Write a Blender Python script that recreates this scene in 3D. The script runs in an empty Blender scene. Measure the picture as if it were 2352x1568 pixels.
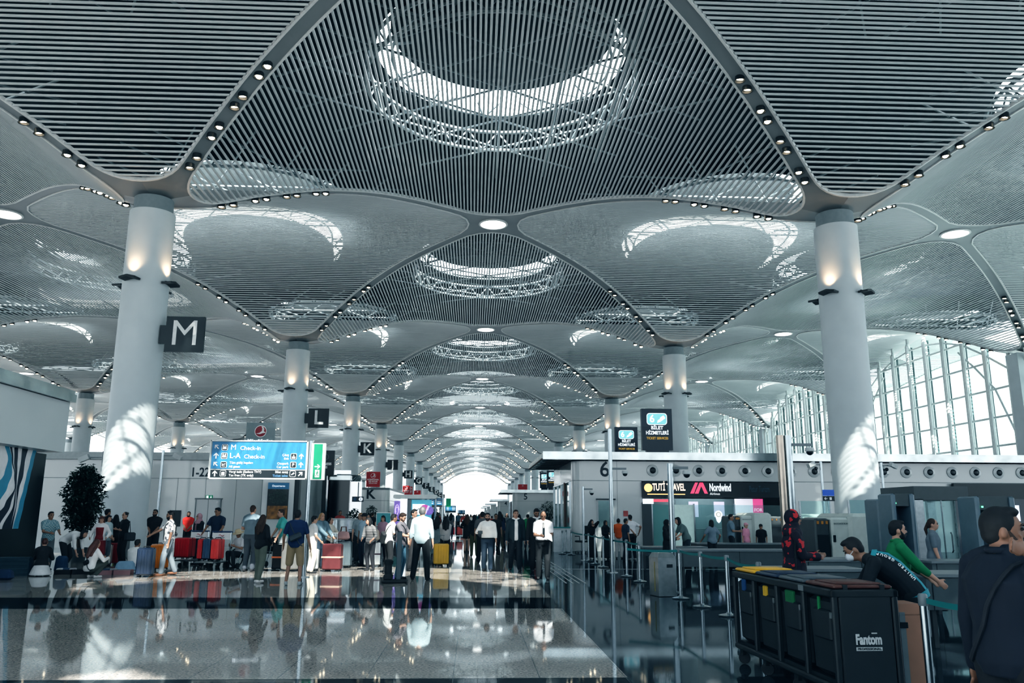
import bpy, bmesh, math, random
from mathutils import Vector, Matrix, Euler
random.seed(7)
R = math.radians
SC = bpy.context.scene
COL = SC.collection
PI = math.pi

# ---------------------------------------------------------------- camera
EYE = 1.65
F, PITCH, YAW, ROLL = 1874.7, R(12.004), R(2.648), R(-.258)
cam_d = bpy.data.cameras.new('camera'); cam = bpy.data.objects.new('camera', cam_d); COL.objects.link(cam)
cam.location = (0, 0, EYE)
cam_d.sensor_width = 36; cam_d.lens = F / 2352 * 36; cam_d.clip_end = 1500; cam_d.clip_start = .05
cam.matrix_world = Matrix.Translation((0, 0, EYE)) @ Matrix.Rotation(-YAW, 4, 'Z') @ Matrix.Rotation(PI / 2 + PITCH, 4, 'X') @ Matrix.Rotation(-ROLL, 4, 'Z')
SC.camera = cam

def rayd(px, py):
    u = (px - 1176) / F; v = -(py - 784) / F
    cr, sr = math.cos(ROLL), math.sin(ROLL)
    x = u * cr + v * sr; up = -u * sr + v * cr
    cp, sp = math.cos(PITCH), math.sin(PITCH)
    y = cp - up * sp; z = sp + up * cp
    cy, sy = math.cos(YAW), math.sin(YAW)
    return Vector((x * cy + y * sy, -x * sy + y * cy, z))
def gnd(px, py):
    """floor point that the photo shows at a pixel"""
    r = rayd(px, py); s = -EYE / r.z
    return Vector((r.x * s, r.y * s, 0))
def at(px, py, Y):
    """point the photo shows at a pixel, standing at depth Y"""
    r = rayd(px, py); s = Y / r.y
    return Vector((r.x * s, Y, r.z * s + EYE))
def atx(px, py, X):
    r = rayd(px, py); s = X / r.x
    return Vector((X, r.y * s, r.z * s + EYE))

cy = SC.cycles
cy.max_bounces = 4; cy.diffuse_bounces = 2; cy.glossy_bounces = 3; cy.transmission_bounces = 4; cy.transparent_max_bounces = 8
cy.use_adaptive_sampling = True; cy.adaptive_threshold = .10; cy.adaptive_min_samples = 12; cy.sample_clamp_indirect = 4; cy.caustics_reflective = False; cy.caustics_refractive = False
# ---------------------------------------------------------------- materials
MATS = {}
def lin(c):
    return tuple(((x / 12.92) if x <= .04045 else ((x + .055) / 1.055) ** 2.4) for x in c)
def hexc(h):
    h = h.lstrip('#'); return lin(tuple(int(h[i:i + 2], 16) / 255 for i in (0, 2, 4)))
def mat(name, col, rough=.5, metal=0., var=.06, scale=6., spec=.5, emit=None, es=0., alpha=1., trans=0., coat=0., bump=0.):
    if name in MATS: return MATS[name]
    if isinstance(col, str): col = hexc(col)
    m = bpy.data.materials.new(name); m.use_nodes = True
    nt = m.node_tree; b = nt.nodes['Principled BSDF']
    b.inputs['Roughness'].default_value = rough; b.inputs['Metallic'].default_value = metal
    b.inputs['Specular IOR Level'].default_value = spec
    b.inputs['Coat Weight'].default_value = coat; b.inputs['Coat Roughness'].default_value = .05
    b.inputs['Transmission Weight'].default_value = trans
    b.inputs['Alpha'].default_value = alpha
    tc = nt.nodes.new('ShaderNodeTexCoord')
    nz = nt.nodes.new('ShaderNodeTexNoise'); nz.inputs['Scale'].default_value = scale; nz.inputs['Detail'].default_value = 2
    nt.links.new(tc.outputs['Object'], nz.inputs['Vector'])
    rp = nt.nodes.new('ShaderNodeValToRGB')
    rp.color_ramp.elements[0].position = .3; rp.color_ramp.elements[1].position = .7
    rp.color_ramp.elements[0].color = tuple(max(0, x * (1 - var)) for x in col) + (1,)
    rp.color_ramp.elements[1].color = tuple(min(1, x * (1 + var)) for x in col) + (1,)
    nt.links.new(nz.outputs['Fac'], rp.inputs['Fac'])
    nt.links.new(rp.outputs['Color'], b.inputs['Base Color'])
    if bump:
        bp = nt.nodes.new('ShaderNodeBump'); bp.inputs['Strength'].default_value = bump; bp.inputs['Distance'].default_value = .01
        nt.links.new(nz.outputs['Fac'], bp.inputs['Height']); nt.links.new(bp.outputs['Normal'], b.inputs['Normal'])
    if emit is not None:
        if isinstance(emit, str): emit = hexc(emit)
        b.inputs['Emission Color'].default_value = tuple(emit) + (1,); b.inputs['Emission Strength'].default_value = es
        m.cycles.emission_sampling = 'NONE'
    MATS[name] = m
    return m

# ---------------------------------------------------------------- mesh builder
class MB:
    def __init__(s): s.v = []; s.f = []; s.mi = []
    def add(s, vs, fs, mi=0, M=None):
        o = len(s.v)
        if M is not None: vs = [M @ Vector(v) for v in vs]
        s.v.extend([tuple(v) for v in vs]); s.f.extend([tuple(i + o for i in f) for f in fs]); s.mi.extend([mi] * len(fs)); return s
    def box(s, c, d, rz=0, mi=0, M=None, taper=1., bev=0.):
        x, y, z = d[0] / 2, d[1] / 2, d[2] / 2
        if bev:
            b = bev; vs = []; fs = []
            # chamfered in plan and at top/bottom
            for zz, k in ((-z, b), (-z + b, 0), (z - b, 0), (z, b)):
                X, Y = x - k, y - k; q = b
                for (a, e) in ((X - q, -Y), (X, -Y + q), (X, Y - q), (X - q, Y), (-X + q, Y), (-X, Y - q), (-X, -Y + q), (-X + q, -Y)):
                    t = taper if zz > 0 else 1
                    vs.append((a * t, e * t, zz))
            for k in range(3):
                for i in range(8): fs.append((k * 8 + i, k * 8 + (i + 1) % 8, (k + 1) * 8 + (i + 1) % 8, (k + 1) * 8 + i))
            fs.append(tuple(range(7, -1, -1))); fs.append(tuple(range(24, 32)))
        else:
            t = taper
            vs = [(-x, -y, -z), (x, -y, -z), (x, y, -z), (-x, y, -z), (-x * t, -y * t, z), (x * t, -y * t, z), (x * t, y * t, z), (-x * t, y * t, z)]
            fs = [(3, 2, 1, 0), (4, 5, 6, 7), (0, 1, 5, 4), (1, 2, 6, 5), (2, 3, 7, 6), (3, 0, 4, 7)]
        T = Matrix.Translation(c) @ Matrix.Rotation(rz, 4, 'Z')
        if M is not None: T = M @ T
        return s.add(vs, fs, mi, T)
    def lathe(s, prof, n=24, c=(0, 0, 0), mi=0, M=None, caps=True, sx=1., sy=1.):
        vs = []; fs = []
        for r, z in prof:
            for i in range(n):
                a = 2 * PI * i / n; vs.append((c[0] + r * math.cos(a) * sx, c[1] + r * math.sin(a) * sy, c[2] + z))
        for k in range(len(prof) - 1):
            for i in range(n): fs.append((k * n + i, k * n + (i + 1) % n, (k + 1) * n + (i + 1) % n, (k + 1) * n + i))
        if caps:
            fs.append(tuple(range(n - 1, -1, -1))); fs.append(tuple(range((len(prof) - 1) * n, len(prof) * n)))
        return s.add(vs, fs, mi, M)
    def cyl(s, c, r, h, n=20, mi=0, M=None, r2=None):
        return s.lathe([(r, 0), (r if r2 is None else r2, h)], n, c, mi, M)
    def tube(s, pts, r, n=8, mi=0, M=None, closed=False, rad=None):
        pts = [Vector(p) for p in pts]; N = len(pts); vs = []; fs = []; prev = None
        for k, p in enumerate(pts):
            a = pts[k - 1] if (k > 0 or closed) else p; b = pts[(k + 1) % N] if (k < N - 1 or closed) else p
            t = (b - a).normalized() if (b - a).length > 1e-9 else Vector((0, 0, 1))
            if prev is None:
                x = t.orthogonal().normalized() if abs(t.z) < .99 else Vector((1, 0, 0))
                if abs(t.z) < .99: x = t.cross(Vector((0, 0, 1))).normalized()
            else:
                x = (prev - t * prev.dot(t)); x = x.normalized() if x.length > 1e-6 else t.orthogonal().normalized()
            y = t.cross(x); prev = x; rr = rad[k] if rad else r
            for i in range(n):
                q = 2 * PI * i / n + (PI / 4 if n == 4 else 0); vs.append(p + (x * math.cos(q) + y * math.sin(q)) * rr)
        for k in range(N if closed else N - 1):
            k2 = (k + 1) % N
            for i in range(n): fs.append((k * n + i, k * n + (i + 1) % n, k2 * n + (i + 1) % n, k2 * n + i))
        if not closed: fs.append(tuple(range(n - 1, -1, -1))); fs.append(tuple(range((N - 1) * n, N * n)))
        return s.add(vs, fs, mi, M)
    def prism(s, poly, z0, z1, mi=0, M=None):
        n = len(poly); vs = [(p[0], p[1], z0) for p in poly] + [(p[0], p[1], z1) for p in poly]
        fs = [tuple(range(n - 1, -1, -1)), tuple(range(n, 2 * n))] + [(i, (i + 1) % n, n + (i + 1) % n, n + i) for i in range(n)]
        return s.add(vs, fs, mi, M)
    def quad(s, a, b, c, d, mi=0): return s.add([a, b, c, d], [(0, 1, 2, 3)], mi)
    def sph(s, c, r, n=12, m=8, mi=0, M=None, sc=(1, 1, 1)):
        prof = [(max(1e-4, r * math.sin(PI * k / m)), -r * math.cos(PI * k / m)) for k in range(m + 1)]
        T = Matrix.Translation(c) @ Matrix.Diagonal((sc[0], sc[1], sc[2], 1))
        if M is not None: T = M @ T
        return s.lathe(prof, n, (0, 0, 0), mi, T)
    def mesh(s, name, mats, smooth=False):
        me = bpy.data.meshes.new(name); me.from_pydata(s.v, [], s.f)
        for m in (mats if isinstance(mats, (list, tuple)) else [mats]): me.materials.append(m)
        if len(me.materials) > 1: me.polygons.foreach_set('material_index', s.mi)
        bm = bmesh.new(); bm.from_mesh(me); bmesh.ops.recalc_face_normals(bm, faces=bm.faces); bm.to_mesh(me); bm.free()
        if smooth:
            me.shade_smooth() if smooth is True else me.shade_smooth()
            me.set_sharp_from_angle(angle=R(38))
        me.update(); return me
    def build(s, name, mats, parent=None, smooth=False, loc=None, rz=0.):
        o = bpy.data.objects.new(name, s.mesh(name, mats, smooth)); COL.objects.link(o)
        if parent is not None: o.parent = parent
        if loc is not None: o.location = loc
        if rz: o.rotation_euler.z = rz
        return o

def tag(o, label=None, cat=None, group=None, kind=None):
    if label: o['label'] = label
    if cat: o['category'] = cat
    if group: o['group'] = group
    if kind: o['kind'] = kind
    return o
def thing(name, label, cat, loc=(0, 0, 0), rz=0., group=None, kind=None):
    o = bpy.data.objects.new(name, None); COL.objects.link(o); o.location = loc; o.rotation_euler.z = rz
    o.empty_display_size = .1
    return tag(o, label, cat, group, kind)
def struct(o): o['kind'] = 'structure'; return o
def copy_tree(o, parent=None):
    c = o.copy(); COL.objects.link(c); c.parent = parent
    for ch in o.children: copy_tree(ch, c)
    return c
_TX = {}
def text_mesh(body, size, align='CENTER', bold=0.):
    k = (body, size, align, bold)
    if k in _TX: return _TX[k]
    cu = bpy.data.curves.new('lettering', 'FONT'); cu.body = body; cu.size = size; cu.align_x = align; cu.align_y = 'CENTER'
    cu.offset = bold * size; cu.resolution_u = 3; cu.extrude = .0015
    o = bpy.data.objects.new('lettering', cu); COL.objects.link(o); bpy.context.view_layer.update()
    me = bpy.data.meshes.new_from_object(o.evaluated_get(bpy.context.evaluated_depsgraph_get())); COL.objects.unlink(o); bpy.data.objects.remove(o)
    me.materials.clear(); _TX[k] = me
    return me
def text(body, size, m, parent, loc, align='CENTER', bold=0., rot=(PI / 2, 0, 0), name='lettering', width=None, sx=1.):
    """lettering standing upright and read from -Y"""
    me = text_mesh(body, size, align, bold)
    if not me.materials: me.materials.append(m)
    elif me.materials[0] != m: me = me.copy(); me.materials[0] = m
    o = bpy.data.objects.new(name, me); COL.objects.link(o); o.parent = parent; o.location = loc; o.rotation_euler = rot
    if width:
        xs = [v.co.x for v in me.vertices]; w = max(xs) - min(xs); sx = width / w
    o.scale.x = sx
    return o
# ================================================================ the hall: grid of columns, groin-vaulted slat ceiling
S = 30.
XL, XR = -13.94, 16.03
COLX = [XL - 60, XL - 30, XL, XR, XR + 30]
Y1 = 33.97
HH, DH = 14.87, 4.77          # column head, rise to the crossing
NROW = 12
GP = [(0, 0), (.05, .008), (.1, .05), (.155, .142), (.235, .312), (.31, .452), (.39, .592), (.5, .738), (.6, .838), (.7, .905), (.8, .953), (.9, .987), (1, 1)]
def g(t):
    t = min(1, max(0, t))
    for i in range(len(GP) - 1):
        if t <= GP[i + 1][0]: break
    (a, fa), (b, fb) = GP[i], GP[i + 1]; h = b - a; u = (t - a) / h
    ma = 0 if i == 0 else (GP[i + 1][1] - GP[i - 1][1]) / (GP[i + 1][0] - GP[i - 1][0])
    mb = .05 if i + 2 >= len(GP) else (GP[i + 2][1] - fa) / (GP[i + 2][0] - a)
    return (2 * u**3 - 3 * u**2 + 1) * fa + (u**3 - 2 * u**2 + u) * h * ma + (-2 * u**3 + 3 * u**2) * fb + (u**3 - u**2) * h * mb
def hz(t): return HH + DH * g(t)
RW, RC = .36, 2.6
DD = 15 - RW * math.sqrt(2); DI = DD - RC * math.sqrt(2); TIP = DI + RC
def ext(v):
    v = abs(v); q = RC / math.sqrt(2)
    if v >= TIP: return 0.
    if v > DI + q: return math.sqrt(max(0, RC * RC - (v - DI)**2))
    if v < q: return DI + math.sqrt(RC * RC - v * v)
    return DD - v

M_slat = mat('slat_grey', (.50, .535, .545), .38, var=.03, scale=.6)
M_rim = mat('rim_light_grey', (.60, .62, .62), .4)
M_rib = mat('rib_grey', (.19, .205, .215), .42, var=.04, scale=.7)
M_roof = mat('roof_dark', (.005, .010, .013), .9, var=.2, scale=.4)
M_col = mat('column_grey', (.50, .56, .59), .5, var=.03, scale=1.2)
M_collar = mat('collar_grey', (.20, .24, .26), .5)
M_steel = mat('white_steel', (.62, .66, .66), .45); M_truss = mat('truss_steel', (.17, .20, .21), .5)
M_black = mat('matt_black', (.008, .010, .012), .5)
M_lampw = mat('warm_lamp', (1, .9, .75), .5, emit=(1, .80, .55), es=14)
M_lampo = mat('white_disc_lamp', (1, 1, 1), .5, emit=(1, .97, .92), es=5)
def glazing_mat():
    m = bpy.data.materials.new('skylight_glazing'); m.use_nodes = True; nt = m.node_tree; nt.nodes.clear()
    o = nt.nodes.new('ShaderNodeOutputMaterial'); t = nt.nodes.new('ShaderNodeBsdfTransparent'); e = nt.nodes.new('ShaderNodeEmission'); a = nt.nodes.new('ShaderNodeAddShader')
    t.inputs['Color'].default_value = (.8, .8, .78, 1); e.inputs['Color'].default_value = (.88, .97, 1, 1); e.inputs['Strength'].default_value = SKY_E
    nt.links.new(t.outputs[0], a.inputs[0]); nt.links.new(e.outputs[0], a.inputs[1]); nt.links.new(a.outputs[0], o.inputs[0]); return m
SKY_E = 9.
M_glz = glazing_mat(); M_glzf = M_glz.copy(); M_glzf.name = 'skylight_glazing_far'; M_glzf.cycles.emission_sampling = 'NONE'
M_rglow = mat('roof_added_glow', (.3, .33, .34), .8, emit=(.8, .95, 1), es=.05)  # added glow on the roof deck to brighten the slats, no lamp there
M_rg1 = mat('roof_added_glow_far', (.3, .33, .34), .8, emit=(.86, .97, 1), es=.7); M_rg2 = mat('roof_added_glow_end', (.3, .33, .34), .8, emit=(.9, .98, 1), es=1.5)  # glow put into the far roof decks to whiten the distant vaults

# ---- one slat panel (slats along local Y, vault profile across local X)
def panel_meshes():
    mb = MB(); pitch = .2; n = int(TIP / pitch)
    w, hgt = .048, .066
    sec = [(-w, hgt), (-w, .02), (-w * .62, 0), (w * .62, 0), (w, .02), (w, hgt)]
    for k in range(-n, n + 1):
        v = k * pitch; u = ext(v) - .03
        if u < .1: continue
        z = hz(1 - abs(v) / 15)
        vs = [(v + a, -u, z + b) for a, b in sec] + [(v + a, u, z + b) for a, b in sec]
        fs = [(i, i + 1, 7 + i, 6 + i) for i in range(5)] + [(5, 0, 6, 11)]
        mb.add(vs, fs)
    slat = mb.mesh('slat_panel', M_slat)
    rb = MB(); pts = []
    N = 26
    vv = [TIP * math.sin(PI / 2 * i / N) for i in range(N + 1)]
    q = [(v, ext(v)) for v in vv]
    loop = q + [(a, -b) for a, b in q[::-1][1:]] + [(-a, -b) for a, b in q[1:]] + [(-a, b) for a, b in q[::-1][1:-1]]
    # box-section rim following the outline
    prof = [(-.02, -.03), (.07, -.03), (.07, .13), (-.02, .13)]
    ring = []
    for i, (x, y) in enumerate(loop):
        a, b = loop[i - 1], loop[(i + 1) % len(loop)]; t = Vector((b[0] - a[0], b[1] - a[1], 0)).normalized(); nn = Vector((-t.y, t.x, 0))
        if nn.x * x + nn.y * y < 0: nn = -nn
        z = hz(1 - abs(x) / 15)
        ring.append([(x + nn.x * d, y + nn.y * d, z + e) for d, e in prof])
    vs = [p for r_ in ring for p in r_]; n4 = len(ring)
    fs = [(i * 4 + j, i * 4 + (j + 1) % 4, ((i + 1) % n4) * 4 + (j + 1) % 4, ((i + 1) % n4) * 4 + j) for i in range(n4) for j in range(4)]
    rb.add(vs, fs); rim = rb.mesh('rim', M_rim, True)
    return slat, rim
ME_slat, ME_rim = panel_meshes()

# ---- roof over one panel with its crescent skylight; the opening faces the sun side
ZR = 22.3
def crescent(th, c=1.75):
    ro = 5.7
    # inner circle radius 4.6, centre pushed back by c along -Y
    ri = 4.9; s_ = math.sin(th)
    b = c * s_; inn = -b + math.sqrt(max(0, b * b + ri * ri - c * c))
    return min(inn, ro), ro
def roof_meshes(dy=0., glow=False, mats=None):
    mb = MB(); gz = MB(); N = 96; A = []; B = []; O = []
    for i in range(N):
        th = 2 * PI * i / N; a, b = crescent(th, 3.4 if dy else 1.75); c, s_ = math.cos(th), math.sin(th); e = 15 / (abs(c) + abs(s_))
        A.append((a * c, a * s_ + dy, ZR)); B.append((b * c, b * s_ + dy, ZR)); O.append((e * c, e * s_, ZR))
    for i in range(N):
        j = (i + 1) % N
        mb.add([A[i], A[j], (0, dy, ZR)], [(0, 1, 2)], 1); mb.add([B[i], B[j], O[j], O[i]], [(0, 1, 2, 3)])
        if math.dist(A[i], B[i]) + math.dist(A[j], B[j]) > .02: gz.add([A[i], A[j], B[j], B[i]], [(0, 1, 2, 3)])
    tr = MB()
    # steel frame hanging between roof and slats: two rings, lattice, star of long beams
    for rr, z, t in ((6.1, 21.5, .10), (6.1, 20.5, .09), (5.0, 21.9, .07)):
        tr.tube([(rr * math.cos(2 * PI * i / 36), rr * math.sin(2 * PI * i / 36), z) for i in range(36)], t, 5, closed=True)
    for i in range(24):
        a, b = 2 * PI * i / 24, 2 * PI * (i + .5) / 24
        tr.tube([(6.1 * math.cos(a), 6.1 * math.sin(a), 21.5), (6.1 * math.cos(b), 6.1 * math.sin(b), 20.5)], .05, 4)
        tr.tube([(6.1 * math.cos(b), 6.1 * math.sin(b), 20.5), (6.1 * math.cos(a + PI / 12), 6.1 * math.sin(a + PI / 12), 21.5)], .05, 4)
        if i % 2 == 0:
            tr.tube([(4.2 * math.cos(a), 4.2 * math.sin(a), 22.15), (5.75 * math.cos(b), 5.75 * math.sin(b), 22.15)], .06, 4)
            tr.tube([(4.2 * math.cos(a + PI / 12), 4.2 * math.sin(a + PI / 12), 22.15), (5.75 * math.cos(b), 5.75 * math.sin(b), 22.15)], .06, 4)
    for k in range(3):
        d = Vector((math.cos(PI / 6 + k * PI / 3), math.sin(PI / 6 + k * PI / 3), 0)); p = Vector((-d.y, d.x, 0))
        for off in (-5.4, -2.7, 0, 2.7, 5.4):
            L = math.sqrt(max(1, 10.2**2 - off * off)); e = []
            for s_ in (-1, 1):
                q = p * off + d * L * s_
                while abs(q.x) + abs(q.y) > 13.2: q = q - d * .3 * s_
                e.append((q.x, q.y, 20.7))
            if (Vector(e[0]) - Vector(e[1])).length > 2: tr.tube(e, .055, 4)
    dr = MB(); dr.lathe([(6.25, 20.75), (6.25, ZR)], 48, caps=False)  # added dark skirt, blocks the view of the bright crescent through the gaps
    return mb.mesh('roof_deck', mats or [M_roof, M_rglow if glow else M_roof]), gz.mesh('glazing', M_glz), tr.mesh('steel_frame', M_truss), dr.mesh('added_dark_skirt', M_roof)
ME_roof, ME_gz, ME_tr, ME_dr = roof_meshes(); ME_roofx = roof_meshes(0, True)[0]; ME_gzf = ME_gz.copy(); ME_gzf.materials[0] = M_glzf; ME_rf = [roof_meshes(0, False, m_)[0] for m_ in ([M_roof, M_rg1], [M_rg1, M_rg1], [M_rg2, M_rg2])]; ME_roof0, ME_gz0 = roof_meshes(-2.8)[:2]  # last pair: unseen overhead tiles, crescent shifted and widened to aim the sun

# ---- ribs of one bay: four arms from the crossing to the columns
def rib_mesh():
    mb = MB(); N = 34; rows = []
    vs_ = [TIP * (1 - math.cos(PI * i / N)) / 2 for i in range(N + 1)]
    for sx in (1, -1):
        for sy in (1, -1):
            ring = []
            for v in vs_:
                a = (v, 15 - ext(v)); b = (15 - ext(v), v); z = hz(1 - v / 15) + .02
                ring.append([((a[0] * (1 - k / 4) + b[0] * k / 4) * sx, (a[1] * (1 - k / 4) + b[1] * k / 4) * sy, z) for k in range(5)])
            for m_ in (.35, .7, .97):
                ring.append([(x + (15 * sx - x) * m_, y + (15 * sy - y) * m_, HH + (z - HH) * (1 - m_)**1.2) for x, y, z in ring[N]])
            vs = [p for r_ in ring for p in r_]
            fs = [(i * 5 + j, i * 5 + j + 1, (i + 1) * 5 + j + 1, (i + 1) * 5 + j) for i in range(len(ring) - 1) for j in range(4)]
            mb.add(vs, fs)
    t = 15 - TIP; z = hz(1) + .02
    mb.add([(t, 0, z), (0, t, z), (-t, 0, z), (0, -t, z)], [(0, 1, 2, 3)])
    return mb.mesh('rib', M_rib, True)
ME_rib = rib_mesh()

def link(name, me, parent=None, loc=None, rz=0.):
    o = bpy.data.objects.new(name, me); COL.objects.link(o); o.parent = parent
    if loc is not None: o.location = loc
    o.rotation_euler.z = rz
    return o
def panel(cx, cy, rot, roof=True, first=False, far=0):
    e = thing('ceiling', None, None, (cx, cy, 0), kind='structure')
    link('slat_panel', ME_slat, e, rz=rot); link('rim', ME_rim, e, rz=rot)
    if roof:
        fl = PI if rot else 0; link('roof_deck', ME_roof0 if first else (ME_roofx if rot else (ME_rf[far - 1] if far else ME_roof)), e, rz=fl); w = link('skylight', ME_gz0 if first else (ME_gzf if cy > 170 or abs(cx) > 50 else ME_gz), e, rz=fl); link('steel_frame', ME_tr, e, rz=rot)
        if rot: link('added_dark_skirt', ME_dr, e)
XM = [(COLX[k] + COLX[k + 1]) / 2 for k in range(4)]
for i in range(0, NROW + 1):
    for k in range(4):
        if i == 0 and k == 0: continue
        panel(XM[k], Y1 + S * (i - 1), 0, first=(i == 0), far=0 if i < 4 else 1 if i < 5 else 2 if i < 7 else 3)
for i in range(-1, NROW):
    for k in range(5):
        if i < 0 and k in (0,): continue
        panel(COLX[k], Y1 + S * (i - .5), PI / 2)
for i in range(0, NROW):
    for k in range(4):
        e = thing('ceiling', None, None, (XM[k], Y1 + S * (i - .5), 0), kind='structure')
        link('rib', ME_rib, e)
# big round lamps at the crossings
ORD = ['first', 'second', 'third', 'fourth', 'fifth', 'sixth', 'seventh', 'eighth', 'ninth', 'tenth', 'eleventh', 'twelfth', 'thirteenth']
AISLE = ['far left aisle', 'left aisle', 'main central aisle', 'right aisle']
mb = MB(); mb.lathe([(.92, 0), (.92, -.06), (.80, -.08), (.80, -.02)], 40, caps=False); ME_lr = mb.mesh('trim_ring', M_rim, True)
mb = MB(); mb.lathe([(.80, -.03), (.79, -.055)], 40); ME_ld = mb.mesh('diffuser', M_lampo)
for k in range(4):
    for i in range(1, NROW):
        e = thing('ceiling_lamp', f'round white disc lamp at the {ORD[i-1]} ceiling crossing of the {AISLE[k]}', 'ceiling lamp', (XM[k], Y1 + S * (i - .5), hz(1) + .02), group='round lamps at the ceiling crossings')
        link('trim_ring', ME_lr, e); link('diffuser', ME_ld, e)

# ---- columns
RCOL = .92
mb = MB(); mb.lathe([(RCOL, 0), (RCOL, HH - .62)], 40); ME_shaft = mb.mesh('shaft', M_col, True)
mb = MB(); mb.lathe([(.80, HH - .62), (.80, HH + .02)], 40); ME_collar = mb.mesh('collar', M_collar, True)
UPZ = 11.15
mb = MB()
for s in (-1, 1):   # V-shaped twin uplight
    T = Matrix.Translation((0, -RCOL - .22, UPZ)) @ Matrix.Rotation(R(13) * s, 4, 'Y')
    mb.box((s * .18, 0, 0), (.36, .42, .09), M=T)
mb.box((0, -RCOL - .02, UPZ), (.2, .1, .12)); ME_up = mb.mesh('uplight', M_black)
LET = 'MLKJHGFEDCB'
ROWN = ['outermost left row', 'second row from the left', 'left aisle row', 'right aisle row', 'facade row']
def column(k, i):
    x, y = COLX[k], Y1 + S * (i - 1)
    if k == 2 and i <= 11: lab = f'grey round column carrying the black letter {LET[i-1]} sign'
    else: lab = f'grey round ceiling column, {ORD[i-1]} from the camera in the {ROWN[k]}'
    e = thing('column', lab, 'column', (x, y, 0), group='round ceiling columns')
    link('shaft', ME_shaft, e); link('collar', ME_collar, e)
    if i <= 7:
        for a in range(4):
            if k < 4: link('uplight', ME_up, e, rz=a * PI / 2 + (R(40) if k >= 3 else R(-12)))
    return e
def warm(k, i):
    x, y = COLX[k], Y1 + S * (i - 1)
    for a in range(4):
        an = a * PI / 2 + (R(40) if k >= 3 else R(-12)); dx, dy = math.sin(an), -math.cos(an)
        if dy > .5: continue
        d = bpy.data.lights.new('uplight_lamp', 'SPOT'); d.energy = 110; d.color = (1, .62, .36); d.spot_size = R(95); d.spot_blend = 1.; d.shadow_soft_size = .06
        o = bpy.data.objects.new('uplight_lamp', d); COL.objects.link(o); o.location = (x + dx * 1.22, y + dy * 1.22, UPZ + .14); o.rotation_euler = Vector((-dx * .30, -dy * .30, 1)).to_track_quat('-Z', 'Y').to_euler()
COLS = {}
for k in range(5):
    for i in range(1, NROW + 1):
        if k == 0 and i < 4: continue
        COLS[k, i] = column(k, i)
        if 0 < k < 4 and i <= 4: warm(k, i)

# ---- spotlights in the ribs
mb = MB(); mb.lathe([(.215, -.012), (.205, -.02), (.185, .0), (.18, .2)], 24, caps=False); mb.lathe([(.18, .19), (.18, .2)], 24); ME_sh = mb.mesh('housing', M_black, True)
def lens(tilt):
    m_ = MB(); T = Matrix.Translation((0, 0, .055)) @ Matrix.Rotation(tilt, 4, 'X'); m_.lathe([(.125, 0), (.12, -.015)], 20, M=T); return m_.mesh('lens', M_lampw)
ME_ln = [lens(R(-32)), lens(R(38))]
def one(tilt):
    m_ = MB(); m_.lathe([(.215, -.012), (.205, -.02), (.185, .0), (.18, .15)], 12, caps=True); T = Matrix.Translation((0, 0, -.022)) @ Matrix.Rotation(tilt, 4, 'X'); m_.lathe([(.125, 0), (.12, -.015)], 12, mi=1, M=T); return m_
ONE = [one(R(-32)), one(R(10))]
ME_one = [m_.mesh('ceiling_spotlight', [M_black, M_lampw]) for m_ in ONE]
spots = []
for k in range(5):
    for i in range(0, NROW + 1):
        for dx in (-1, 1):
            for dy in (-1, 1):
                kk = k if dx > 0 else k - 1; ii = i if dy > 0 else i - 1
                if not (0 <= kk < 4 and 0 <= ii < NROW): continue
                if i < 1 and dy < 0: continue
                for p in range(4):
                    for q in range(2):
                        t = .158 + .0787 * p + (-.0135 if q == 0 else .0135)
                        spots.append((COLX[k] + dx * 15 * t, Y1 + S * (i - 1) + dy * 15 * t, hz(t) + .012, k, i, dx, dy, p * 2 + q))
def colname(k, i):
    if k == 2 and 1 <= i <= 11: return f'column {LET[i-1]}'
    return f'the {ORD[max(i,1)-1]} {["outer left", "second left", "left aisle", "right aisle", "facade"][k]} column'
def inview(s):
    v = Vector((s[0], s[1], s[2] - EYE)); fw = v.y * math.cos(YAW) + v.x * math.sin(YAW)
    return fw > 6 and abs(math.atan2(v.x, v.y) - YAW) < R(34)
spots = [s for s in spots if inview(s)]
spots.sort(key=lambda s: s[0]**2 + s[1]**2)
rest = MB()
for n_, s in enumerate(spots):
    lit = (s[7] % 2 == (0 if s[7] in (0, 3, 4, 7) else 1)) != (s[5] > 0)
    if n_ < 296:
        lab = f'{ORD[s[7]]} spotlight up from {colname(s[3], s[4])} in its {"near" if s[6] < 0 else "far"} {"right" if s[5] > 0 else "left"} ceiling rib'
        grp = 'recessed spotlights in the ceiling ribs'
        if n_ < 90:
            e = thing('ceiling_spotlight', lab, 'spotlight', s[:3], group=grp); link('housing', ME_sh, e); link('lens', ME_ln[0 if lit else 1], e)
        else:
            o = link('ceiling_spotlight', ME_one[0 if lit else 1], None, s[:3]); tag(o, lab, 'spotlight', grp)
    else:
        m_ = ONE[0 if lit else 1]; o0 = len(rest.v)
        rest.v.extend([(a + s[0], b + s[1], c + s[2]) for a, b, c in m_.v]); rest.f.extend([tuple(q + o0 for q in f) for f in m_.f]); rest.mi.extend(m_.mi)
o = rest.build('ceiling_spotlight', [M_black, M_lampw]); tag(o, 'tiny distant spotlights dotted along the far ceiling ribs', 'spotlight', 'recessed spotlights in the ceiling ribs', 'stuff')

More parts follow.
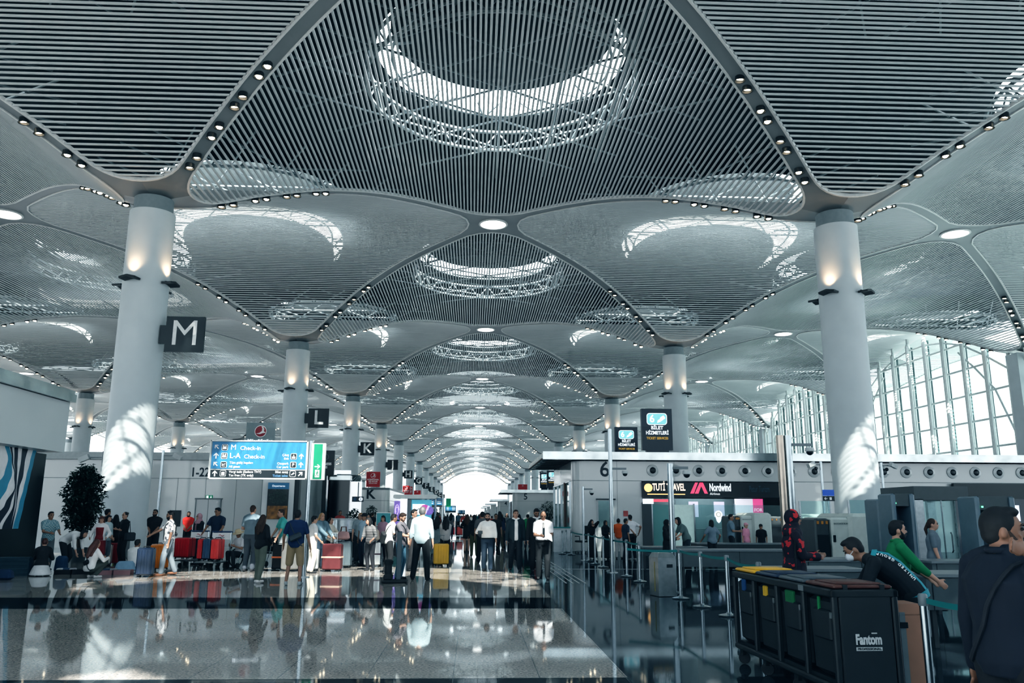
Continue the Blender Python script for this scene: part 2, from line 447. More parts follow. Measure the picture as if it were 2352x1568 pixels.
# ---------------------------------------------------------------- floor
def granite(name, c1, c2, c3, rough, tile=True, tx=.9, ox=1.62, joint=.0035, spec=.92):
    m = bpy.data.materials.new(name); m.use_nodes = True; nt = m.node_tree; b = nt.nodes['Principled BSDF']; L = nt.links.new
    geo = nt.nodes.new('ShaderNodeNewGeometry')
    nz = nt.nodes.new('ShaderNodeTexNoise'); nz.inputs['Scale'].default_value = 34; nz.inputs['Detail'].default_value = 4; nz.inputs['Roughness'].default_value = .7; L(geo.outputs['Position'], nz.inputs['Vector'])
    rp = nt.nodes.new('ShaderNodeValToRGB'); cr = rp.color_ramp
    cr.elements[0].position = .36; cr.elements[0].color = c1 + (1,); cr.elements[1].position = .62; cr.elements[1].color = c3 + (1,)
    e = cr.elements.new(.48); e.color = c2 + (1,)
    L(nz.outputs['Fac'], rp.inputs['Fac'])
    sx = nt.nodes.new('ShaderNodeSeparateXYZ'); L(geo.outputs['Position'], sx.inputs[0])
    def mth(op, a, v=None):
        n = nt.nodes.new('ShaderNodeMath'); n.operation = op
        if hasattr(a, 'is_linked') or not isinstance(a, (int, float)): L(a, n.inputs[0])
        else: n.inputs[0].default_value = a
        if v is not None:
            if isinstance(v, (int, float)): n.inputs[1].default_value = v
            else: L(v, n.inputs[1])
        return n.outputs[0]
    def line(o, off, per):
        q = mth('ADD', o, -off + 1000 * per); q = mth('MODULO', q, per); q = mth('SUBTRACT', q, per / 2); q = mth('ABSOLUTE', q); return mth('GREATER_THAN', q, per / 2 - joint)
    jn = mth('MAXIMUM', line(sx.outputs[0], ox, tx), line(sx.outputs[1], 8.97, .92))
    # slabs differ a little in tone
    fx = mth('FLOOR', mth('DIVIDE', mth('ADD', sx.outputs[0], -ox + 900), tx)); fy = mth('FLOOR', mth('DIVIDE', mth('ADD', sx.outputs[1], -8.97 + 920), .92))
    cb = nt.nodes.new('ShaderNodeCombineXYZ'); L(fx, cb.inputs[0]); L(fy, cb.inputs[1])
    wn = nt.nodes.new('ShaderNodeTexWhiteNoise'); L(cb.outputs[0], wn.inputs['Vector'])
    mr = nt.nodes.new('ShaderNodeMapRange'); mr.inputs['To Min'].default_value = .93; mr.inputs['To Max'].default_value = 1.04; L(wn.outputs['Value'], mr.inputs['Value'])
    mx = nt.nodes.new('ShaderNodeVectorMath'); mx.operation = 'SCALE'; L(rp.outputs['Color'], mx.inputs[0]); L(mr.outputs[0], mx.inputs['Scale'])
    mi = nt.nodes.new('ShaderNodeMix'); mi.data_type = 'RGBA'; L(jn, mi.inputs['Factor']); L(mx.outputs[0], mi.inputs['A']); mi.inputs['B'].default_value = (.06, .065, .07, 1)
    nt.nodes.remove(b); out = [n for n in nt.nodes if n.type == 'OUTPUT_MATERIAL'][0]
    df = nt.nodes.new('ShaderNodeBsdfDiffuse'); gl = nt.nodes.new('ShaderNodeBsdfGlossy'); gl.inputs['Roughness'].default_value = rough; gl.inputs['Color'].default_value = (.93, .98, 1, 1)
    fr = nt.nodes.new('ShaderNodeFresnel'); fr.inputs['IOR'].default_value = 1.62; ms = nt.nodes.new('ShaderNodeMixShader')
    L(mi.outputs['Result'], df.inputs['Color']); L(mth('MULTIPLY', fr.outputs[0], spec), ms.inputs[0]); L(df.outputs[0], ms.inputs[1]); L(gl.outputs[0], ms.inputs[2]); L(ms.outputs[0], out.inputs['Surface'])
    return m
M_fl = granite('granite_light', (.15, .15, .15), (.31, .285, .26), (.47, .44, .41), .035)
M_fd = granite('granite_dark', (.012, .018, .022), (.022, .030, .036), (.04, .05, .058), .05, tx=.9, spec=.50)
M_fb = granite('granite_band', (.006, .009, .012), (.011, .016, .02), (.02, .026, .03), .04, tx=1.8, spec=.36)
mb = MB(); XB = 1.64
xs = [-120, -30, XB, 60]; ys = [-25]
# light aisle field with dark cross bands, dark field to the right
k = -4; edges = []
y = -25.
bands = [(7.0 + 8.42 * i, 8.99 + 8.42 * i) for i in range(-3, 3)]
bands = [(a, b) for a, b in bands if b < 18]
prev = -25.
for a, b in bands:
    mb.quad((-120, prev, 0), (XB, prev, 0), (XB, a, 0), (-120, a, 0), 0); mb.quad((-120, a, 0), (XB - .0, a, 0), (XB - .0, b, 0), (-120, b, 0), 2); prev = b
mb.quad((-120, prev, 0), (XB, prev, 0), (XB, 480, 0), (-120, 480, 0), 0)
mb.quad((XB, -25, 0), (70, -25, 0), (70, 480, 0), (XB, 480, 0), 1)
fl = struct(mb.build('floor', [M_fl, M_fd, M_fb]))

# added blocker wall behind the viewer, keeps sky light off the right foreground
mb = MB(); mb.box((17, -5.2, 1.9), (31, .4, 3.8)); struct(mb.build('wall_light_blocker', mat('blocker_grey', (.05, .06, .065), .6)))
# ---------------------------------------------------------------- world and sun
w = bpy.data.worlds.new('world'); SC.world = w; w.use_nodes = True; nt = w.node_tree
bg = nt.nodes['Background']; tc = nt.nodes.new('ShaderNodeTexCoord'); sx = nt.nodes.new('ShaderNodeSeparateXYZ'); nt.links.new(tc.outputs['Generated'], sx.inputs[0])
rp = nt.nodes.new('ShaderNodeValToRGB'); cr = rp.color_ramp; cr.elements[0].position = 0.; cr.elements[0].color = (.55, .60, .62, 1); cr.elements[1].position = 1.; cr.elements[1].color = (.5, .68, .85, 1)
e = cr.elements.new(.49); e.color = (.70, .74, .75, 1); e = cr.elements.new(.52); e.color = (1., 1.05, 1.08, 1); e = cr.elements.new(.70); e.color = (.78, .92, 1.02, 1)
mp = nt.nodes.new('ShaderNodeMapRange'); mp.inputs['From Min'].default_value = -1; nt.links.new(sx.outputs[2], mp.inputs['Value']); nt.links.new(mp.outputs[0], rp.inputs['Fac'])
nt.links.new(rp.outputs['Color'], bg.inputs['Color']); bg.inputs['Strength'].default_value = 1.9
sd = bpy.data.lights.new('sun', 'SUN'); sd.energy = 34; sd.angle = R(.55); sd.color = (1, .97, .90)
so = bpy.data.objects.new('sun', sd); COL.objects.link(so); so.rotation_euler = Vector((-4.7, 20.3, -22)).to_track_quat('-Z', 'Y').to_euler(); so.location = (0, -20, 60)
def area(loc, up, size, power, col=(1, 1, 1)):
    d = bpy.data.lights.new('fill_light', 'AREA'); d.shape = 'SQUARE'; d.size = size; d.energy = power; d.color = col
    o = bpy.data.objects.new('fill_light', d); COL.objects.link(o); o.location = loc
    o.rotation_euler = (PI, 0, 0) if up else (0, 0, 0); return o
for k in range(4):  # added fill lamps floating in the bays, no fittings there
    for i in range(0, NROW):
        if k == 0 and i < 3: continue
        area((XM[k], Y1 + S * (i - .5), 6.), True, 24, 430 * (1 + .13 * i), (.90, .97, 1))
    area((XM[k], Y1 + S * (i - .5), 14.0), False, 12, 1500 if k < 3 else 500, (1, .98, .95))
SC.view_settings.view_transform = 'Standard'
SC.view_settings.exposure = 0.0
SC.view_settings.use_curve_mapping = True
cm = SC.view_settings.curve_mapping
def curve(i, pts):
    c = cm.curves[i].points
    c[0].location = pts[0]; c[-1].location = pts[-1]
    for p in pts[1:-1]: c.new(*p)
curve(0, [(0, 0), (.02, .006), (.06, .034), (.15, .128), (.35, .385), (.65, .73), (1, 1)])
curve(1, [(0, .0008), (.02, .0105), (.06, .047), (.15, .147), (.35, .405), (.65, .745), (1, 1)])
curve(2, [(0, .002), (.02, .0145), (.06, .055), (.15, .160), (.35, .42), (.65, .75), (1, 1)])
cm.update()
# ================================================================ walls, islands, signs
M_wallp = mat('white_wall_panel', (.56, .60, .61), .12, var=.03, scale=.5, coat=.4)
M_wall2 = mat('grey_wall_panel', (.36, .40, .415), .10, var=.03, scale=.5, coat=.4)
M_chrome = mat('polished_steel', (.36, .41, .44), .20, metal=1., var=.05)
M_brush = mat('brushed_steel', (.40, .44, .46), .30, metal=1., var=.10, scale=9)
M_fascia = mat('steel_fascia', (.45, .50, .51), .16, metal=1., var=.25, scale=1.1)
M_navy = mat('navy_board', (.006, .014, .026), .35)
M_blk = mat('black_board', (.004, .008, .011), .4)
M_wht = mat('white_letter', (.82, .84, .85), .5)
M_wglow = mat('lit_white', (.9, .93, .95), .5, emit=(.9, .95, 1), es=.75)
M_yell = mat('yellow_letter', (.75, .45, .06), .5, emit=(.8, .5, .1), es=.35)
M_ink = mat('dark_ink', (.012, .02, .028), .5)
M_joint = mat('joint_line', (.24, .27, .28), .6)
M_brown = mat('brown_soffit', (.10, .045, .03), .5)
M_red = mat('signal_red', (.42, .018, .02), .45)
M_skyb = mat('sign_blue', (.024, .165, .34), .4)
M_green = mat('exit_green', (.0, .16, .075), .4, emit=(.0, .2, .09), es=.35)
M_tealg = mat('teal_panel', (.06, .30, .33), .3)
M_dgrey = mat('dark_grey', (.035, .045, .05), .45)
M_mgrey = mat('mid_grey', (.15, .175, .19), .4)
M_lgrey = mat('pale_grey', (.42, .46, .47), .4)
M_rubber = mat('black_rubber', (.012, .013, .014), .7)
def glass_mat(name, tint, a):
    m = bpy.data.materials.new(name); m.use_nodes = True; nt = m.node_tree; nt.nodes.clear()
    o = nt.nodes.new('ShaderNodeOutputMaterial'); t = nt.nodes.new('ShaderNodeBsdfTransparent'); gl = nt.nodes.new('ShaderNodeBsdfGlossy'); d = nt.nodes.new('ShaderNodeBsdfDiffuse')
    m1 = nt.nodes.new('ShaderNodeMixShader'); m2 = nt.nodes.new('ShaderNodeMixShader'); lw = nt.nodes.new('ShaderNodeLayerWeight'); lw.inputs['Blend'].default_value = .5; pw = nt.nodes.new('ShaderNodeMath'); pw.operation = 'POWER'; pw.inputs[1].default_value = 5; nt.links.new(lw.outputs['Facing'], pw.inputs[0]); fr = nt.nodes.new('ShaderNodeMapRange'); fr.inputs['To Min'].default_value = .05; fr.inputs['To Max'].default_value = .9; nt.links.new(pw.outputs[0], fr.inputs['Value'])
    t.inputs['Color'].default_value = tint + (1,); gl.inputs['Roughness'].default_value = .02; d.inputs['Color'].default_value = tint + (1,)
    m1.inputs[0].default_value = a; nt.links.new(t.outputs[0], m1.inputs[1]); nt.links.new(d.outputs[0], m1.inputs[2])
    nt.links.new(fr.outputs[0], m2.inputs[0]); nt.links.new(m1.outputs[0], m2.inputs[1]); nt.links.new(gl.outputs[0], m2.inputs[2]); nt.links.new(m2.outputs[0], o.inputs[0]); return m
M_glass = glass_mat('clear_glass', (.80, .92, .92), .06)
M_teal_glass = glass_mat('teal_glass', (.35, .62, .62), .45)
M_facade_glass = glass_mat('facade_glass', (.86, .96, .93), .02)

def rrect(w, h, r, n=5):
    out = []
    for cx, cy, a0 in ((w / 2 - r, h / 2 - r, 0), (-w / 2 + r, h / 2 - r, PI / 2), (-w / 2 + r, -h / 2 + r, PI), (w / 2 - r, -h / 2 + r, 1.5 * PI)):
        for i in range(n + 1):
            a = a0 + PI / 2 * i / n; out.append((cx + r * math.cos(a), cy + r * math.sin(a)))
    return out
UP = Matrix.Rotation(PI / 2, 4, 'X')     # drawing plane (x, y) -> upright, facing -Y
def plate(mb, poly, x, z, y=0., th=.004, mi=0):
    """flat shape standing upright, front face at y (towards -Y)"""
    mb.prism(poly, 0, th, mi, Matrix.Translation((x, y, z)) @ UP)
def arrow(mb, x, z, s, ang, y, mi=0):
    T = Matrix.Translation((x, y, z)) @ UP @ Matrix.Rotation(ang, 4, 'Z')
    mb.prism([(-.09 * s, -.5 * s), (.09 * s, -.5 * s), (.09 * s, .28 * s), (-.09 * s, .28 * s)], 0, .004, mi, T)
    for q in (-1, 1):
        a, b, c, d = (0, .5 * s), (0, .26 * s), (q * .40 * s, -.10 * s), (q * .40 * s, .10 * s)
        P = [a, b, c, d] if q < 0 else [a, d, c, b]
        mb.prism(P, 0, .004, mi, T)

# ---- islands on the right (ticket islands 6, 5, 4 ...), one every second bay
def island(num, Y, detail):
    X0, X1, H = 4.75, 43.5, 4.55
    e = thing(f'wall_right', None, None, (0, 0, 0), kind='structure')
    mb = MB()
    # front wall with a rounded near corner, side wall along the hall
    R_ = .55; pts = [(X1, Y)] + [(X0 + R_ - R_ * math.sin(PI / 2 * i / 8), Y + R_ - R_ * math.cos(PI / 2 * i / 8)) for i in range(9)] + [(X0, Y + .9)]
    zs = [0, 3.28, 3.30, 4.22]
    for j in (0, 2):
        for a, b in zip(pts, pts[1:]):
            if detail and j == 0 and a == pts[0]:
                for xa, xb in ((X1, 14.9), (8.1, pts[1][0])):
                    mb.quad((xa, Y, 0), (xb, Y, 0), (xb, Y, zs[1]), (xa, Y, zs[1]))
                continue
            mb.quad((a[0], a[1], zs[j]), (b[0], b[1], zs[j]), (b[0], b[1], zs[j + 1]), (a[0], a[1], zs[j + 1]))
    mb.quad((X1, Y, 0), (X1, Y + 9, 0), (X1, Y + 9, 4.3), (X1, Y, 4.3)); mb.quad((X0, Y + 9, 0), (X1, Y + 9, 0), (X1, Y + 9, 4.3), (X0, Y + 9, 4.3))
    mb.quad((X0, Y + .9, 3.3), (X0, Y + 9, 3.3), (X0, Y + 9, 4.22), (X0, Y + .9, 4.22))
    mb.quad((X0 - .2, Y, 4.3), (X1, Y, 4.3), (X1, Y + 9, 4.3), (X0 - .2, Y + 9, 4.3))
    mb.build('panelling', M_wallp, e)
    mb = MB()
    for a, b in zip(pts, pts[1:]):
        mb.quad((a[0], a[1] - .004, 3.275), (b[0], b[1] - .004, 3.275), (b[0], b[1] - .004, 3.305), (a[0], a[1] - .004, 3.305))
    for x in ((6.9, 9.7, 28.5, 31, 34, 37, 40) if detail else (10, 14, 18)):
        mb.quad((x, Y - .004, 3.3), (x + .02, Y - .004, 3.3), (x + .02, Y - .004, 4.22), (x, Y - .004, 4.22)); mb.quad((x, Y - .004, 0), (x + .02, Y - .004, 0), (x + .02, Y - .004, 3.28), (x, Y - .004, 3.28))
    mb.build('joint', M_joint, e)
    mb = MB()   # steel canopy edge; it sails out over the hall on the left
    mb.box(((3.3 + X1) / 2, Y - .25, 4.42), (X1 - 3.3, .5, .32)); mb.box((3.45, Y + 4.6, 4.42), (.3, 9.5, .32)); mb.box(((3.3 + X1) / 2, Y - .27, 4.60), (X1 - 3.3, .5, .05))
    mb.build('canopy_edge', M_fascia, e)
    mb = MB(); mb.box((4.0, Y + 4.6, 4.30), (1.5, 9.4, .04)); mb.build('soffit', M_brown, e)
    mb = MB()
    for i in range(6): mb.box((4.0, Y + 1 + i * 1.5, 4.27), (1.2, .5, .03))
    mb.build('soffit_slot', M_dgrey, e)
    text(num, 1.02, M_ink, e, (6.32, Y - .01, 3.80), bold=.012, name='number')
    # glazed shop side facing the hall
    mb = MB(); mb.quad((X0, Y + .9, 0), (X0, Y + 9, 0), (X0, Y + 9, 3.3), (X0, Y + .9, 3.3)); mb.build('side_glazing', M_teal_glass, e)
    mb = MB()
    mb.quad((X0 + .9, Y + .9, 0), (X0 + .9, Y + 9, 0), (X0 + .9, Y + 9, 3.3), (X0 + .9, Y + .9, 3.3)); mb.build('shop_back', M_lgrey, e)
    mb = MB(); mb.box((X0 - .02, Y + 3.0, 1.65), (.12, .35, 3.3)); mb.build('side_post', M_brown, e)
    mb = MB()
    for yy in (.95, 4.9, 6.8, 8.95): mb.box((X0 - .01, Y + yy, 1.65), (.08, .08, 3.3))
    mb.box((X0 - .01, Y + 4.9, 3.28), (.09, 8, .07)); mb.build('side_frame', M_chrome, e)
    for j, yy in enumerate((1.6, 2.3, 4.2)):
        mb = MB(); mb.box((X0 + .35, Y + yy, 2.72), (.05, .62, .62)); mb.build('hanging_poster', M_wglow, e)
        mb = MB(); mb.sph((X0 + .31, Y + yy, 2.75), .12, 10, 6, sc=(.2, 1, 1)); mb.build('poster_emblem', M_ink, e)
    return e
for n, i in enumerate('654321'):
    island(i, 39.5 + 60 * n, n == 0)

# island 6: air nozzles
mb = MB(); mb.lathe([(.285, 0), (.275, .03), (.15, .075), (.15, .03)], 28, caps=False, M=Matrix.Rotation(PI / 2, 4, 'X')); ME_noz = mb.mesh('ring', M_wallp, True)
mb = MB(); mb.sph((0, -.05, 0), .15, 16, 10, sc=(1, .4, 1)); ME_nozc = mb.mesh('jet', M_blk, True)
for i in range(18):
    px = 1498.5 + 53.1 * i if i < 14 else 0
    p = at(1498.5 + 53.0 * i, 1082 + .0105 * 53 * i, 39.5)
    e = thing('air_nozzle', f'round white air nozzle with black centre, {(ORD + ["fourteenth","fifteenth","sixteenth","seventeenth","eighteenth"])[i]} from the number 6', 'air nozzle', (p.x, 39.48, 3.79), group='air nozzles along the ticket island wall')
    link('ring', ME_noz, e); link('jet', ME_nozc, e)

# sign boards on the island roof
def ticket_board(num, px0, py0, px1, py1, Y, label):
    a, b = at(px0, py0, Y), at(px1, py1, Y); w, h = b.x - a.x, a.z - b.z
    e = thing('ticket_services_sign', label, 'sign', ((a.x + b.x) / 2, Y, 4.30), group='dark ticket services boards on island roofs')
    z0 = b.z - 4.30
    mb = MB(); mb.box((0, .15, z0 + h / 2), (w, .3, h)); mb.build('board', M_navy, e)
    mb = MB(); mb.box((0, .15, z0 / 2 - .02), (w * .74, .26, max(.1, z0 + .04))); mb.build('plinth', M_navy, e)
    mb = MB(); plate(mb, rrect(w * .67, h * .285, w * .1), 0, z0 + h * .75, -.002); mb.build('symbol_border', M_wglow, e)
    mb = MB(); plate(mb, rrect(w * .63, h * .255, w * .085), 0, z0 + h * .75, -.008); mb.build('symbol_field', mat('aqua_field', (.22, .60, .66), .4, emit=(.22, .62, .68), es=.6), e)
    text(num, h * .25, M_wglow, e, (-w * .16, -.016, z0 + h * .75), name='symbol_number', bold=.02)
    mb = MB(); T = Matrix.Translation((w * .17, -.013, z0 + h * .765)) @ UP @ Matrix.Rotation(R(35), 4, 'Z')
    mb.prism([(-.12 * w, -.055 * w), (.1 * w, -.055 * w), (.1 * w, .055 * w), (-.04 * w, .055 * w)], 0, .004, 0, T)
    mb.prism([(-.22 * w, -.03 * w), (-.10 * w, -.055 * w), (-.06 * w, .02 * w), (-.15 * w, .03 * w)], 0, .004, 0, T); mb.build('ticket_symbol', M_wglow, e)
    text('BİLET', h * .115, M_wglow, e, (0, -.008, z0 + h * .535), bold=.03)
    text('HİZMETLERİ', h * .115, M_wglow, e, (0, -.008, z0 + h * .415), bold=.03, width=w * .74)
    text('TICKET SERVICES', h * .08, M_yell, e, (0, -.008, z0 + h * .285), bold=.02, width=w * .71)
ticket_board('6', 1473, 938, 1546, 1034, 40.6, 'dark ticket services board with a 6, nearer and larger of the two on island 6')
ticket_board('6', 1412, 980, 1466, 1051, 48.0, 'dark ticket services board with a 6, smaller one beside the camera pole')
ticket_board('5', 1256, 1080, 1283, 1119, 100.6, 'dark ticket services board on island 5, partly hidden by the island 6 side')
ticket_board('5', 1240, 1085, 1260, 1121, 107., 'dark ticket services board on island 5, left one of the pair')

# shop front of island 6
YF = 39.5
sf = thing('ticket_shop_front', 'glazed ticket shop front under the black Tuti Travel and Nordwind sign', 'shop front', (20.8, YF, 0))
a = at(1473, 1107, YF); b = at(1795, 1143, YF)
def loc(p): return Vector((p.x - 20.8, p.y - YF, p.z))
xa, xb = 8.6 - 0, 0
SX0, SX1 = a.x - 20.8, at(1795, 1120, YF).x - 20.8
mb = MB(); mb.box(((SX0 + SX1) / 2, -.1, (a.z + b.z) / 2), (SX1 - SX0, .3, a.z - b.z)); mb.build('sign_fascia', M_blk, sf)
def sfx(px): return at(px, 1120, YF).x - 20.8
zc = at(1620, 1121, YF).z
mb = MB(); plate(mb, [(.20 * math.cos(2 * PI * i / 20), .20 * math.sin(2 * PI * i / 20)) for i in range(20)], sfx(1486.5), zc, -.255); mb.build('sun_logo', mat('orange_glow', (.9, .4, .1), .5, emit=(1, .55, .2), es=1.6), sf)
text('TUTİ TRAVEL', .46, mat('cream_glow', (.9, .75, .6), .5, emit=(1, .82, .68), es=.9), sf, ((sfx(1496) + sfx(1571)) / 2, -.255, zc + .02), width=sfx(1571) - sfx(1496), bold=.03)
mb = MB(); mb.box(((sfx(1484) + sfx(1570)) / 2, -.255, zc - .30), (sfx(1570) - sfx(1484), .01, .04)); mb.build('logo_underline', MATS['orange_glow'], sf)
mb = MB(); u = sfx(1606) ; T = Matrix.Translation((u, -.255, zc)) @ UP
for q, xo in ((1, -.22), (1, .0), (-1, .22)):
    mb.prism([(xo - .30, -.26), (xo - .12, -.26), (xo + .10, .26), (xo - .04, .26)] if q > 0 else [(xo - .26, .26), (xo - .10, .26), (xo + .12, -.26), (xo - .04, -.26)], 0, .005, 0, T)
mb.build('wave_logo', mat('pink_glow', (.8, .08, .16), .5, emit=(.9, .1, .2), es=.7), sf)
text('Nordwind', .50, M_wglow, sf, ((sfx(1626) + sfx(1675)) / 2, -.255, zc + .02), width=sfx(1675) - sfx(1626), bold=.03)
text('Airlines', .16, M_wglow, sf, (sfx(1638), -.255, zc - .27))
text('Petur Turizm', .42, mat('dim_blue_letter', (.02, .06, .09), .5), sf, ((sfx(1717) + sfx(1763)) / 2, -.255, zc - .04), width=sfx(1763) - sfx(1717))
FZ = b.z
def bxp(name, px0, px1, z0, z1, y, th, m, parent=sf):
    x0, x1 = sfx(px0), sfx(px1); mb = MB(); mb.box(((x0 + x1) / 2, y, (z0 + z1) / 2), (x1 - x0, th, z1 - z0)); return mb.build(name, m, parent)
bxp('back_wall', 1470, 1805, 0, FZ, 3.2, .1, mat('shop_back_grey', (.10, .15, .16), .4))
bxp('side_pier', 1473, 1493, 0, FZ - .25, .1, .5, M_dgrey)
bxp('glass_pane', 1494, 1546, 0, FZ - .35, .0, .02, M_teal_glass)
bxp('frosted_pane', 1546, 1591, 0, FZ - .35, -.02, .02, mat('frosted_glass', (.45, .60, .58), .4, emit=(.6, .78, .75), es=.18))
bxp('glass_pane', 1592, 1795, 0, FZ - .35, .0, .02, M_glass)
bxp('lit_header', 1474, 1498, FZ - .32, FZ - .08, -.15, .1, M_wglow)
bxp('red_header', 1498, 1545, FZ - .22, FZ - .1, -.12, .06, mat('red_glow', (.7, .05, .08), .5, emit=(.9, .1, .14), es=1.))
for p0, p1, z0, z1, m in ((1600, 1622, 1.6, 2.35, 'lilac'), (1660, 1684, 1.6, 2.35, 'lilac'), (1710, 1752, 1.75, 2.5, 'pale'), (1752, 1776, 1.35, 2.5, 'rose'), (1726, 1764, 2.62, 2.84, 'white')):
    mm = {'lilac': mat('lilac_screen', (.4, .38, .5), .4, emit=(.55, .5, .68), es=.55), 'pale': mat('pale_screen', (.6, .6, .7), .4, emit=(.7, .68, .78), es=.7), 'rose': mat('rose_screen', (.7, .1, .25), .4, emit=(.8, .12, .3), es=.75), 'white': M_wglow}[m]
    bxp('screen', p0, p1, z0, z1, 1.6, .08, mm)
text('FOR', .22, M_wglow, sf, (sfx(1764), 1.55, 1.95)); text('TRAVEL', .20, M_wglow, sf, (sfx(1764), 1.55, 1.6))
bxp('counter', 1600, 1790, 0, 1.05, 1.0, .6, M_mgrey)
bxp('door_jamb', 1494, 1497, 0, FZ - .3, -.05, .1, M_chrome); bxp('door_jamb', 1590, 1593, 0, FZ - .3, -.05, .1, M_chrome); bxp('door_jamb', 1683, 1685, 0, FZ - .3, -.05, .1, M_chrome)
# emblem sticker on the glass: plain shield with rings
mb = MB(); x = sfx(1647); T = Matrix.Translation((x, -.03, 1.62)) @ UP
mb.prism([(.19 * math.cos(a_), .19 * math.sin(a_) + .10) for a_ in [R(-40 + 13 * i) for i in range(21)]] + [(-.09, -.22), (0, -.30), (.09, -.22)], 0, .004, 0, T); mb.build('window_emblem', M_wglow, sf)
mb = MB(); mb.tube([(x + .1 * math.cos(R(30 * i)), -.04, 1.72 + .1 * math.sin(R(30 * i))) for i in range(12)], .014, 5, closed=True); mb.build('emblem_ring', mat('badge_gold', (.5, .42, .2), .5), sf)
# frosted door left of the shop, red notice
p0, p1 = at(1371, 1151, 39.5), at(1411, 1151, 39.5)
d = thing('service_door', 'frosted grey service door in the wall under the number 6', 'door', ((p0.x + p1.x) / 2, 39.47, 0)); w_ = p1.x - p0.x
mb = MB(); mb.box((0, -.01, 1.2), (w_, .03, 2.4)); mb.box((0, -.025, .55), (w_, .01, 1.1)); mb.build('leaf', M_lgrey, d)
mb = MB(); mb.box((0, -.03, 1.72), (w_ - .12, .02, 1.24)); mb.build('frosted_pane', mat('misty_glass', (.20, .30, .31), .15, metal=.6), d)
mb = MB(); mb.box((0, -.02, 2.41), (w_ + .1, .06, .07)); mb.build('lintel', M_dgrey, d)
mb = MB(); p = at(1437, 1179, 39.5); mb.box((0, 0, 0), (.22, .02, .26)); o = mb.build('fire_notice', mat('red_notice', (.38, .07, .06), .5), None, loc=(p.x, 39.47, p.z)); tag(o, 'small red notice on the wall right of the frosted door', 'notice')
# grey plant box on the island roof
mb = MB(); p0, p1 = at(2040, 1040, 47), at(2240, 1040, 47); mb.box((0, 0, .30), (p1.x - p0.x, 3, .6)); o = mb.build('roof_box', M_mgrey, None, loc=((p0.x + p1.x) / 2, 46.5, 4.31)); tag(o, 'flat grey service box on the ticket island roof before the glass facade', 'service box')
# second dark shop opening at the frame's right edge
s2 = thing('dark_shop_front', 'dark shop front with black sign band at the right edge of the island', 'shop front', (25, 39.4, 0))
p0 = at(2185, 1113, 39.4).x - 25; p1 = at(2420, 1113, 39.4).x - 25
mb = MB(); mb.box(((p0 + p1) / 2, -.1, 2.9), (p1 - p0, .2, .72)); mb.build('sign_band', M_blk, s2)
mb = MB(); mb.box(((p0 + p1) / 2, -.03, 1.27), (p1 - p0, .06, 2.54)); mb.build('dark_glazing', mat('dark_glazing', (.015, .03, .05), .08), s2)
for q in (.22, .55, .9):
    mb = MB(); mb.box((p0 + (p1 - p0) * q, -.075, 1.85), (.75, .03, .75)); mb.build('lit_screen', mat('screen_white', (.7, .75, .9), .4, emit=(.75, .8, 1), es=1.), s2)
mb = MB()
for q in range(7): mb.box((p0 + 1.6, -.08, 1.2 + q * .17), (2.4, .02, .05))
mb.build('blind_slat', M_lgrey, s2)

# ---- facade on the far right: glazed bays under the vault
def facade(i):
    Yc = Y1 + S * (i - .5); X = 44.6
    e = thing(f'window_{i}', None, None, (X, Yc, 0), kind='structure')
    top = lambda dy: hz(1 - min(14.9, abs(dy)) / 15) - .35
    n = 9; ds = [-13.9 + 27.8 * j / n for j in range(n + 1)]
    mb = MB()
    for a, b in zip(ds, ds[1:]): mb.quad((1.0, a, 0), (1.0, b, 0), (1.0, b, top(b) + .3), (1.0, a, top(a) + .3))
    mb.build('pane', M_facade_glass, e)
    for j, dy in enumerate(ds):
        zt = top(dy) - .5
        mb = MB()
        for o_ in (-.45, .45): mb.tube([(o_ * .8, dy + o_, 0), (o_ * .8, dy + o_, zt)], .17, 8)
        mb.tube([(-.36, dy - .45, zt), (.0, dy, zt + .35), (.36, dy + .45, zt)], .15, 6); mb.tube([(0, dy, zt + .3), (0, dy, zt + 1.0)], .16, 6)
        mb.build('post', M_steel, e, True)
        mb = MB(); mb.box((1.1, dy + 1.4, (top(dy) - .2) / 2), (.2, .26, top(min(14, dy + 1.4)) - .1)); mb.build('mullion', mat('mullion_dark', (.03, .06, .065), .4), e)
    mb = MB()
    for z in (5.2, 7.6, 10., 12.4, 14.8, 17.2):
        lim = [d_ for d_ in ds if top(d_) > z + .5]
        if len(lim) > 1: mb.tube([(.05, lim[0] - .4, z), (.05, lim[-1] + .4, z)], .10, 6)
    mb.tube([(0, d_, top(d_) - .9) for d_ in ds], .09, 6)
    for s_ in (-1, 1):
        mb.tube([(0, s_ * 14.2, 7.6), (0, s_ * 11.7, 12.4), (0, s_ * 9.3, 14.6), (0, s_ * 7, 16.5)], .09, 6)
    mb.build('rail', M_steel, e, True)
for i in range(1, 9): facade(i)
mb = MB()
for i in range(1, 10): mb.box((44.9, Y1 + S * (i - 1) + .0, 7.4), (1.6, 1.5, 14.8))
struct(mb.build('trim_1', M_col))
# outside the facade: pale forecourt canopy edge
mb = MB(); mb.box((70, 120, 0.02), (50, 330, .04)); struct(mb.build('trim_2', M_lgrey))

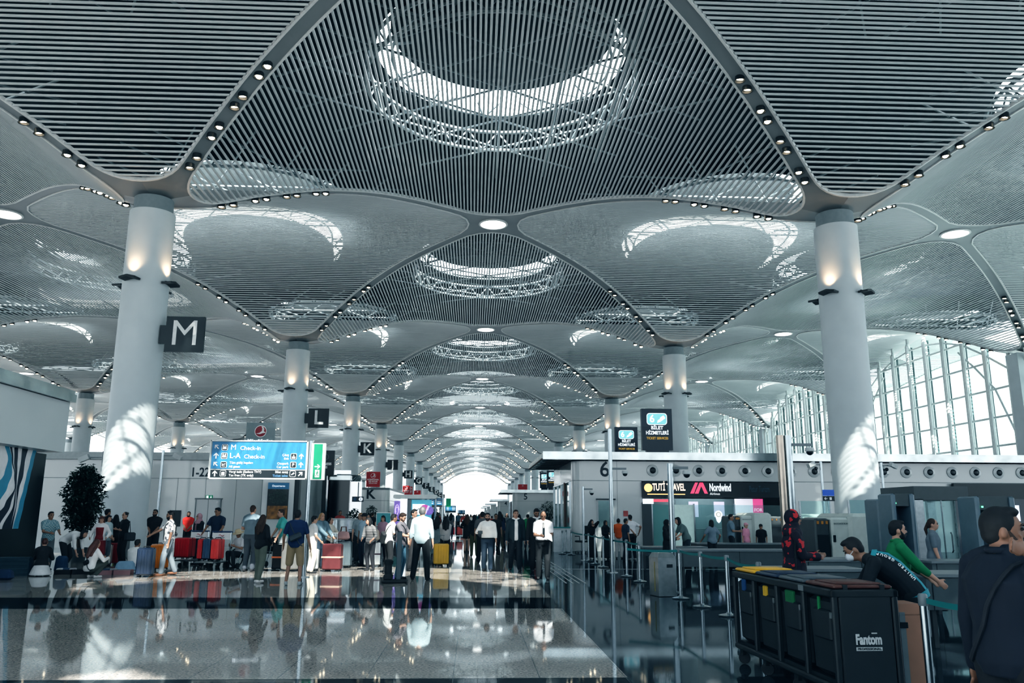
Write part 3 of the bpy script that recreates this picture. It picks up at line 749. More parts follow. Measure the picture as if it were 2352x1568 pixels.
# ---- left: advertising wall close by
XLW, YE = -13.6, 28.
e = thing('wall_left', None, None, (0, 0, 0), kind='structure')
zf0 = atx(150, 1040, XLW).z * 0 + 3.62; zt = 5.55
mb = MB(); mb.box((XLW - .6, 20.5, (zf0 + zt) / 2 - .13), (1.2, 15, zt - zf0 - .26)); mb.build('fascia_panel', mat('fascia_white', (.55, .60, .62), .3, var=.04, scale=.4), e)
mb = MB(); mb.box((XLW - .55, 20.5, zt - .12), (1.4, 15.2, .26)); mb.box((XLW - .55, 20.5, zt + .08), (1.3, 15.1, .12)); mb.build('cornice', M_fascia, e)
mb = MB(); mb.box((XLW - 1.3, 20.0, 1.81), (1.2, 15, 3.62)); mb.build('light_panel', mat('blue_grey_panel', (.33, .40, .43), .12, var=.12, scale=.6, coat=.4), e)
mb = MB(); mb.box((XLW - .66, 27.42, 1.8), (.07, .07, 3.6)); mb.box((XLW - .62, 25.3, 1.8), (.012, .02, 3.6)); mb.box((XLW - .63, 26.3, 1.15), (.012, 2.2, .02)); mb.build('edge_strip', M_chrome, e)
XA = XLW - .62
ya1 = atx(72, 1090, XA).y; ya0 = 18.5; yb = atx(95, 1100, XA).y
ztA, zbA = atx(80, 1022, XA).z, atx(53, 1213, XA).z
ad = thing('advertising_wall', 'black advertising wall with a wavy blue, white and navy picture', 'advertisement', (XA, ya1, 0))
mb = MB(); mb.box((.02, (ya0 + yb) / 2 - ya1, 1.78), (.10, yb - ya0, 3.56)); mb.build('black_frame', M_blk, ad)
# picture: ribbons between wavy boundaries, drawn in (distance from right edge, height)
def ribbon(bl, br, m, d):
    mb = MB(); n = 28
    def cv(pts, t):
        for (t0, v0), (t1, v1) in zip(pts, pts[1:]):
            if t <= t1: u = (t - t0) / (t1 - t0); u = u * u * (3 - 2 * u); return v0 + (v1 - v0) * u
        return pts[-1][1]
    vs = []
    for i in range(n + 1):
        t = i / n; z = ztA + (zbA - ztA) * t
        for p in (bl, br):
            y = -(340 - cv(p, t)) / 340 * (ya1 - Y00); vs.append((.075 + d, max(y, ya0 - ya1 + .02), z))
    mb.add(vs, [(2 * i, 2 * i + 1, 2 * i + 3, 2 * i + 2) for i in range(n)]); mb.build('picture_ribbon', m, ad)
Y00 = atx(0, 1100, XA).y
M_pw = mat('picture_white', (.62, .64, .66), .4, emit=(.6, .62, .64), es=.12); M_pn = mat('picture_navy', (.006, .012, .03), .4); M_pb = mat('picture_blue', (.03, .21, .33), .4, emit=(.03, .2, .32), es=.12)
T_ = (0, .22, .38, .53, .72, 1)
def bnd(*v): return list(zip(T_, v))
ribbon(bnd(-600, -600, -600, -600, -600, -600), bnd(340, 318, 300, 285, 265, 238), M_pw, 0)
ribbon(bnd(300, 275, 255, 240, 212, 178), bnd(340, 318, 300, 285, 265, 238), M_pb, .004)
ribbon(bnd(165, 172, 165, 163, 178, 150), bnd(240, 216, 218, 190, 186, 172), M_pn, .004)
ribbon(bnd(75, 95, 128, 150, 150, 60), bnd(118, 134, 148, 158, 168, 150), M_pn, .004)
ribbon(bnd(20, 70, 118, 140, 60, -180), bnd(45, 86, 128, 150, 120, 20), M_pn, .004)
ribbon(bnd(-40, 30, 10, -60, -160, -400), bnd(10, 70, 92, 60, -10, -300), M_pb, .004)
ribbon(bnd(-260, -200, -180, -170, -300, -500), bnd(-110, -60, -60, -100, -200, -430), M_pn, .004)

# shop behind it, glimpsed past the wall's end: warm shelves and strip lamps
sh = thing('lit_shop', 'dark shop with orange shelves and white strip lamps behind the advertising wall', 'shop', (-18.1, 33.5, 0))
mb = MB(); mb.box((-1.2, 1.2, 2.25), (2.6, .2, 4.5)); mb.build('back', mat('shop_brown', (.05, .02, .015), .6), sh)
for j in range(3):
    mb = MB(); mb.box((-.1, .9, 3.95 - j * .33), (1.5, .12, .10)); mb.build('strip_lamp', M_wglow, sh)
for j in range(4):
    mb = MB(); mb.box((-.2, 1.0, .6 + j * .62), (1.4, .2, .34)); mb.build('shelf', mat('orange_shelf', (.16, .055, .015), .6, var=.7, scale=7), sh)

# ---- rear left island with gates 1-22
YB = 42.
e = thing('wall_rear_left', None, None, kind='structure')
xl, xr = at(120, 1040, YB).x, at(690, 1040, YB).x
mb = MB()
for z0, z1 in ((0, 3.36), (3.38, 4.30)): mb.quad((xl - 20, YB, z0), (xr, YB, z0), (xr, YB, z1), (xl - 20, YB, z1))
mb.quad((xr, YB, 0), (xr, YB + 9, 0), (xr, YB + 9, 4.3), (xr, YB, 4.3)); mb.quad((xl - 20, YB, 4.3), (xr, YB, 4.3), (xr, YB + 9, 4.3), (xl - 20, YB + 9, 4.3)); mb.build('panelling', M_wallp, e)
mb = MB(); mb.box(((xl - 20 + xr) / 2, YB - .05, 4.46), (xr - xl + 20, .3, .36)); mb.build('cornice', mat('cornice_grey', (.33, .37, .38), .4), e)
mb = MB(); mb.box(((xl - 20 + xr) / 2, YB - .004, 3.37), (xr - xl + 20, .012, .03))
for px in (300, 405, 470, 540, 600): mb.box((at(px, 1150, YB).x, YB - .004, 1.7), (.018, .012, 3.4))
mb.build('joint', M_joint, e)
text('1-22', .62, M_ink, e, (at(460, 1085, YB).x, YB - .01, at(460, 1085, YB).z), bold=.02, width=at(480, 1085, YB).x - at(440, 1085, YB).x, name='number')
dr = thing('steel_door', 'grey steel double door in the wall under the gates number', 'door', ((at(451, 1150, YB).x + at(508, 1150, YB).x) / 2, YB, 0)); w_ = at(508, 1150, YB).x - at(451, 1150, YB).x
hd = at(480, 1147, YB).z
for s_ in (-1, 1):
    mb = MB(); mb.box((s_ * w_ / 4, -.02, hd / 2), (w_ / 2 - .03, .05, hd)); lf = mb.build('leaf', M_wall2, dr)
    mb = MB(); mb.box((s_ * .08, -.07, 1.05), (.03, .04, .25)); mb.build('handle', M_chrome, lf)
mb = MB(); mb.box((0, -.03, hd + .04), (w_ + .12, .08, .07)); mb.box((-w_ / 2, -.03, hd / 2), (.05, .08, hd)); mb.box((w_ / 2, -.03, hd / 2), (.05, .08, hd)); mb.build('frame', M_mgrey, dr)
text('|||', .12, M_wht, dr, (w_ / 2 - .16, -.055, hd - .12), name='pictogram')
xs_ = thing('exit_sign', 'small green emergency exit sign above the grey steel door', 'sign', (at(481, 1141, YB).x, YB - .02, at(481, 1141, YB).z))
mb = MB(); mb.box((0, 0, 0), (.34, .06, .17)); mb.build('panel', M_green, xs_)
mb = MB(); plate(mb, rrect(.10, .12, .01), -.08, 0, -.035); arrow(mb, .09, 0, .11, PI, -.035); mb.build('symbol', M_wglow, xs_)
mb = MB(); p = at(402, 1190, YB); mb.box((0, 0, 0), (.55, .06, .78)); o = mb.build('wall_screen', M_blk, None, loc=(p.x, YB - .04, p.z)); tag(o, 'dark wall screen on the white wall left of the steel door', 'screen')
# framed plant picture near the wall's right end, slightly turned
pp = thing('plant_display', 'tall dark display with a plant picture and blue header at the wall end', 'advertisement', (at(638, 1150, 40.5).x, 40.5, 0), R(14))
w_ = .98; z1, z0 = at(638, 1108, 40.5).z, at(638, 1192, 40.5).z
mb = MB(); mb.box((0, .06, (z1 + .1) / 2), (w_ + .5, .1, z1 + .5)); mb.build('white_casing', M_wallp, pp)
mb = MB(); mb.box((0, 0, (z0 + z1) / 2), (w_, .04, z1 - z0)); mb.build('picture', mat('picture_dark', (.012, .018, .018), .15), pp)
mb = MB(); mb.box((0, -.03, z1 - .16), (w_, .03, .3)); mb.build('header', M_skyb, pp)
text('Departures', .13, M_wglow, pp, (0, -.05, z1 - .16))
mb = MB(); mb.box((0, -.03, z0 + .32), (w_ - .06, .02, .62)); mb.build('picture_foot', mat('ochre_picture', (.22, .10, .03), .6, var=.7, scale=5), pp)
mb = MB()
for j in range(260):
    a_, r_ = random.uniform(0, 2 * PI), random.random()**.5 * .42; x, z = r_ * math.cos(a_), (z0 + z1) / 2 + .22 + r_ * math.sin(a_) * .9; q = random.uniform(0, PI)
    mb.prism([(-.045, 0), (0, -.014), (.045, 0), (0, .014)], 0, .003, 0, Matrix.Translation((x, -.022, z)) @ UP @ Matrix.Rotation(q, 4, 'Z'))
mb.build('picture_foliage', mat('picture_leaf', (.015, .035, .025), .5, var=.5), pp)
# dark pillar and bright shop glimpse
mb = MB(); p0, p1 = at(672, 1110, 41), at(690, 1110, 41); mb.box((0, 0, 1.9), (p1.x - p0.x, .4, 3.8)); o = mb.build('dark_pillar', M_blk, None, loc=((p0.x + p1.x) / 2, 41, 0)); tag(o, 'narrow black pillar between the plant display and the sign pole', 'pillar')

# ---- lounge drum with swept ribs, black screen wall and desk
c0 = at(716, 1140, 50); r_ = at(753, 1140, 50).x - c0.x; zt = at(740, 1091, 50).z
c0.x = max(c0.x, xr + r_ + .1)
dm = thing('lounge_drum', 'dark round lounge wall with swept metal ribs right of the big sign pole', 'lounge', (c0.x, 50, 0))
mb = MB(); mb.cyl((0, 0, 0), r_, zt, 40); mb.build('wall', mat('drum_dark', (.006, .016, .02), .35), dm, True)
mb = MB()
for j in range(26):
    z = -.9 + j * .19; pts = []
    for q in range(15):
        a_ = R(-150 + q * 11); zz = z + (q / 14)**2.2 * 1.5
        if 0 < zz < zt: pts.append((r_ * 1.005 * math.cos(a_), r_ * 1.005 * math.sin(a_), zz))
    if len(pts) > 1: mb.tube(pts, .022, 4)
mb.build('swept_rib', mat('rib_metal', (.14, .19, .20), .35, metal=.6), dm)
mb = MB(); a_ = R(-40); mb.box((r_ * .82, -r_ * .62, 2.0), (.10, .04, .62), M=None); mb.build('emblem', mat('pale_red', (.5, .2, .22), .5), dm)
area((20.8 - 9.3, YF + 1.6, 3.1), False, 3.2, 160)
bs = thing('black_screen_wall', 'tall black screen wall with a steel cap beside the ribbed drum', 'screen wall', (at(779, 1150, 47).x, 47, 0)); w_ = at(803, 1150, 47).x - at(755, 1150, 47).x; zt = at(780, 1103, 47).z
mb = MB(); mb.box((0, 0, zt / 2), (w_, .4, zt)); mb.build('screen', mat('screen_black', (.004, .007, .009), .1), bs)
mb = MB(); mb.box((0, -.05, zt + .14), (w_ + .1, .6, .26)); mb.build('cap', M_fascia, bs)
mb = MB(); mb.box((w_ / 2 + .3, .3, zt / 2 + .6), (.6, .3, zt - 1.3)); mb.build('lit_side', M_wglow, bs)
mb = MB(); mb.box((.1, -.2, zt + .45), (1.0, .3, .2)); mb.build('cap_lamp', M_wglow, bs)
isg = thing('information_sign', 'small dark sign with a round i symbol left of the K wall', 'sign', (at(822, 1146, 45).x, 45, at(822, 1146, 45).z)); w_ = .62
mb = MB(); mb.box((0, 0, 0), (w_, .08, .28)); mb.build('board', M_navy, isg)
mb = MB(); plate(mb, [(.10 * math.cos(R(18 * i)), .10 * math.sin(R(18 * i))) for i in range(20)], .16, 0, -.045); mb.build('disc', M_wglow, isg); text('i', .2, M_skyb, isg, (.16, -.052, 0), bold=.04)
mb = MB(); plate(mb, [(.09 * math.cos(R(18 * i)), .09 * math.sin(R(18 * i))) for i in range(20)], -.14, 0, -.045); mb.build('blue_disc', mat('dim_blue', (.04, .10, .18), .5), isg)
mb = MB(); mb.tube([(.0, .02, .14), (0, .02, .9)], .03, 6); mb.build('hanger', M_mgrey, isg)
dk = thing('steel_counter', 'curved steel counter behind the queueing women', 'counter', (at(788, 1230, 36).x, 36, 0)); r_ = (at(813, 1230, 36).x - at(756, 1230, 36).x) / 2
zt = at(785, 1190, 36).z
mb = MB(); mb.lathe([(r_, 0), (r_, zt - .06)], 36); mb.build('body', M_brush, dk, True)
mb = MB(); mb.lathe([(r_ + .06, zt - .06), (r_ + .06, zt)], 36); mb.build('top', M_lgrey, dk, True)

# ---- K island and further left islands
def left_island(let, Y, xr, w=14):
    e = thing('wall_left_island', None, None, (0, 0, 0), kind='structure'); H = 4.5
    r = .8; pts = [(xr - w, Y)] + [(xr - r + r * math.sin(PI / 2 * i / 6), Y + r - r * math.cos(PI / 2 * i / 6)) for i in range(7)] + [(xr, Y + 20)]
    mb = MB()
    for a, b in zip(pts, pts[1:]): mb.quad((*a, 0), (*b, 0), (*b, H - .25), (*a, H - .25))
    mb.quad((xr - w, Y, H - .25), (xr - .5, Y, H - .25), (xr - .2, Y + 20, H - .25), (xr - w, Y + 20, H - .25)); mb.build('panelling', M_wallp, e)
    mb = MB()
    for a, b in zip(pts, pts[1:]):
        mb.quad((a[0], a[1] - .03, H - .25), (b[0], b[1] - .03, H - .25), (b[0], b[1] - .03, H), (a[0], a[1] - .03, H)); mb.quad((a[0], a[1] - .01, 3.1), (b[0], b[1] - .01, 3.1), (b[0], b[1] - .01, 3.14), (a[0], a[1] - .01, 3.14))
    mb.build('cornice', M_mgrey, e)
    text(let, 1.5, M_ink, e, (at(846 + (863 - 846) * .3, 1137, Y).x if let == 'K' else xr - 1.6, Y - .02, 3.78), bold=.025, name='letter')
left_island('K', 90, at(893, 1160, 90).x)
for n, (l_, Y) in enumerate((('H', 150), ('F', 210), ('D', 270), ('B', 330))): left_island(l_, Y, -9.2)

def emblem(e, x, y, z, r, m_disc, m_bird, ring=None):
    """round airline badge with a stylised wing"""
    if ring:
        mb = MB(); plate(mb, [(r * 1.12 * math.cos(R(15 * i)), r * 1.12 * math.sin(R(15 * i))) for i in range(24)], x, z, y + .002); mb.build('badge_ring', ring, e)
    mb = MB(); plate(mb, [(r * math.cos(R(15 * i)), r * math.sin(R(15 * i))) for i in range(24)], x, z, y - .003); mb.build('badge', m_disc, e)
    P = [(-.85, -.45), (-.2, -.30), (.25, .05), (.28, .55), (.10, .95), (.42, .86), (.66, .45), (.60, -.02), (.90, -.15), (.88, -.28), (.35, -.36), (-.1, -.52)]
    mb = MB(); plate(mb, [(a * r, b * r) for a, b in P], x, z, y - .008); mb.build('badge_wing', m_bird, e)
def red_board(px0, py0, px1, py1, Y, label, txt=True):
    a, b = at(px0, py0, Y), at(px1, py1, Y); w, h = b.x - a.x, a.z - b.z
    e = thing('airline_sign', label, 'sign', ((a.x + b.x) / 2, Y, b.z), group='red airline boards on island roofs')
    mb = MB(); mb.box((0, .1, h / 2), (w, .2, h)); mb.build('board', M_red, e)
    mb = MB()
    for s_ in (-.3, .3): mb.box((s_ * w, .1, -.12), (.1, .1, .3))
    mb.build('foot', M_lgrey, e)
    emblem(e, 0, -.005, h * .74, h * .15, M_red, M_wht, M_wht)
    if txt:
        text('INTERNATIONAL', h * .12, M_wht, e, (0, -.01, h * .48), bold=.03, width=w * .84); text('DIŞ HATLAR', h * .12, M_wht, e, (0, -.01, h * .36), bold=.03, width=w * .66); text('DEPARTURES', h * .08, M_wht, e, (0, -.01, h * .24), bold=.02, width=w * .6)
red_board(842, 1083, 872, 1118, 91, 'red airline board with white emblem above the K wall')
red_board(925, 1115, 941, 1136, 152, 'red airline board next above the blue and white kiosk roof')
red_board(938, 1117, 947, 1136, 160, 'narrow red board just behind the red board over the kiosk')
red_board(951, 1126, 966, 1137, 212, 'third red airline board down the left row', False)
red_board(1190, 1112, 1211, 1124, 104, 'red airline board on the roof of island 5', False)

# boards on the gate wall roof
a, b = at(567, 970, 42.8), at(630, 1018, 42.8); w, h = b.x - a.x, a.z - b.z
ms = thing('loyalty_sign', 'grey Miles and Smiles board with round red emblem above the blue sign', 'sign', ((a.x + b.x) / 2, 42.8, b.z))
mb = MB(); mb.box((0, .05, h / 2), (w, .1, h)); mb.build('board', mat('translucent_grey', (.20, .25, .265), .3), ms)
emblem(ms, 0, -.005, h * .58, h * .26, mat('deep_red', (.26, .02, .03), .5), M_wht, M_wht)
text('Miles&Smiles', h * .2, M_wglow, ms, (0, -.01, h * .12), bold=.02, width=w * .86)
mb = MB(); mb.box((0, .05, -.1), (w * .5, .08, .3)); mb.build('foot', M_mgrey, ms)
a, b = at(728, 1034, 46), at(766, 1092, 46); w, h = b.x - a.x, a.z - b.z
bc = thing('business_class_sign', 'black Business Class board behind the green exit sign', 'sign', ((a.x + b.x) / 2, 46, b.z))
mb = MB(); mb.box((0, .1, h / 2), (w, .2, h)); mb.box((0, .1, -b.z / 2), (.2, .15, b.z)); mb.build('board', M_blk, bc)
text('BUSINESS', h * .13, M_wht, bc, (-w * .04, -.01, h * .46), bold=.03, width=w * .78); text('CLASS', h * .13, M_wht, bc, (-w * .12, -.01, h * .33), bold=.03, width=w * .5)
mb = MB(); mb.tube([(.0 + h * .12 * math.cos(R(15 * i)), -.01, h * .74 + h * .12 * math.sin(R(15 * i))) for i in range(24)], .012, 5, closed=True); mb.build('badge_ring', M_mgrey, bc)

# letter signs hung on the left columns
sa, sb = at(375, 727, Y1 - .3), at(466, 809, Y1 - .3)
dx0, dx1, zc, hh = sa.x - XL, sb.x - XL, (sa.z + sb.z) / 2, (sa.z - sb.z)
for i, l_ in enumerate(LET):
    e = thing('column_letter_sign', f'square black sign with white letter {l_} on its column', 'sign', (XL + (dx0 + dx1) / 2, Y1 + S * i - .3, zc), group='letter signs on the left columns')
    w = dx1 - dx0 - .18
    mb = MB(); mb.box((.09, 0, 0), (w, .16, hh)); mb.build('board', M_blk, e)
    mb = MB(); mb.box((-w / 2 - .0, .0, -.02), (.3, .14, hh * .52)); mb.build('bracket', M_blk, e)
    text(l_, hh * 1.02, mat('letter_pale', (.66, .69, .70), .5), e, (.09, -.085, 0), bold=0 if l_ == 'M' else .018)
# ================================================================ big direction sign and exit sign on one pole
YS = gnd(697, 1325).y
pb = at(697, 1325, YS); pt = at(706, 1012, YS)
ps = thing('direction_sign', 'large blue and black check-in direction sign on a steel pole', 'sign', (pb.x, YS, 0))
mb = MB(); mb.cyl((0, 0, 0), .058, pt.z, 18); mb.build('pole', M_chrome, ps, True)
mb = MB(); mb.cyl((0, 0, 0), .16, .025, 24); mb.build('base_plate', M_brush, ps)
a, b = at(489, 1013, YS), at(703, 1099, YS)
x0, x1, z0, z1 = a.x - pb.x, b.x - pb.x + .0, b.z, a.z + .0; x1 = -.08
W, Hh_ = x1 - x0, z1 - z0; cx = (x0 + x1) / 2
mb = MB(); mb.box((cx, 0, (z0 + z1) / 2), (W, .13, Hh_)); mb.build('casing', M_lgrey, ps)
mb = MB()
for xx in (x0 - .015, x1 + .015): mb.box((xx, -.01, (z0 + z1) / 2), (.035, .17, Hh_ + .05))
for zz in (z0 - .01, z1 + .01): mb.box((cx, -.01, zz), (W + .06, .17, .03))
mb.build('frame', M_steel, ps)
zs_ = z0 + Hh_ * .235
mb = MB(); mb.box((cx, -.068, (zs_ + z1) / 2), (W - .04, .012, z1 - zs_ - .03)); mb.build('blue_face', M_skyb, ps)
mb = MB(); mb.box((cx, -.068, (z0 + zs_) / 2), (W - .04, .012, zs_ - z0 - .03)); mb.build('black_face', M_blk, ps)
FY = -.080
def SX(u): return x0 + W * u
def SZ(v): return z1 - Hh_ * v
for u_, v_, s__, r__ in ((.055, .155, .15, 45), (.055, .395, .16, 0), (.055, .62, .15, 45), (.055, .875, .16, 0), (.945, .40, .15, 0), (.945, .63, .15, 0), (.945, .875, .15, -45)):
    mb = MB(); arrow(mb, SX(u_), SZ(v_), s__, R(r__), FY); mb.build('arrow', M_wht, ps)
for u, v in ((.14, .17), (.14, .40), (.14, .64), (.14, .875), (.865, .405), (.865, .635), (.865, .875)):
    mb = MB(); plate(mb, rrect(.165, .165, .03), SX(u), SZ(v), FY); pb_ = mb.build('pictogram', M_wht, ps)
    mk = MB(); plate(mk, rrect(.145, .145, .024), SX(u), SZ(v), FY - .004); mk.build('pictogram_field', M_blk, pb_)
    ms_ = MB()
    if u < .5 and v < .5:
        for q in (-.03, .03): plate(ms_, [(q + .02 * math.cos(R(30 * i)), .035 + .02 * math.sin(R(30 * i))) for i in range(12)], SX(.14), SZ(v), FY - .008)
        plate(ms_, [(-.055, -.045), (.055, -.045), (.045, .012), (-.045, .012)], SX(.14), SZ(v), FY - .008)
    elif u < .5 and v < .7:
        plate(ms_, [(-.05, -.02), (.05, .015), (.055, .03), (.03, .03), (-.015, .012), (-.04, .035), (-.05, .03), (-.035, 0)], SX(.14), SZ(.64), FY - .008); plate(ms_, rrect(.09, .014, .003), SX(.14), SZ(.675), FY - .008)
    elif u < .5:
        plate(ms_, rrect(.09, .07, .006), SX(.14), SZ(.87), FY - .008); plate(ms_, rrect(.1, .014, .004), SX(.14), SZ(.92), FY - .008)
    elif v < .5:
        plate(ms_, [(-.045, -.05), (.045, -.05), (.045, .0), (-.045, .0)], SX(.865), SZ(.41), FY - .008); plate(ms_, [(-.02, .01), (.02, .01), (0, .05)], SX(.865), SZ(.405), FY - .008)
    elif v > .8:
        plate(ms_, [(-.05, -.035), (-.02, -.03), (.02, -.01), (.055, .01), (.03, .045), (-.01, .01)], SX(.865), SZ(.875), FY - .008)
    if ms_.v: ms_.build('pictogram_figure', M_wht, pb_)
def st(t, u, v, size, m=M_wht, al='LEFT', bold=.006): text(t, size, m, ps, (SX(u), FY - .002, SZ(v)), align=al, bold=bold)
st('M', .20, .17, .20, bold=0); st('Check-in', .30, .19, .155, bold=.004); st('L-A', .195, .40, .20, bold=.008); st('Check-in', .345, .42, .155, bold=.004)
st('Tüm gidiş kapıları', .20, .585, .088); st('All gates', .195, .69, .088); st('Vergi iade (Sadece THY)', .20, .83, .088); st('Tax free (TK only)', .20, .925, .088)
st('Çıkış', .815, .37, .085, al='RIGHT'); st('Exit', .815, .465, .085, al='RIGHT'); st('Otopark', .815, .60, .088, al='RIGHT'); st('Car park', .815, .695, .088, al='RIGHT')
st('Bilet satış', .815, .83, .088, al='RIGHT'); st('Ticket sales', .815, .93, .088, mat('pale_blue_letter', (.12, .30, .60), .5), al='RIGHT', bold=.004)
text('P', .12, M_wht, ps, (SX(.865), FY - .009, SZ(.635)), bold=.02)
# green exit panel beside the pole
a, b = at(717, 1018, YS), at(745, 1102, YS)
ex = thing('exit_direction_sign', 'tall narrow green exit sign with arrow beside the sign pole', 'sign', ((a.x + b.x) / 2, YS, b.z)); w, h = b.x - a.x, a.z - b.z
mb = MB(); mb.box((0, 0, h / 2), (w, .13, h)); mb.build('casing', M_steel, ex)
mb = MB(); mb.box((0, -.068, h / 2), (w * .62, .012, h - .04)); mb.build('green_face', M_green, ex)
mb = MB(); arrow(mb, 0, h * .36, .15, R(-90), -.078); mb.build('arrow', M_wht, ex)
mb = MB(); plate(mb, rrect(.12, .20, .01), 0, h * .17, -.078); mb.build('pictogram_field', M_wht, ex)
mb = MB(); T = Matrix.Translation((0, -.084, h * .17)) @ UP
plate(mb, [(.016 * math.cos(R(30 * i)), .065 + .016 * math.sin(R(30 * i))) for i in range(12)], 0.01, h * .17, -.084)
for q in ([(-.02, .04), (.02, .045), (.01, -.015), (-.015, -.01)], [(.0, -.01), (.015, -.015), (.04, -.07), (.025, -.075)], [(-.015, -.01), (0, -.012), (-.03, -.08), (-.042, -.075)], [(.02, .045), (.045, .0), (.035, -.005), (.01, .03)]): plate(mb, q[::-1], 0, h * .17, -.084)
mb.build('running_figure', M_green, ex)
mb = MB(); mb.box((-w / 2 - .03, 0, h * .93), (.1, .05, .05)); mb.box((-w / 2 - .03, 0, h * .05), (.1, .05, .05)); mb.build('bracket', M_dgrey, ex)

# ---- further direction signs down the hall, and the kiosk
def far_sign(px0, py0, px1, py1, Y, pole, label):
    a, b = at(px0, py0, Y), at(px1, py1, Y); w, h = b.x - a.x, a.z - b.z; c = (a.x + b.x) / 2
    e = thing('distant_direction_sign', label, 'sign', (c, Y, 0), group='distant blue direction signs')
    mb = MB(); mb.box((0, 0, b.z + h * .62), (w, .12, h * .76)); mb.build('blue_face', M_skyb, e)
    mb = MB(); mb.box((0, 0, b.z + h * .12), (w, .12, h * .24)); mb.build('black_face', M_blk, e)
    mb = MB(); q = at(pole, 1150, Y).x - c; mb.cyl((q, 0, 0), .06, a.z + .05, 10); mb.build('pole', M_chrome, e)
    mb = MB()
    for r_ in range(3): mb.box((w * .28, -.065, b.z + h * (.80 - .2 * r_)), (w * .3, .01, h * .07)); mb.box((-w * .3, -.065, b.z + h * (.80 - .2 * r_)), (w * .2, .01, h * .07))
    mb.build('lettering', M_wht, e)
    if pole > px1 - 4:
        mb = MB(); mb.box((w / 2 + .45, 0, b.z + h * .5), (.34, .12, h)); mb.build('green_panel', M_green, e)
far_sign(987, 1144, 1015, 1164, 58, 1018, 'blue direction sign with green side panel beyond the kiosk')
far_sign(1024, 1161, 1047, 1177, 88, 1023, 'smaller blue direction sign farther down the aisle')
far_sign(1053, 1171, 1068, 1181, 150, 1052, 'tiny blue direction sign at the far end of the aisle')
YK = 34.
kx0, kx1 = at(905, 1150, YK).x, at(1004, 1150, YK).x; zk = at(950, 1136, YK).z
kc = (kx0 + kx1) / 2; kw = kx1 - kx0
ks = thing('check_in_kiosk', 'white and blue kiosk gate with advertising screens behind the men', 'kiosk', (kc, YK, 0))
mb = MB(); P = rrect(kw, .16, .075); mb.prism(P, -.4, .4, 0, Matrix.Translation((0, .0, zk - .08)) @ UP); mb.build('roof_beam', M_steel, ks)
mb = MB(); q0, q1 = at(921, 1150, YK).x - kc, at(936, 1150, YK).x - kc; mb.box(((q0 + q1) / 2, 0, zk / 2 - .08), (q1 - q0, .5, zk - .16)); mb.build('white_pillar', M_wglow, ks)
mb = MB(); q0, q1 = at(937, 1150, YK).x - kc, at(945, 1150, YK).x - kc; mb.box(((q0 + q1) / 2, 0, zk / 2 - .08), (q1 - q0, .5, zk - .16)); mb.build('grey_pillar', M_mgrey, ks)
mb = MB()
for px in (978, 1000): mb.cyl((at(px, 1150, YK).x - kc, .1, 0), .05, zk - .16, 12)
mb.build('post', M_chrome, ks)
q0, q1 = at(907, 1150, YK).x - kc, at(920, 1150, YK).x - kc
M_vio = mat('violet_screen', (.16, .10, .34), .4, emit=(.22, .15, .50), es=.6, var=.5, scale=6); M_lil = mat('lilac_swirl', (.6, .5, .8), .4, emit=(.65, .5, .85), es=.7)
for zc_, nm in ((zk - .62, 'upper'), (zk - 1.42, 'lower')):
    mb = MB(); mb.box(((q0 + q1) / 2, -.2, zc_), (q1 - q0, .08, .74)); s_ = mb.build('advert_screen', M_vio, ks)
    mb = MB(); mb.tube([((q0 + q1) / 2 + .08 * math.cos(a_ * .5) * (1 - a_ * .02), -.25, zc_ + .24 * math.sin(a_ * .5) * (1 - a_ * .03)) for a_ in range(22)], .018, 5); mb.build('swirl', M_lil, s_)
q0, q1 = at(946, 1150, YK).x - kc, at(992, 1150, YK).x - kc
mb = MB(); mb.box(((q0 + q1) / 2, -.1, zk - .60), (q1 - q0, .08, .80)); s_ = mb.build('blue_banner', mat('aqua_banner', (.10, .36, .48), .4, emit=(.1, .38, .5), es=.5), ks)
mb = MB(); mb.box((q0 + (q1 - q0) * .36, -.145, zk - .58), ((q1 - q0) * .62, .01, .42)); mb.build('banner_plate', M_wglow, s_)
mb = MB(); xx = q0 + (q1 - q0) * .3; mb.tube([(xx - .16 + .035 * i, -.155, zk - .60 + .05 * math.sin(i * 1.3)) for i in range(10)], .012, 5); mb.tube([(xx + .2 + .05 * math.cos(R(40 * i)), -.155, zk - .54 + .05 * math.sin(R(40 * i))) for i in range(9)], .012, 5); mb.build('banner_script', M_ink, s_)
for dx_, m_ in ((.78, M_lil), (.68, mat('magenta_glow', (.6, .1, .4), .5, emit=(.6, .12, .4), es=.5)), (.86, M_vio)):
    mb = MB(); mb.sph((q0 + (q1 - q0) * dx_, -.17, zk - .58 - (dx_ - .7) * .3), .20, 14, 10, sc=(1, .12, .9)); mb.build('banner_swirl', m_, s_)

# ---- poles with cameras
def camera_pole(px, ptop, pbot, arm, label, r=.055, arms=True, base=None, Y=None):
    g_ = gnd(px if base is None else base, pbot); Y = g_.y; zt = at(px, ptop, Y).z
    e = thing('camera_pole', label, 'camera pole', (g_.x, Y, 0))
    mb = MB(); mb.cyl((0, 0, 0), r, zt, 16); mb.build('pole', M_chrome, e, True)
    mb = MB(); mb.cyl((0, 0, 0), r * 2.6, .02, 20); mb.build('base_plate', M_brush, e)
    if arms:
        ax, az = arm; z = at(px, az, Y).z; L = at(ax, az, Y).x - at(px, az, Y).x
        mb = MB(); mb.box((L / 2, 0, z), (abs(L), .06, .06)); mb.build('arm', M_mgrey, e)
        mb = MB(); mb.lathe([(.09, -.06), (.10, -.11), (.10, -.14)], 18, (L * .92, 0, z)); c_ = mb.build('camera_housing', M_lgrey, e, True)
        mb = MB(); mb.sph((L * .92, 0, z - .15), .075, 14, 10); mb.build('camera_dome', M_blk, c_, True)
    return e
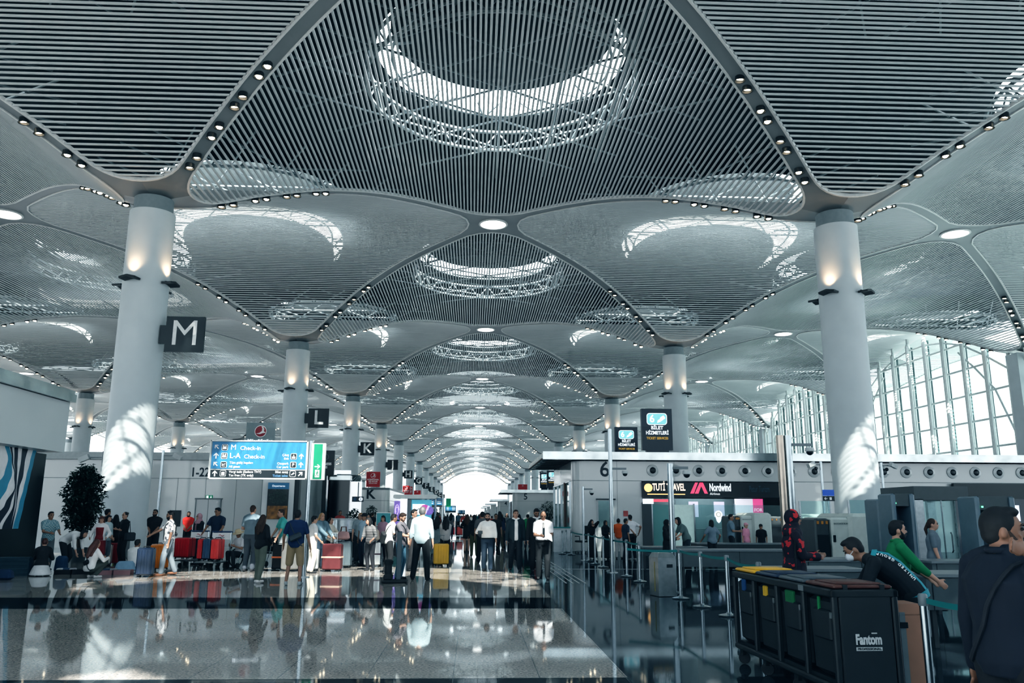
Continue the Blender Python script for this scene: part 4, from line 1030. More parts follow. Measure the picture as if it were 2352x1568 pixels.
camera_pole(1407, 985, 1315, (1443, 1076), 'tall steel camera pole standing in the stanchion row', .062)
camera_pole(1539, 1064, 1360, (1580, 1074), 'thick steel camera pole behind the steel litter bin', .068, base=1549)
camera_pole(1339, 1117, 1287, (1361, 1123), 'thin steel camera pole at the near island corner', .045, base=1341)
p = camera_pole(1822, 1000, 1372, (1876, 1021), 'double steel camera pole behind the woman in the floral headscarf', .085, base=1832)
mb = MB(); zt = at(1822, 1000, p.location.y).z; mb.cyl((-.17, -.02, 0), .085, zt, 16); mb.build('second_pole', mat('bronze_steel', (.34, .30, .26), .25, metal=1.), p, True)
for px, pt_, lab, Y, s_ in ((1895, 1060, 'thin pole with box cameras left of the sunlit right column', 31, -1), (2036, 1062, 'thin pole with box cameras right of the sunlit right column', 31, 1)):
    c_ = at(px, 1200, Y); zt = at(px, pt_, Y).z
    e = thing('camera_pole', lab, 'camera pole', (c_.x, Y, 0))
    mb = MB(); mb.cyl((0, 0, 0), .05, zt, 12); mb.build('pole', M_chrome, e, True)
    mb = MB(); mb.box((s_ * .18, 0, zt - .12), (.36, .04, .04)); mb.build('arm', M_mgrey, e)
    mb = MB(); mb.box((0, 0, 0), (.34, .14, .15), M=Matrix.Translation((s_ * .42, -.1, zt - .12)) @ Matrix.Rotation(R(20) * s_, 4, 'Y') @ Matrix.Rotation(R(25), 4, 'Z')); mb.build('box_camera', M_lgrey, e)
    mb = MB(); mb.sph((s_ * .2, 0, zt - .26), .07, 10, 8); mb.build('camera_dome', M_blk, e, True)
for px, pt_, lab, Y, s_ in ((360, 1034, 'thin pole with a box camera right of the sunlit left column', 40, 1), (222, 1036, 'dark pole with a white camera behind the potted tree', 34, -1)):
    c_ = at(px, 1200, Y); zt = at(px, pt_, Y).z
    e = thing('camera_pole', lab, 'camera pole', (c_.x, Y, 0))
    mb = MB(); mb.cyl((0, 0, 0), .06, zt, 12); mb.build('pole', M_chrome if s_ > 0 else M_mgrey, e, True)
    mb = MB(); mb.box((s_ * .3, 0, zt - .25), (.6, .04, .04)); mb.build('arm', M_mgrey, e)
    mb = MB(); mb.box((0, 0, 0), (.4, .18, .2), M=Matrix.Translation((s_ * .72, -.1, zt - .3)) @ Matrix.Rotation(R(25) * s_, 4, 'Y')); mb.build('box_camera', M_lgrey, e)

# ---- belt stanchions
M_belt = mat('teal_belt', (.012, .16, .165), .6)
mb = MB(); mb.lathe([(.17, 0), (.175, .02), (.13, .035), (.05, .05), (.04, .07)], 28); ME_sb = mb.mesh('base', M_chrome, True)
mb = MB(); mb.cyl((0, 0, .05), .034, .88, 16); ME_sp = mb.mesh('post', M_chrome, True)
mb = MB(); mb.lathe([(.037, .90), (.04, .91), (.04, .985), (.03, 1.0)], 16); ME_sc = mb.mesh('belt_head', M_mgrey, True)
ST = []
SPX = [(1313, 1274), (1352, 1288), (1367, 1295), (1386, 1303), (1404, 1312.5), (1440, 1324), (1470, 1336), (1564, 1375), (1613, 1394), (1675, 1415), (1751, 1456)]
def stanchion(p, label):
    e = thing('belt_stanchion', label, 'barrier post', (p.x, p.y, 0), group='steel belt stanchions of the security queue')
    link('base', ME_sb, e); link('post', ME_sp, e); link('belt_head', ME_sc, e); ST.append(p); return e
names = ['farthest steel stanchion, by the thin corner camera pole', 'steel stanchion in front of the farthest woman in black', 'steel stanchion, third from the far end', 'steel stanchion left of the second woman in black', 'steel stanchion just left of the tall camera pole', 'steel stanchion just right of the tall camera pole', 'steel stanchion in front of the man with hand on hip', 'steel stanchion just right of the steel litter bin', 'steel stanchion in the middle of the near belt', 'steel stanchion left of the round steel bin', 'steel stanchion half hidden behind the black cleaning cart']
for q, n_ in zip(SPX, names): stanchion(gnd(*q), n_)
p11 = at(2118, 1362, 7.2); stanchion(Vector((p11.x, 7.2, 0)), 'nearest steel stanchion, right of the copper bin')
p12 = at(2300, 1395, 6.4); 
def belt(a, b, label, sag=.06):
    mb = MB(); n = 10; a = Vector((a.x, a.y, .945)); b = Vector((b.x, b.y, .945)); L = (b - a).normalized(); a += L * .04; b -= L * .04; vs = []
    for i in range(n + 1):
        t = i / n; p = a.lerp(b, t); p.z -= sag * 4 * t * (1 - t)
        vs += [(p.x, p.y, p.z + .024), (p.x, p.y, p.z - .024)]
    mb.add(vs, [(2 * i, 2 * i + 1, 2 * i + 3, 2 * i + 2) for i in range(n)]); o = mb.build('barrier_belt', M_belt); tag(o, label, 'belt', 'teal belts between the stanchions')
for i in (0, 1, 2, 3, 4, 5): belt(ST[i], ST[i + 1], f'teal belt span, {ORD[i]} from the far end of the stanchion row', .03)
belt(Vector((ST[7].x - .95, ST[7].y + .9, 0)), ST[7], 'teal belt crossing above the steel litter bin', .02)
belt(ST[7], ST[8], 'teal belt between the two stanchions right of the litter bin', .02); belt(ST[8], ST[9], 'teal belt left of the round steel bin', .02); belt(ST[9], ST[10], 'teal belt running to the yellow-lidded cart end', .05)
belt(ST[11], Vector((p12.x, 6.4, 0)), 'teal belt running from the nearest stanchion behind the big man', .02)
# a second far queue at the pillar
for k_, (px, py, n_) in enumerate(((1292, 1272, 'far stanchion beside the steel desk near the pilot'), (1301, 1268, 'far stanchion right behind the steel desk near the pilot'))): stanchion(gnd(px, py), n_)

# ---- bins, desk
g_ = gnd(1531, 1371); zt = at(1531, 1270, g_.y).z
b_ = thing('litter_bin', 'angular stainless steel litter bin in front of the thick camera pole', 'bin', (g_.x, g_.y + .3, 0), R(12))
mb = MB(); w = .40
mb.box((0, 0, .40), (w, .46, .78)); mb.box((0, 0, .79 + (zt - .79) / 2), (w, .46, zt - .79), taper=.78); mb.build('body', M_brush, b_)
mb = MB(); mb.box((.06, -.235, .62), (.13, .012, .07)); mb.build('slot', M_blk, b_)
mb = MB(); mb.box((-w * .5 - .004, -.05, .40), (.01, .03, .6)); mb.build('seam', mat('brass_stripe', (.30, .26, .10), .4), b_)
g_ = gnd(1715, 1411); zt = at(1715, 1318, g_.y).z
b_ = thing('round_bin', 'round stainless steel bin behind the yellow end of the cart', 'bin', (g_.x, g_.y + .1, 0)); r_ = .145
mb = MB(); mb.cyl((0, 0, 0), r_, zt - .06, 28); mb.build('body', M_chrome, b_, True)
mb = MB(); mb.lathe([(r_ + .008, zt * .58), (r_ + .008, zt * .58 + .02)], 28); mb.lathe([(r_ + .01, zt - .06), (r_ + .01, zt), (r_ - .02, zt), (r_ - .02, zt - .05)], 28); mb.build('rim', M_dgrey, b_)
g_ = gnd(1300, 1268)
b_ = thing('steel_desk', 'steel podium desk with a teal belt strip beside the pilot', 'desk', (g_.x - .0, g_.y + .6, 0))
mb = MB(); mb.box((-.15, 0, .5), (.75, .6, 1.0)); mb.build('body', M_brush, b_); mb = MB(); mb.box((-.15, 0, 1.03), (.85, .7, .05)); mb.build('top', M_lgrey, b_)
mb = MB(); mb.box((-.15, -.36, 1.10), (.8, .02, .06)); mb.build('belt_strip', M_belt, b_)
# office chair behind the desk
c_ = gnd(1322, 1266)
ch = thing('office_chair', 'black office chair standing right of the steel podium desk', 'chair', (4.95, 37.9, 0), R(-60))
mb = MB(); mb.box((0, 0, .50), (.48, .46, .08), bev=.03); mb.build('seat', M_rubber, ch)
mb = MB(); mb.box((0, .24, .88), (.46, .07, .62), bev=.03); mb.build('backrest', M_rubber, ch)
for s_ in (-1, 1):
    mb = MB(); mb.tube([(s_ * .25, .1, .5), (s_ * .29, .1, .72), (s_ * .29, -.15, .72)], .02, 6); mb.build('armrest', M_rubber, ch)
mb = MB(); mb.cyl((0, 0, .08), .03, .4, 10)
for q in range(5): mb.tube([(0, 0, .1), (.28 * math.cos(q * 1.257), .28 * math.sin(q * 1.257), .06)], .02, 6)
mb.build('pedestal', M_mgrey, ch)
for q in range(5):
    mb = MB(); mb.sph((.28 * math.cos(q * 1.257), .28 * math.sin(q * 1.257), .03), .03, 8, 6); mb.build('caster', M_rubber, ch)

# ---- conveyors, scanners and gates of the security check
M_conv = mat('conveyor_grey', (.075, .09, .098), .35); M_cvd = mat('conveyor_dark', (.02, .025, .028), .5); M_scan = mat('scanner_white', (.46, .52, .50), .4); M_hood = mat('scanner_hood', (.05, .06, .065), .4)
def conveyor(px0, px1, ptop, Y, label, h2=.32, dark=False):
    a, b = at(px0, ptop, Y), at(px1, ptop, Y); L = b.x - a.x; z = a.z; c = (a.x + b.x) / 2
    e = thing('conveyor_table', label, 'conveyor', (c, Y, 0), group='roller conveyors of the security check')
    mb = MB(); mb.box((0, .4, z - h2 / 2 - .03), (L, .8, h2)); mb.build('body', M_cvd if dark else M_conv, e)
    mb = MB(); mb.box((0, .4, z - .02), (L + .04, .86, .04)); mb.build('top_rim', M_mgrey, e)
    mb = MB()
    n_ = max(2, int(L / 1.3))
    for i in range(n_ + 1):
        x = -L / 2 + .08 + (L - .16) * i / n_; mb.box((x, -.002, z - h2 / 2 - .03), (.012, .01, h2))
    mb.build('panel_gap', M_blk, e)
    for i in range(n_ + 1):
        for yy in (.08, .72):
            mb = MB(); x = -L / 2 + .1 + (L - .2) * i / n_; mb.box((x, yy, (z - h2 - .03) / 2), (.06, .06, z - h2 - .03)); mb.build('leg', M_cvd, e)
conveyor(1600, 1812, 1247, 29.2, 'far dark conveyor table in front of the two children', .40, True)
conveyor(1474, 1624, 1255, 26.0, 'metal-topped table left of the conveyors, near the man bending', .10)
conveyor(1560, 1835, 1262, 19.6, 'long grey conveyor table behind the second belt', .36)
conveyor(1846, 2110, 1284, 14.8, 'grey conveyor table behind the bending cleaner', .46)
conveyor(1760, 1990, 1306, 12.6, 'nearest low conveyor table behind the cart', .22)
conveyor(2140, 2420, 1288, 14.4, 'grey conveyor table right of the man in green', .40)
conveyor(2125, 2440, 1318, 10.8, 'front conveyor table beyond the nearest belt at right', .42)
def scanner(px0, px1, pxs, ptop, Y, label, dep=1.6):
    a, b, s_ = at(px0, ptop, Y), at(px1, ptop, Y), at(pxs, ptop, Y); z = a.z; c = (a.x + b.x) / 2
    e = thing('baggage_scanner', label, 'scanner', (c, Y, 0), group='x-ray baggage scanners')
    mb = MB(); x0, x1 = s_.x - c, b.x - c; w = x1 - x0
    mb.box((x0 + w * .32, dep / 2, z / 2 - .05), (w * .62, dep, z - .1), bev=.05); mb.box((x0 + w * .68, dep / 2 - .04, z / 2), (w * .64, dep + .1, z), bev=.08); mb.build('body', M_scan, e)
    mb = MB(); x0, x1 = a.x - c, s_.x - c; mb.box(((x0 + x1) / 2, dep / 2, z / 2 - .06), (x1 - x0, dep * .9, z - .12), bev=.04); hd = mb.build('hood', M_hood, e)
    mb = MB(); mb.box(((x0 + x1) / 2, -.0 + dep * .05 - .01, z * .40), ((x1 - x0) * .78, .03, z * .62)); mb.build('tunnel_curtain', M_blk, e)
    for q in (.2, .5, .8):
        mb = MB(); mb.box((x0 + (x1 - x0) * q, dep * .05 - .015, z - .22), (.05, .02, .07)); mb.build('indicator_lamp', mat('amber_lamp', (.20, .10, .02), .4, emit=(.5, .22, .03), es=.15), hd)
    mb = MB(); x0 = s_.x - c; mb.box((x0 + w * .05, -.015, z * .66), (w * .05, .02, .16)); mb.build('control_panel', M_blk, e)
    text('BAGGAGE SCAN', .05, M_dgrey, e, (x0 + w * .22, -.012, z * .86))
scanner(1873, 2012, 1907, 1178, 19.5, 'pale baggage scanner left of the sunlit column base', 1.8)
scanner(1690, 1770, 1700, 1177, 31.6, 'far pale baggage scanner behind the two children', 2)
scanner(1768, 1900, 1801, 1180, 33, 'far pale scanner behind the staff man in navy', 2)
def gate(px0, px1, ptop, Y, label, head=True):
    a, b = at(px0, ptop, Y), at(px1, ptop, Y); w = b.x - a.x; z = a.z
    e = thing('metal_detector', label, 'detector gate', ((a.x + b.x) / 2, Y, 0), group='walk-through metal detectors')
    for s_ in (-1, 1):
        mb = MB(); mb.box((s_ * (w / 2 - .05), .3, z / 2), (.10, .62, z), bev=.03); mb.build('side_panel', mat('gate_blue_grey', (.12, .17, .21), .35), e)
    mb = MB(); mb.box((0, .3, z - .13), (w - .2, .5, .26)); mb.build('cross_head', M_hood, e)
    mb = MB(); mb.box((-w * .3, .04, z - .2), (.03, .02, .03)); mb.build('status_lamp', mat('green_led', (.1, .9, .4), .5, emit=(.2, 1, .5), es=2), e)
    mb = MB(); mb.box((0, .55, z / 2 - .1), (w - .2, .03, z - .3)); mb.build('far_leaf', mat('gate_leaf', (.08, .11, .14), .35), e)
gate(2013, 2046, 1146, 18.2, 'narrow grey metal detector left of the broad one')
gate(2046, 2100, 1133, 17.2, 'broad blue-grey metal detector left of the glass booth')
gate(2238, 2330, 1139, 15.5, 'grey metal detector behind the big man')
a, b = at(2098, 1116, 19), at(2222, 1116, 19); w = b.x - a.x; z = a.z
bo = thing('glass_booth', 'glass security booth in a steel frame behind the female guard', 'booth', ((a.x + b.x) / 2, 19, 0))
mb = MB(); mb.box((0, .8, z - .16), (w, 1.6, .32)); mb.build('roof', M_hood, bo)
for s_ in (-1, 1):
    for yy in (.06, 1.5):
        mb = MB(); mb.box((s_ * (w / 2 - .1), yy, (z - .3) / 2), (.2, .12, z - .3)); mb.build('frame_post', M_brush, bo)
mb = MB(); mb.box((-.1, .03, (z - .32) / 2), (w - .45, .02, z - .34)); mb.build('pane', M_glass, bo)
mb = MB(); mb.box((-.1, 1.5, (z - .32) / 2), (w - .45, .02, z - .34)); mb.build('pane', M_teal_glass, bo)
mb = MB(); mb.tube([(.12, -.02, .85), (.12, -.06, .9), (.12, -.06, 1.25), (.12, -.02, 1.3)], .018, 6); mb.box((-.02, .02, (z - .3) / 2), (.02, .03, z - .34)); mb.build('handle', M_chrome, bo)
# glass screens with steel posts beyond the conveyors
for px0, px1, pt_, Y, lab in ((1836, 1906, 1150, 27, 'clear glass screen behind the staff man in navy'), (1948, 2012, 1148, 24, 'clear glass screen in front of the sunlit column')):
    a, b = at(px0, pt_, Y), at(px1, pt_, Y); w = b.x - a.x
    e = thing('glass_screen', lab, 'glass screen', ((a.x + b.x) / 2, Y, 0))
    mb = MB(); mb.box((0, 0, a.z / 2 + .05), (w, .015, a.z - .1)); mb.build('pane', M_glass, e)
    for s_ in (-1, 1):
        mb = MB(); mb.box((s_ * w / 2, 0, a.z / 2), (.05, .05, a.z)); mb.build('post', M_brush, e)
e = thing('blue_sign', 'small blue and black direction sign beside the sunlit right column', 'sign', (at(1903, 1139, 30).x, 30, at(1903, 1139, 30).z))
mb = MB(); mb.box((0, 0, .12), (.42, .05, .22)); mb.build('blue_face', mat('royal_blue', (.02, .08, .40), .4, emit=(.02, .08, .4), es=.3), e)
mb = MB(); mb.box((0, 0, -.09), (.42, .05, .18)); mb.build('black_face', M_blk, e)
text('←', .12, M_wht, e, (-.12, -.03, -.09)); mb = MB(); arrow(mb, -.12, -.09, .12, R(90), -.03); plate(mb, rrect(.08, .1, .01), .06, -.09, -.03); mb.build('pictogram', M_wht, e)
mb = MB(); mb.cyl((.0, .05, -at(1903, 1139, 30).z), .025, at(1903, 1139, 30).z + .2, 8); mb.build('pole', M_chrome, e)
st_strip = MB(); y_ = 26.4; st_strip.box((11, y_, .003), (18.6, .05, .006)); struct(st_strip.build('trim_3', M_lgrey))
st_strip = MB()
for q in range(4): st_strip.box((2.35 + q * .16, 27, .003), (.035, 12, .006))
struct(st_strip.build('trim_4', M_lgrey))

# ---- potted trees
def leafy(rx, rz, n, cz, ls, rng, trunkn=5):
    mb = MB()
    for j in range(n):
        while True:
            p = Vector((rng.uniform(-1, 1), rng.uniform(-1, 1), rng.uniform(-1, 1)))
            if p.length < 1: break
        lump = .75 + .25 * math.sin(p.x * 7 + 1) * math.sin(p.z * 9) 
        p = Vector((p.x * rx * lump, p.y * rx * lump, cz + p.z * rz))
        L = ls * rng.uniform(.7, 1.3); T = Matrix.Translation(p) @ Euler((rng.uniform(-1, .6), rng.uniform(-.6, .6), rng.uniform(0, 6.28))).to_matrix().to_4x4()
        mb.add([(0, 0, 0), (L * .28, L * .45, .01), (0, L, -.03), (-L * .28, L * .45, .01)], [(0, 1, 2, 3)], 0, T)
    return mb
M_leaf = mat('leaf_green', (.010, .026, .016), .35, var=.6, scale=3); M_bark = mat('bark', (.05, .035, .025), .8, var=.3)
def tree(x, y, h, rx, n, label, seed, pot=True):
    rng = random.Random(seed)
    e = thing('potted_tree', label, 'potted tree', (x, y, 0))
    mb = leafy(rx, h * .36, n, h * .60, .15, rng); mb.build('foliage', M_leaf, e)
    mb = MB()
    for q in range(4): mb.tube([(.03 * math.cos(q * 1.6), .03 * math.sin(q * 1.6), .3), (.06 * math.cos(q * 1.6), .06 * math.sin(q * 1.6), h * .4), (.4 * rx * math.cos(q * 1.6), .4 * rx * math.sin(q * 1.6), h * .75)], .025, 6, rad=[.035, .03, .012])
    mb.build('trunk', M_bark, e)
    mb = MB(); mb.lathe([(.24, 0), (.30, .5), (.28, .5), (.27, .46)], 24); mb.build('pot', M_dgrey, e, True)
p = at(186, 1200, 29.5); tree(p.x, 29.5, at(186, 1052, 29.5).z, .80, 3600, 'tall dark green potted tree left of the sunlit column', 3)
p = at(852, 1190, 60); tree(p.x, 60, at(852, 1157, 60).z, .62, 700, 'round potted tree in front of the K wall', 5)
p = at(812, 1190, 39); tree(p.x, 39, at(812, 1160, 39).z, .45, 600, 'dark bushy plant at the end of the steel counter', 6)
p = at(1262, 1170, 92); tree(p.x, 92, at(1262, 1146, 92).z, 1.7, 1500, 'large dark tree in front of the number 5 wall', 7)
p = at(1000, 1180, 50); tree(p.x, 50, at(1000, 1163, 50).z, .5, 500, 'potted tree below the blue direction sign', 8)

# ---- teal information board, dark totem with heavy foot
a, b = at(866, 1178, 33), at(896, 1206, 33)
ib = thing('teal_board', 'teal notice board on a stand behind the woman in pink', 'notice board', ((a.x + b.x) / 2, 33, 0)); w, h = b.x - a.x, a.z - b.z
mb = MB(); mb.box((0, 0, b.z + h / 2), (w, .05, h)); mb.build('board', M_tealg, ib)
mb = MB(); mb.box((0, 0.02, b.z + h / 2), (w + .05, .04, h + .05)); mb.build('frame', M_wht, ib)
mb = MB(); mb.cyl((0, .04, 0), .03, b.z + .1, 10); mb.cyl((0, .04, 0), .22, .03, 20); mb.build('stand', M_mgrey, ib)
g_ = gnd(900, 1340)
tt = thing('totem_stand', 'dark slim totem on a heavy black foot in front of the man with phone', 'stand', (g_.x, g_.y + .2, 0))
mb = MB(); mb.box((.13, .1, .62), (.12, .07, 1.24), bev=.01); mb.build('post', mat('slate_post', (.03, .05, .065), .3), tt)
mb = MB(); mb.box((.05, .05, .04), (.62, .42, .08), bev=.03); mb.box((-.12, .05, .14), (.22, .26, .14), bev=.03); mb.build('foot', M_rubber, tt)
mb = MB(); mb.cyl((-.12, .05, .2), .09, .26, 16); mb.lathe([(.10, .44), (.12, .52), (.08, .56)], 16, (-.12, .05, 0)); mb.build('motor_housing', M_rubber, tt, True)
# ================================================================ people
SK = {'f': mat('skin_fair', (.42, .25, .18), .5, var=.05), 't': mat('skin_tan', (.25, .135, .088), .5, var=.05), 'd': mat('skin_deep', (.18, .095, .06), .5, var=.05)}
M_eye = mat('eye_dark', (.012, .009, .008), .2); M_brow = mat('brow_dark', (.018, .012, .010), .8); M_lip = mat('lip', (.26, .10, .085), .5)
HC = {'k': mat('hair_black', (.006, .005, .006), .75, var=.3, scale=30), 'b': mat('hair_brown', (.035, .016, .009), .75, var=.3, scale=30), 'l': mat('hair_blond', (.30, .17, .07), .5, var=.3, scale=30), 'g': mat('hair_grey', (.10, .10, .10), .5, var=.3, scale=30), 's': mat('stubble', (.055, .034, .026), .9), 'r': mat('hair_auburn', (.07, .02, .012), .5, var=.3, scale=30)}
def fab(c, name=None, var=.10, scale=5, rough=.85):
    return mat(name or 'fabric_' + (c if isinstance(c, str) else '_'.join(str(int(x * 1000)) for x in c)), c, rough, var=var, scale=scale, bump=.15)
def pattern(name, base, spots, scale, thr=.55, kind='noise'):
    if name in MATS: return MATS[name]
    m = mat(name, base, .85); nt = m.node_tree; rp = [n for n in nt.nodes if n.type == 'VALTORGB'][0]; nz = [n for n in nt.nodes if n.type == 'TEX_NOISE'][0]
    nz.inputs['Scale'].default_value = scale; rp.color_ramp.interpolation = 'CONSTANT'; rp.color_ramp.elements[0].position = 0; rp.color_ramp.elements[0].color = base + (1,)
    rp.color_ramp.elements[1].position = thr; rp.color_ramp.elements[1].color = spots + (1,)
    if kind == 'stripe':
        wv = nt.nodes.new('ShaderNodeTexWave'); wv.bands_direction = 'Z'; wv.inputs['Scale'].default_value = scale; tc = [n for n in nt.nodes if n.type == 'TEX_COORD'][0]
        nt.links.new(tc.outputs['Object'], wv.inputs['Vector']); nt.links.new(wv.outputs['Fac'], rp.inputs['Fac'])
    if kind == 'plaid':
        ck = nt.nodes.new('ShaderNodeTexChecker'); ck.inputs['Scale'].default_value = scale; tc = [n for n in nt.nodes if n.type == 'TEX_COORD'][0]
        nt.links.new(tc.outputs['Object'], ck.inputs['Vector']); nt.links.new(ck.outputs['Fac'], rp.inputs['Fac'])
    return m
REMESH = []
def rpart(name, mb, m, parent, vox, smooth=4):
    me = bpy.data.meshes.new(name); me.from_pydata(mb.v, [], mb.f); ms = m if isinstance(m, (list, tuple)) else [m]
    for q in ms: me.materials.append(q)
    o = bpy.data.objects.new(name, me); COL.objects.link(o); o.parent = parent
    r = o.modifiers.new('r', 'REMESH'); r.mode = 'VOXEL'; r.voxel_size = vox; r.use_smooth_shade = True
    if smooth: sm = o.modifiers.new('s', 'SMOOTH'); sm.iterations = smooth; sm.factor = .5
    REMESH.append(o); return o
def bake_parts():
    bpy.context.view_layer.update(); dg = bpy.context.evaluated_depsgraph_get()
    for o in REMESH:
        me = bpy.data.meshes.new_from_object(o.evaluated_get(dg)); old = o.data; ms = list(old.materials)
        o.modifiers.clear(); o.data = me; me.name = old.name
        if not me.materials:
            for q in ms: me.materials.append(q)
        bpy.data.meshes.remove(old)
    REMESH.clear()

def cap(mb, a, b, r1, r2, n=12, M=None):
    a, b = Vector(a), Vector(b)
    mb.tube([a, b], r1, n, rad=[r1, r2], M=M); mb.sph(a, r1, n, 8, M=M); mb.sph(b, r2, n, 8, M=M)
def limb(mb, pts, rs, n=12):
    for (a, b, r, q) in zip(pts, pts[1:], rs, rs[1:]): cap(mb, a, b, r, q, n)
def loft(mb, rings, n=18):
    """rings: (centre, xaxis, yaxis, rx, ry)"""
    vs = []; fs = []
    for c, x, y, rx, ry in rings:
        for i in range(n):
            a = 2 * PI * i / n; q = .88 + .12 * abs(math.cos(2 * a)) if False else 1.
            vs.append(c + x * (rx * math.cos(a) * q) + y * (ry * math.sin(a) * q))
    for k in range(len(rings) - 1):
        for i in range(n): fs.append((k * n + i, k * n + (i + 1) % n, (k + 1) * n + (i + 1) % n, (k + 1) * n + i))
    fs.append(tuple(range(n - 1, -1, -1))); fs.append(tuple(range((len(rings) - 1) * n, len(rings) * n))); mb.add(vs, fs)
def ik(a, c, l1, l2, pole):
    a, c, pole = Vector(a), Vector(c), Vector(pole); d = c - a; L = d.length; mx = (l1 + l2) * .995
    if L > mx: c = a + d * (mx / L); d = c - a; L = mx
    x = (l1 * l1 - l2 * l2 + L * L) / (2 * L); h = math.sqrt(max(0, l1 * l1 - x * x)); u = d / L
    p = pole - u * pole.dot(u); p = p.normalized() if p.length > 1e-5 else u.orthogonal().normalized()
    return a + u * x + p * h, c

def hand(mb, w, d, side, curl=.5, k=1.):
    """palm, four unequal bent fingers and a thumb leaving the side of the palm near its base"""
    d = d.normalized(); side = (side - d * side.dot(d)).normalized(); nrm = d.cross(side)
    pc = w + d * .045 * k; T = Matrix((side, d, nrm)).transposed().to_4x4(); T.translation = pc
    mb.sph((0, 0, 0), 1, 12, 8, M=T, sc=(.042 * k, .052 * k, .018 * k))
    for j, (o, L) in enumerate(((-.030, .062), (-.010, .072), (.011, .068), (.031, .052))):
        a = w + d * .085 * k + side * o * k; c1 = curl * .7; dd = (d * math.cos(c1) + nrm * math.sin(c1)); b = a + dd * L * .5 * k
        dd2 = (d * math.cos(c1 * 2.2) + nrm * math.sin(c1 * 2.2)); c = b + dd2 * L * .5 * k
        cap(mb, a, b, .0095 * k, .009 * k, 8); cap(mb, b, c, .009 * k, .0075 * k, 8)
    a = w + d * .02 * k - side * .03 * k; b = a + (d * .6 - side * .8).normalized() * .035 * k + nrm * .008 * k; c = b + (d * .9 - side * .25 + nrm * .3).normalized() * .03 * k
    cap(mb, a, b, .013 * k, .011 * k, 8); cap(mb, b, c, .011 * k, .008 * k, 8)

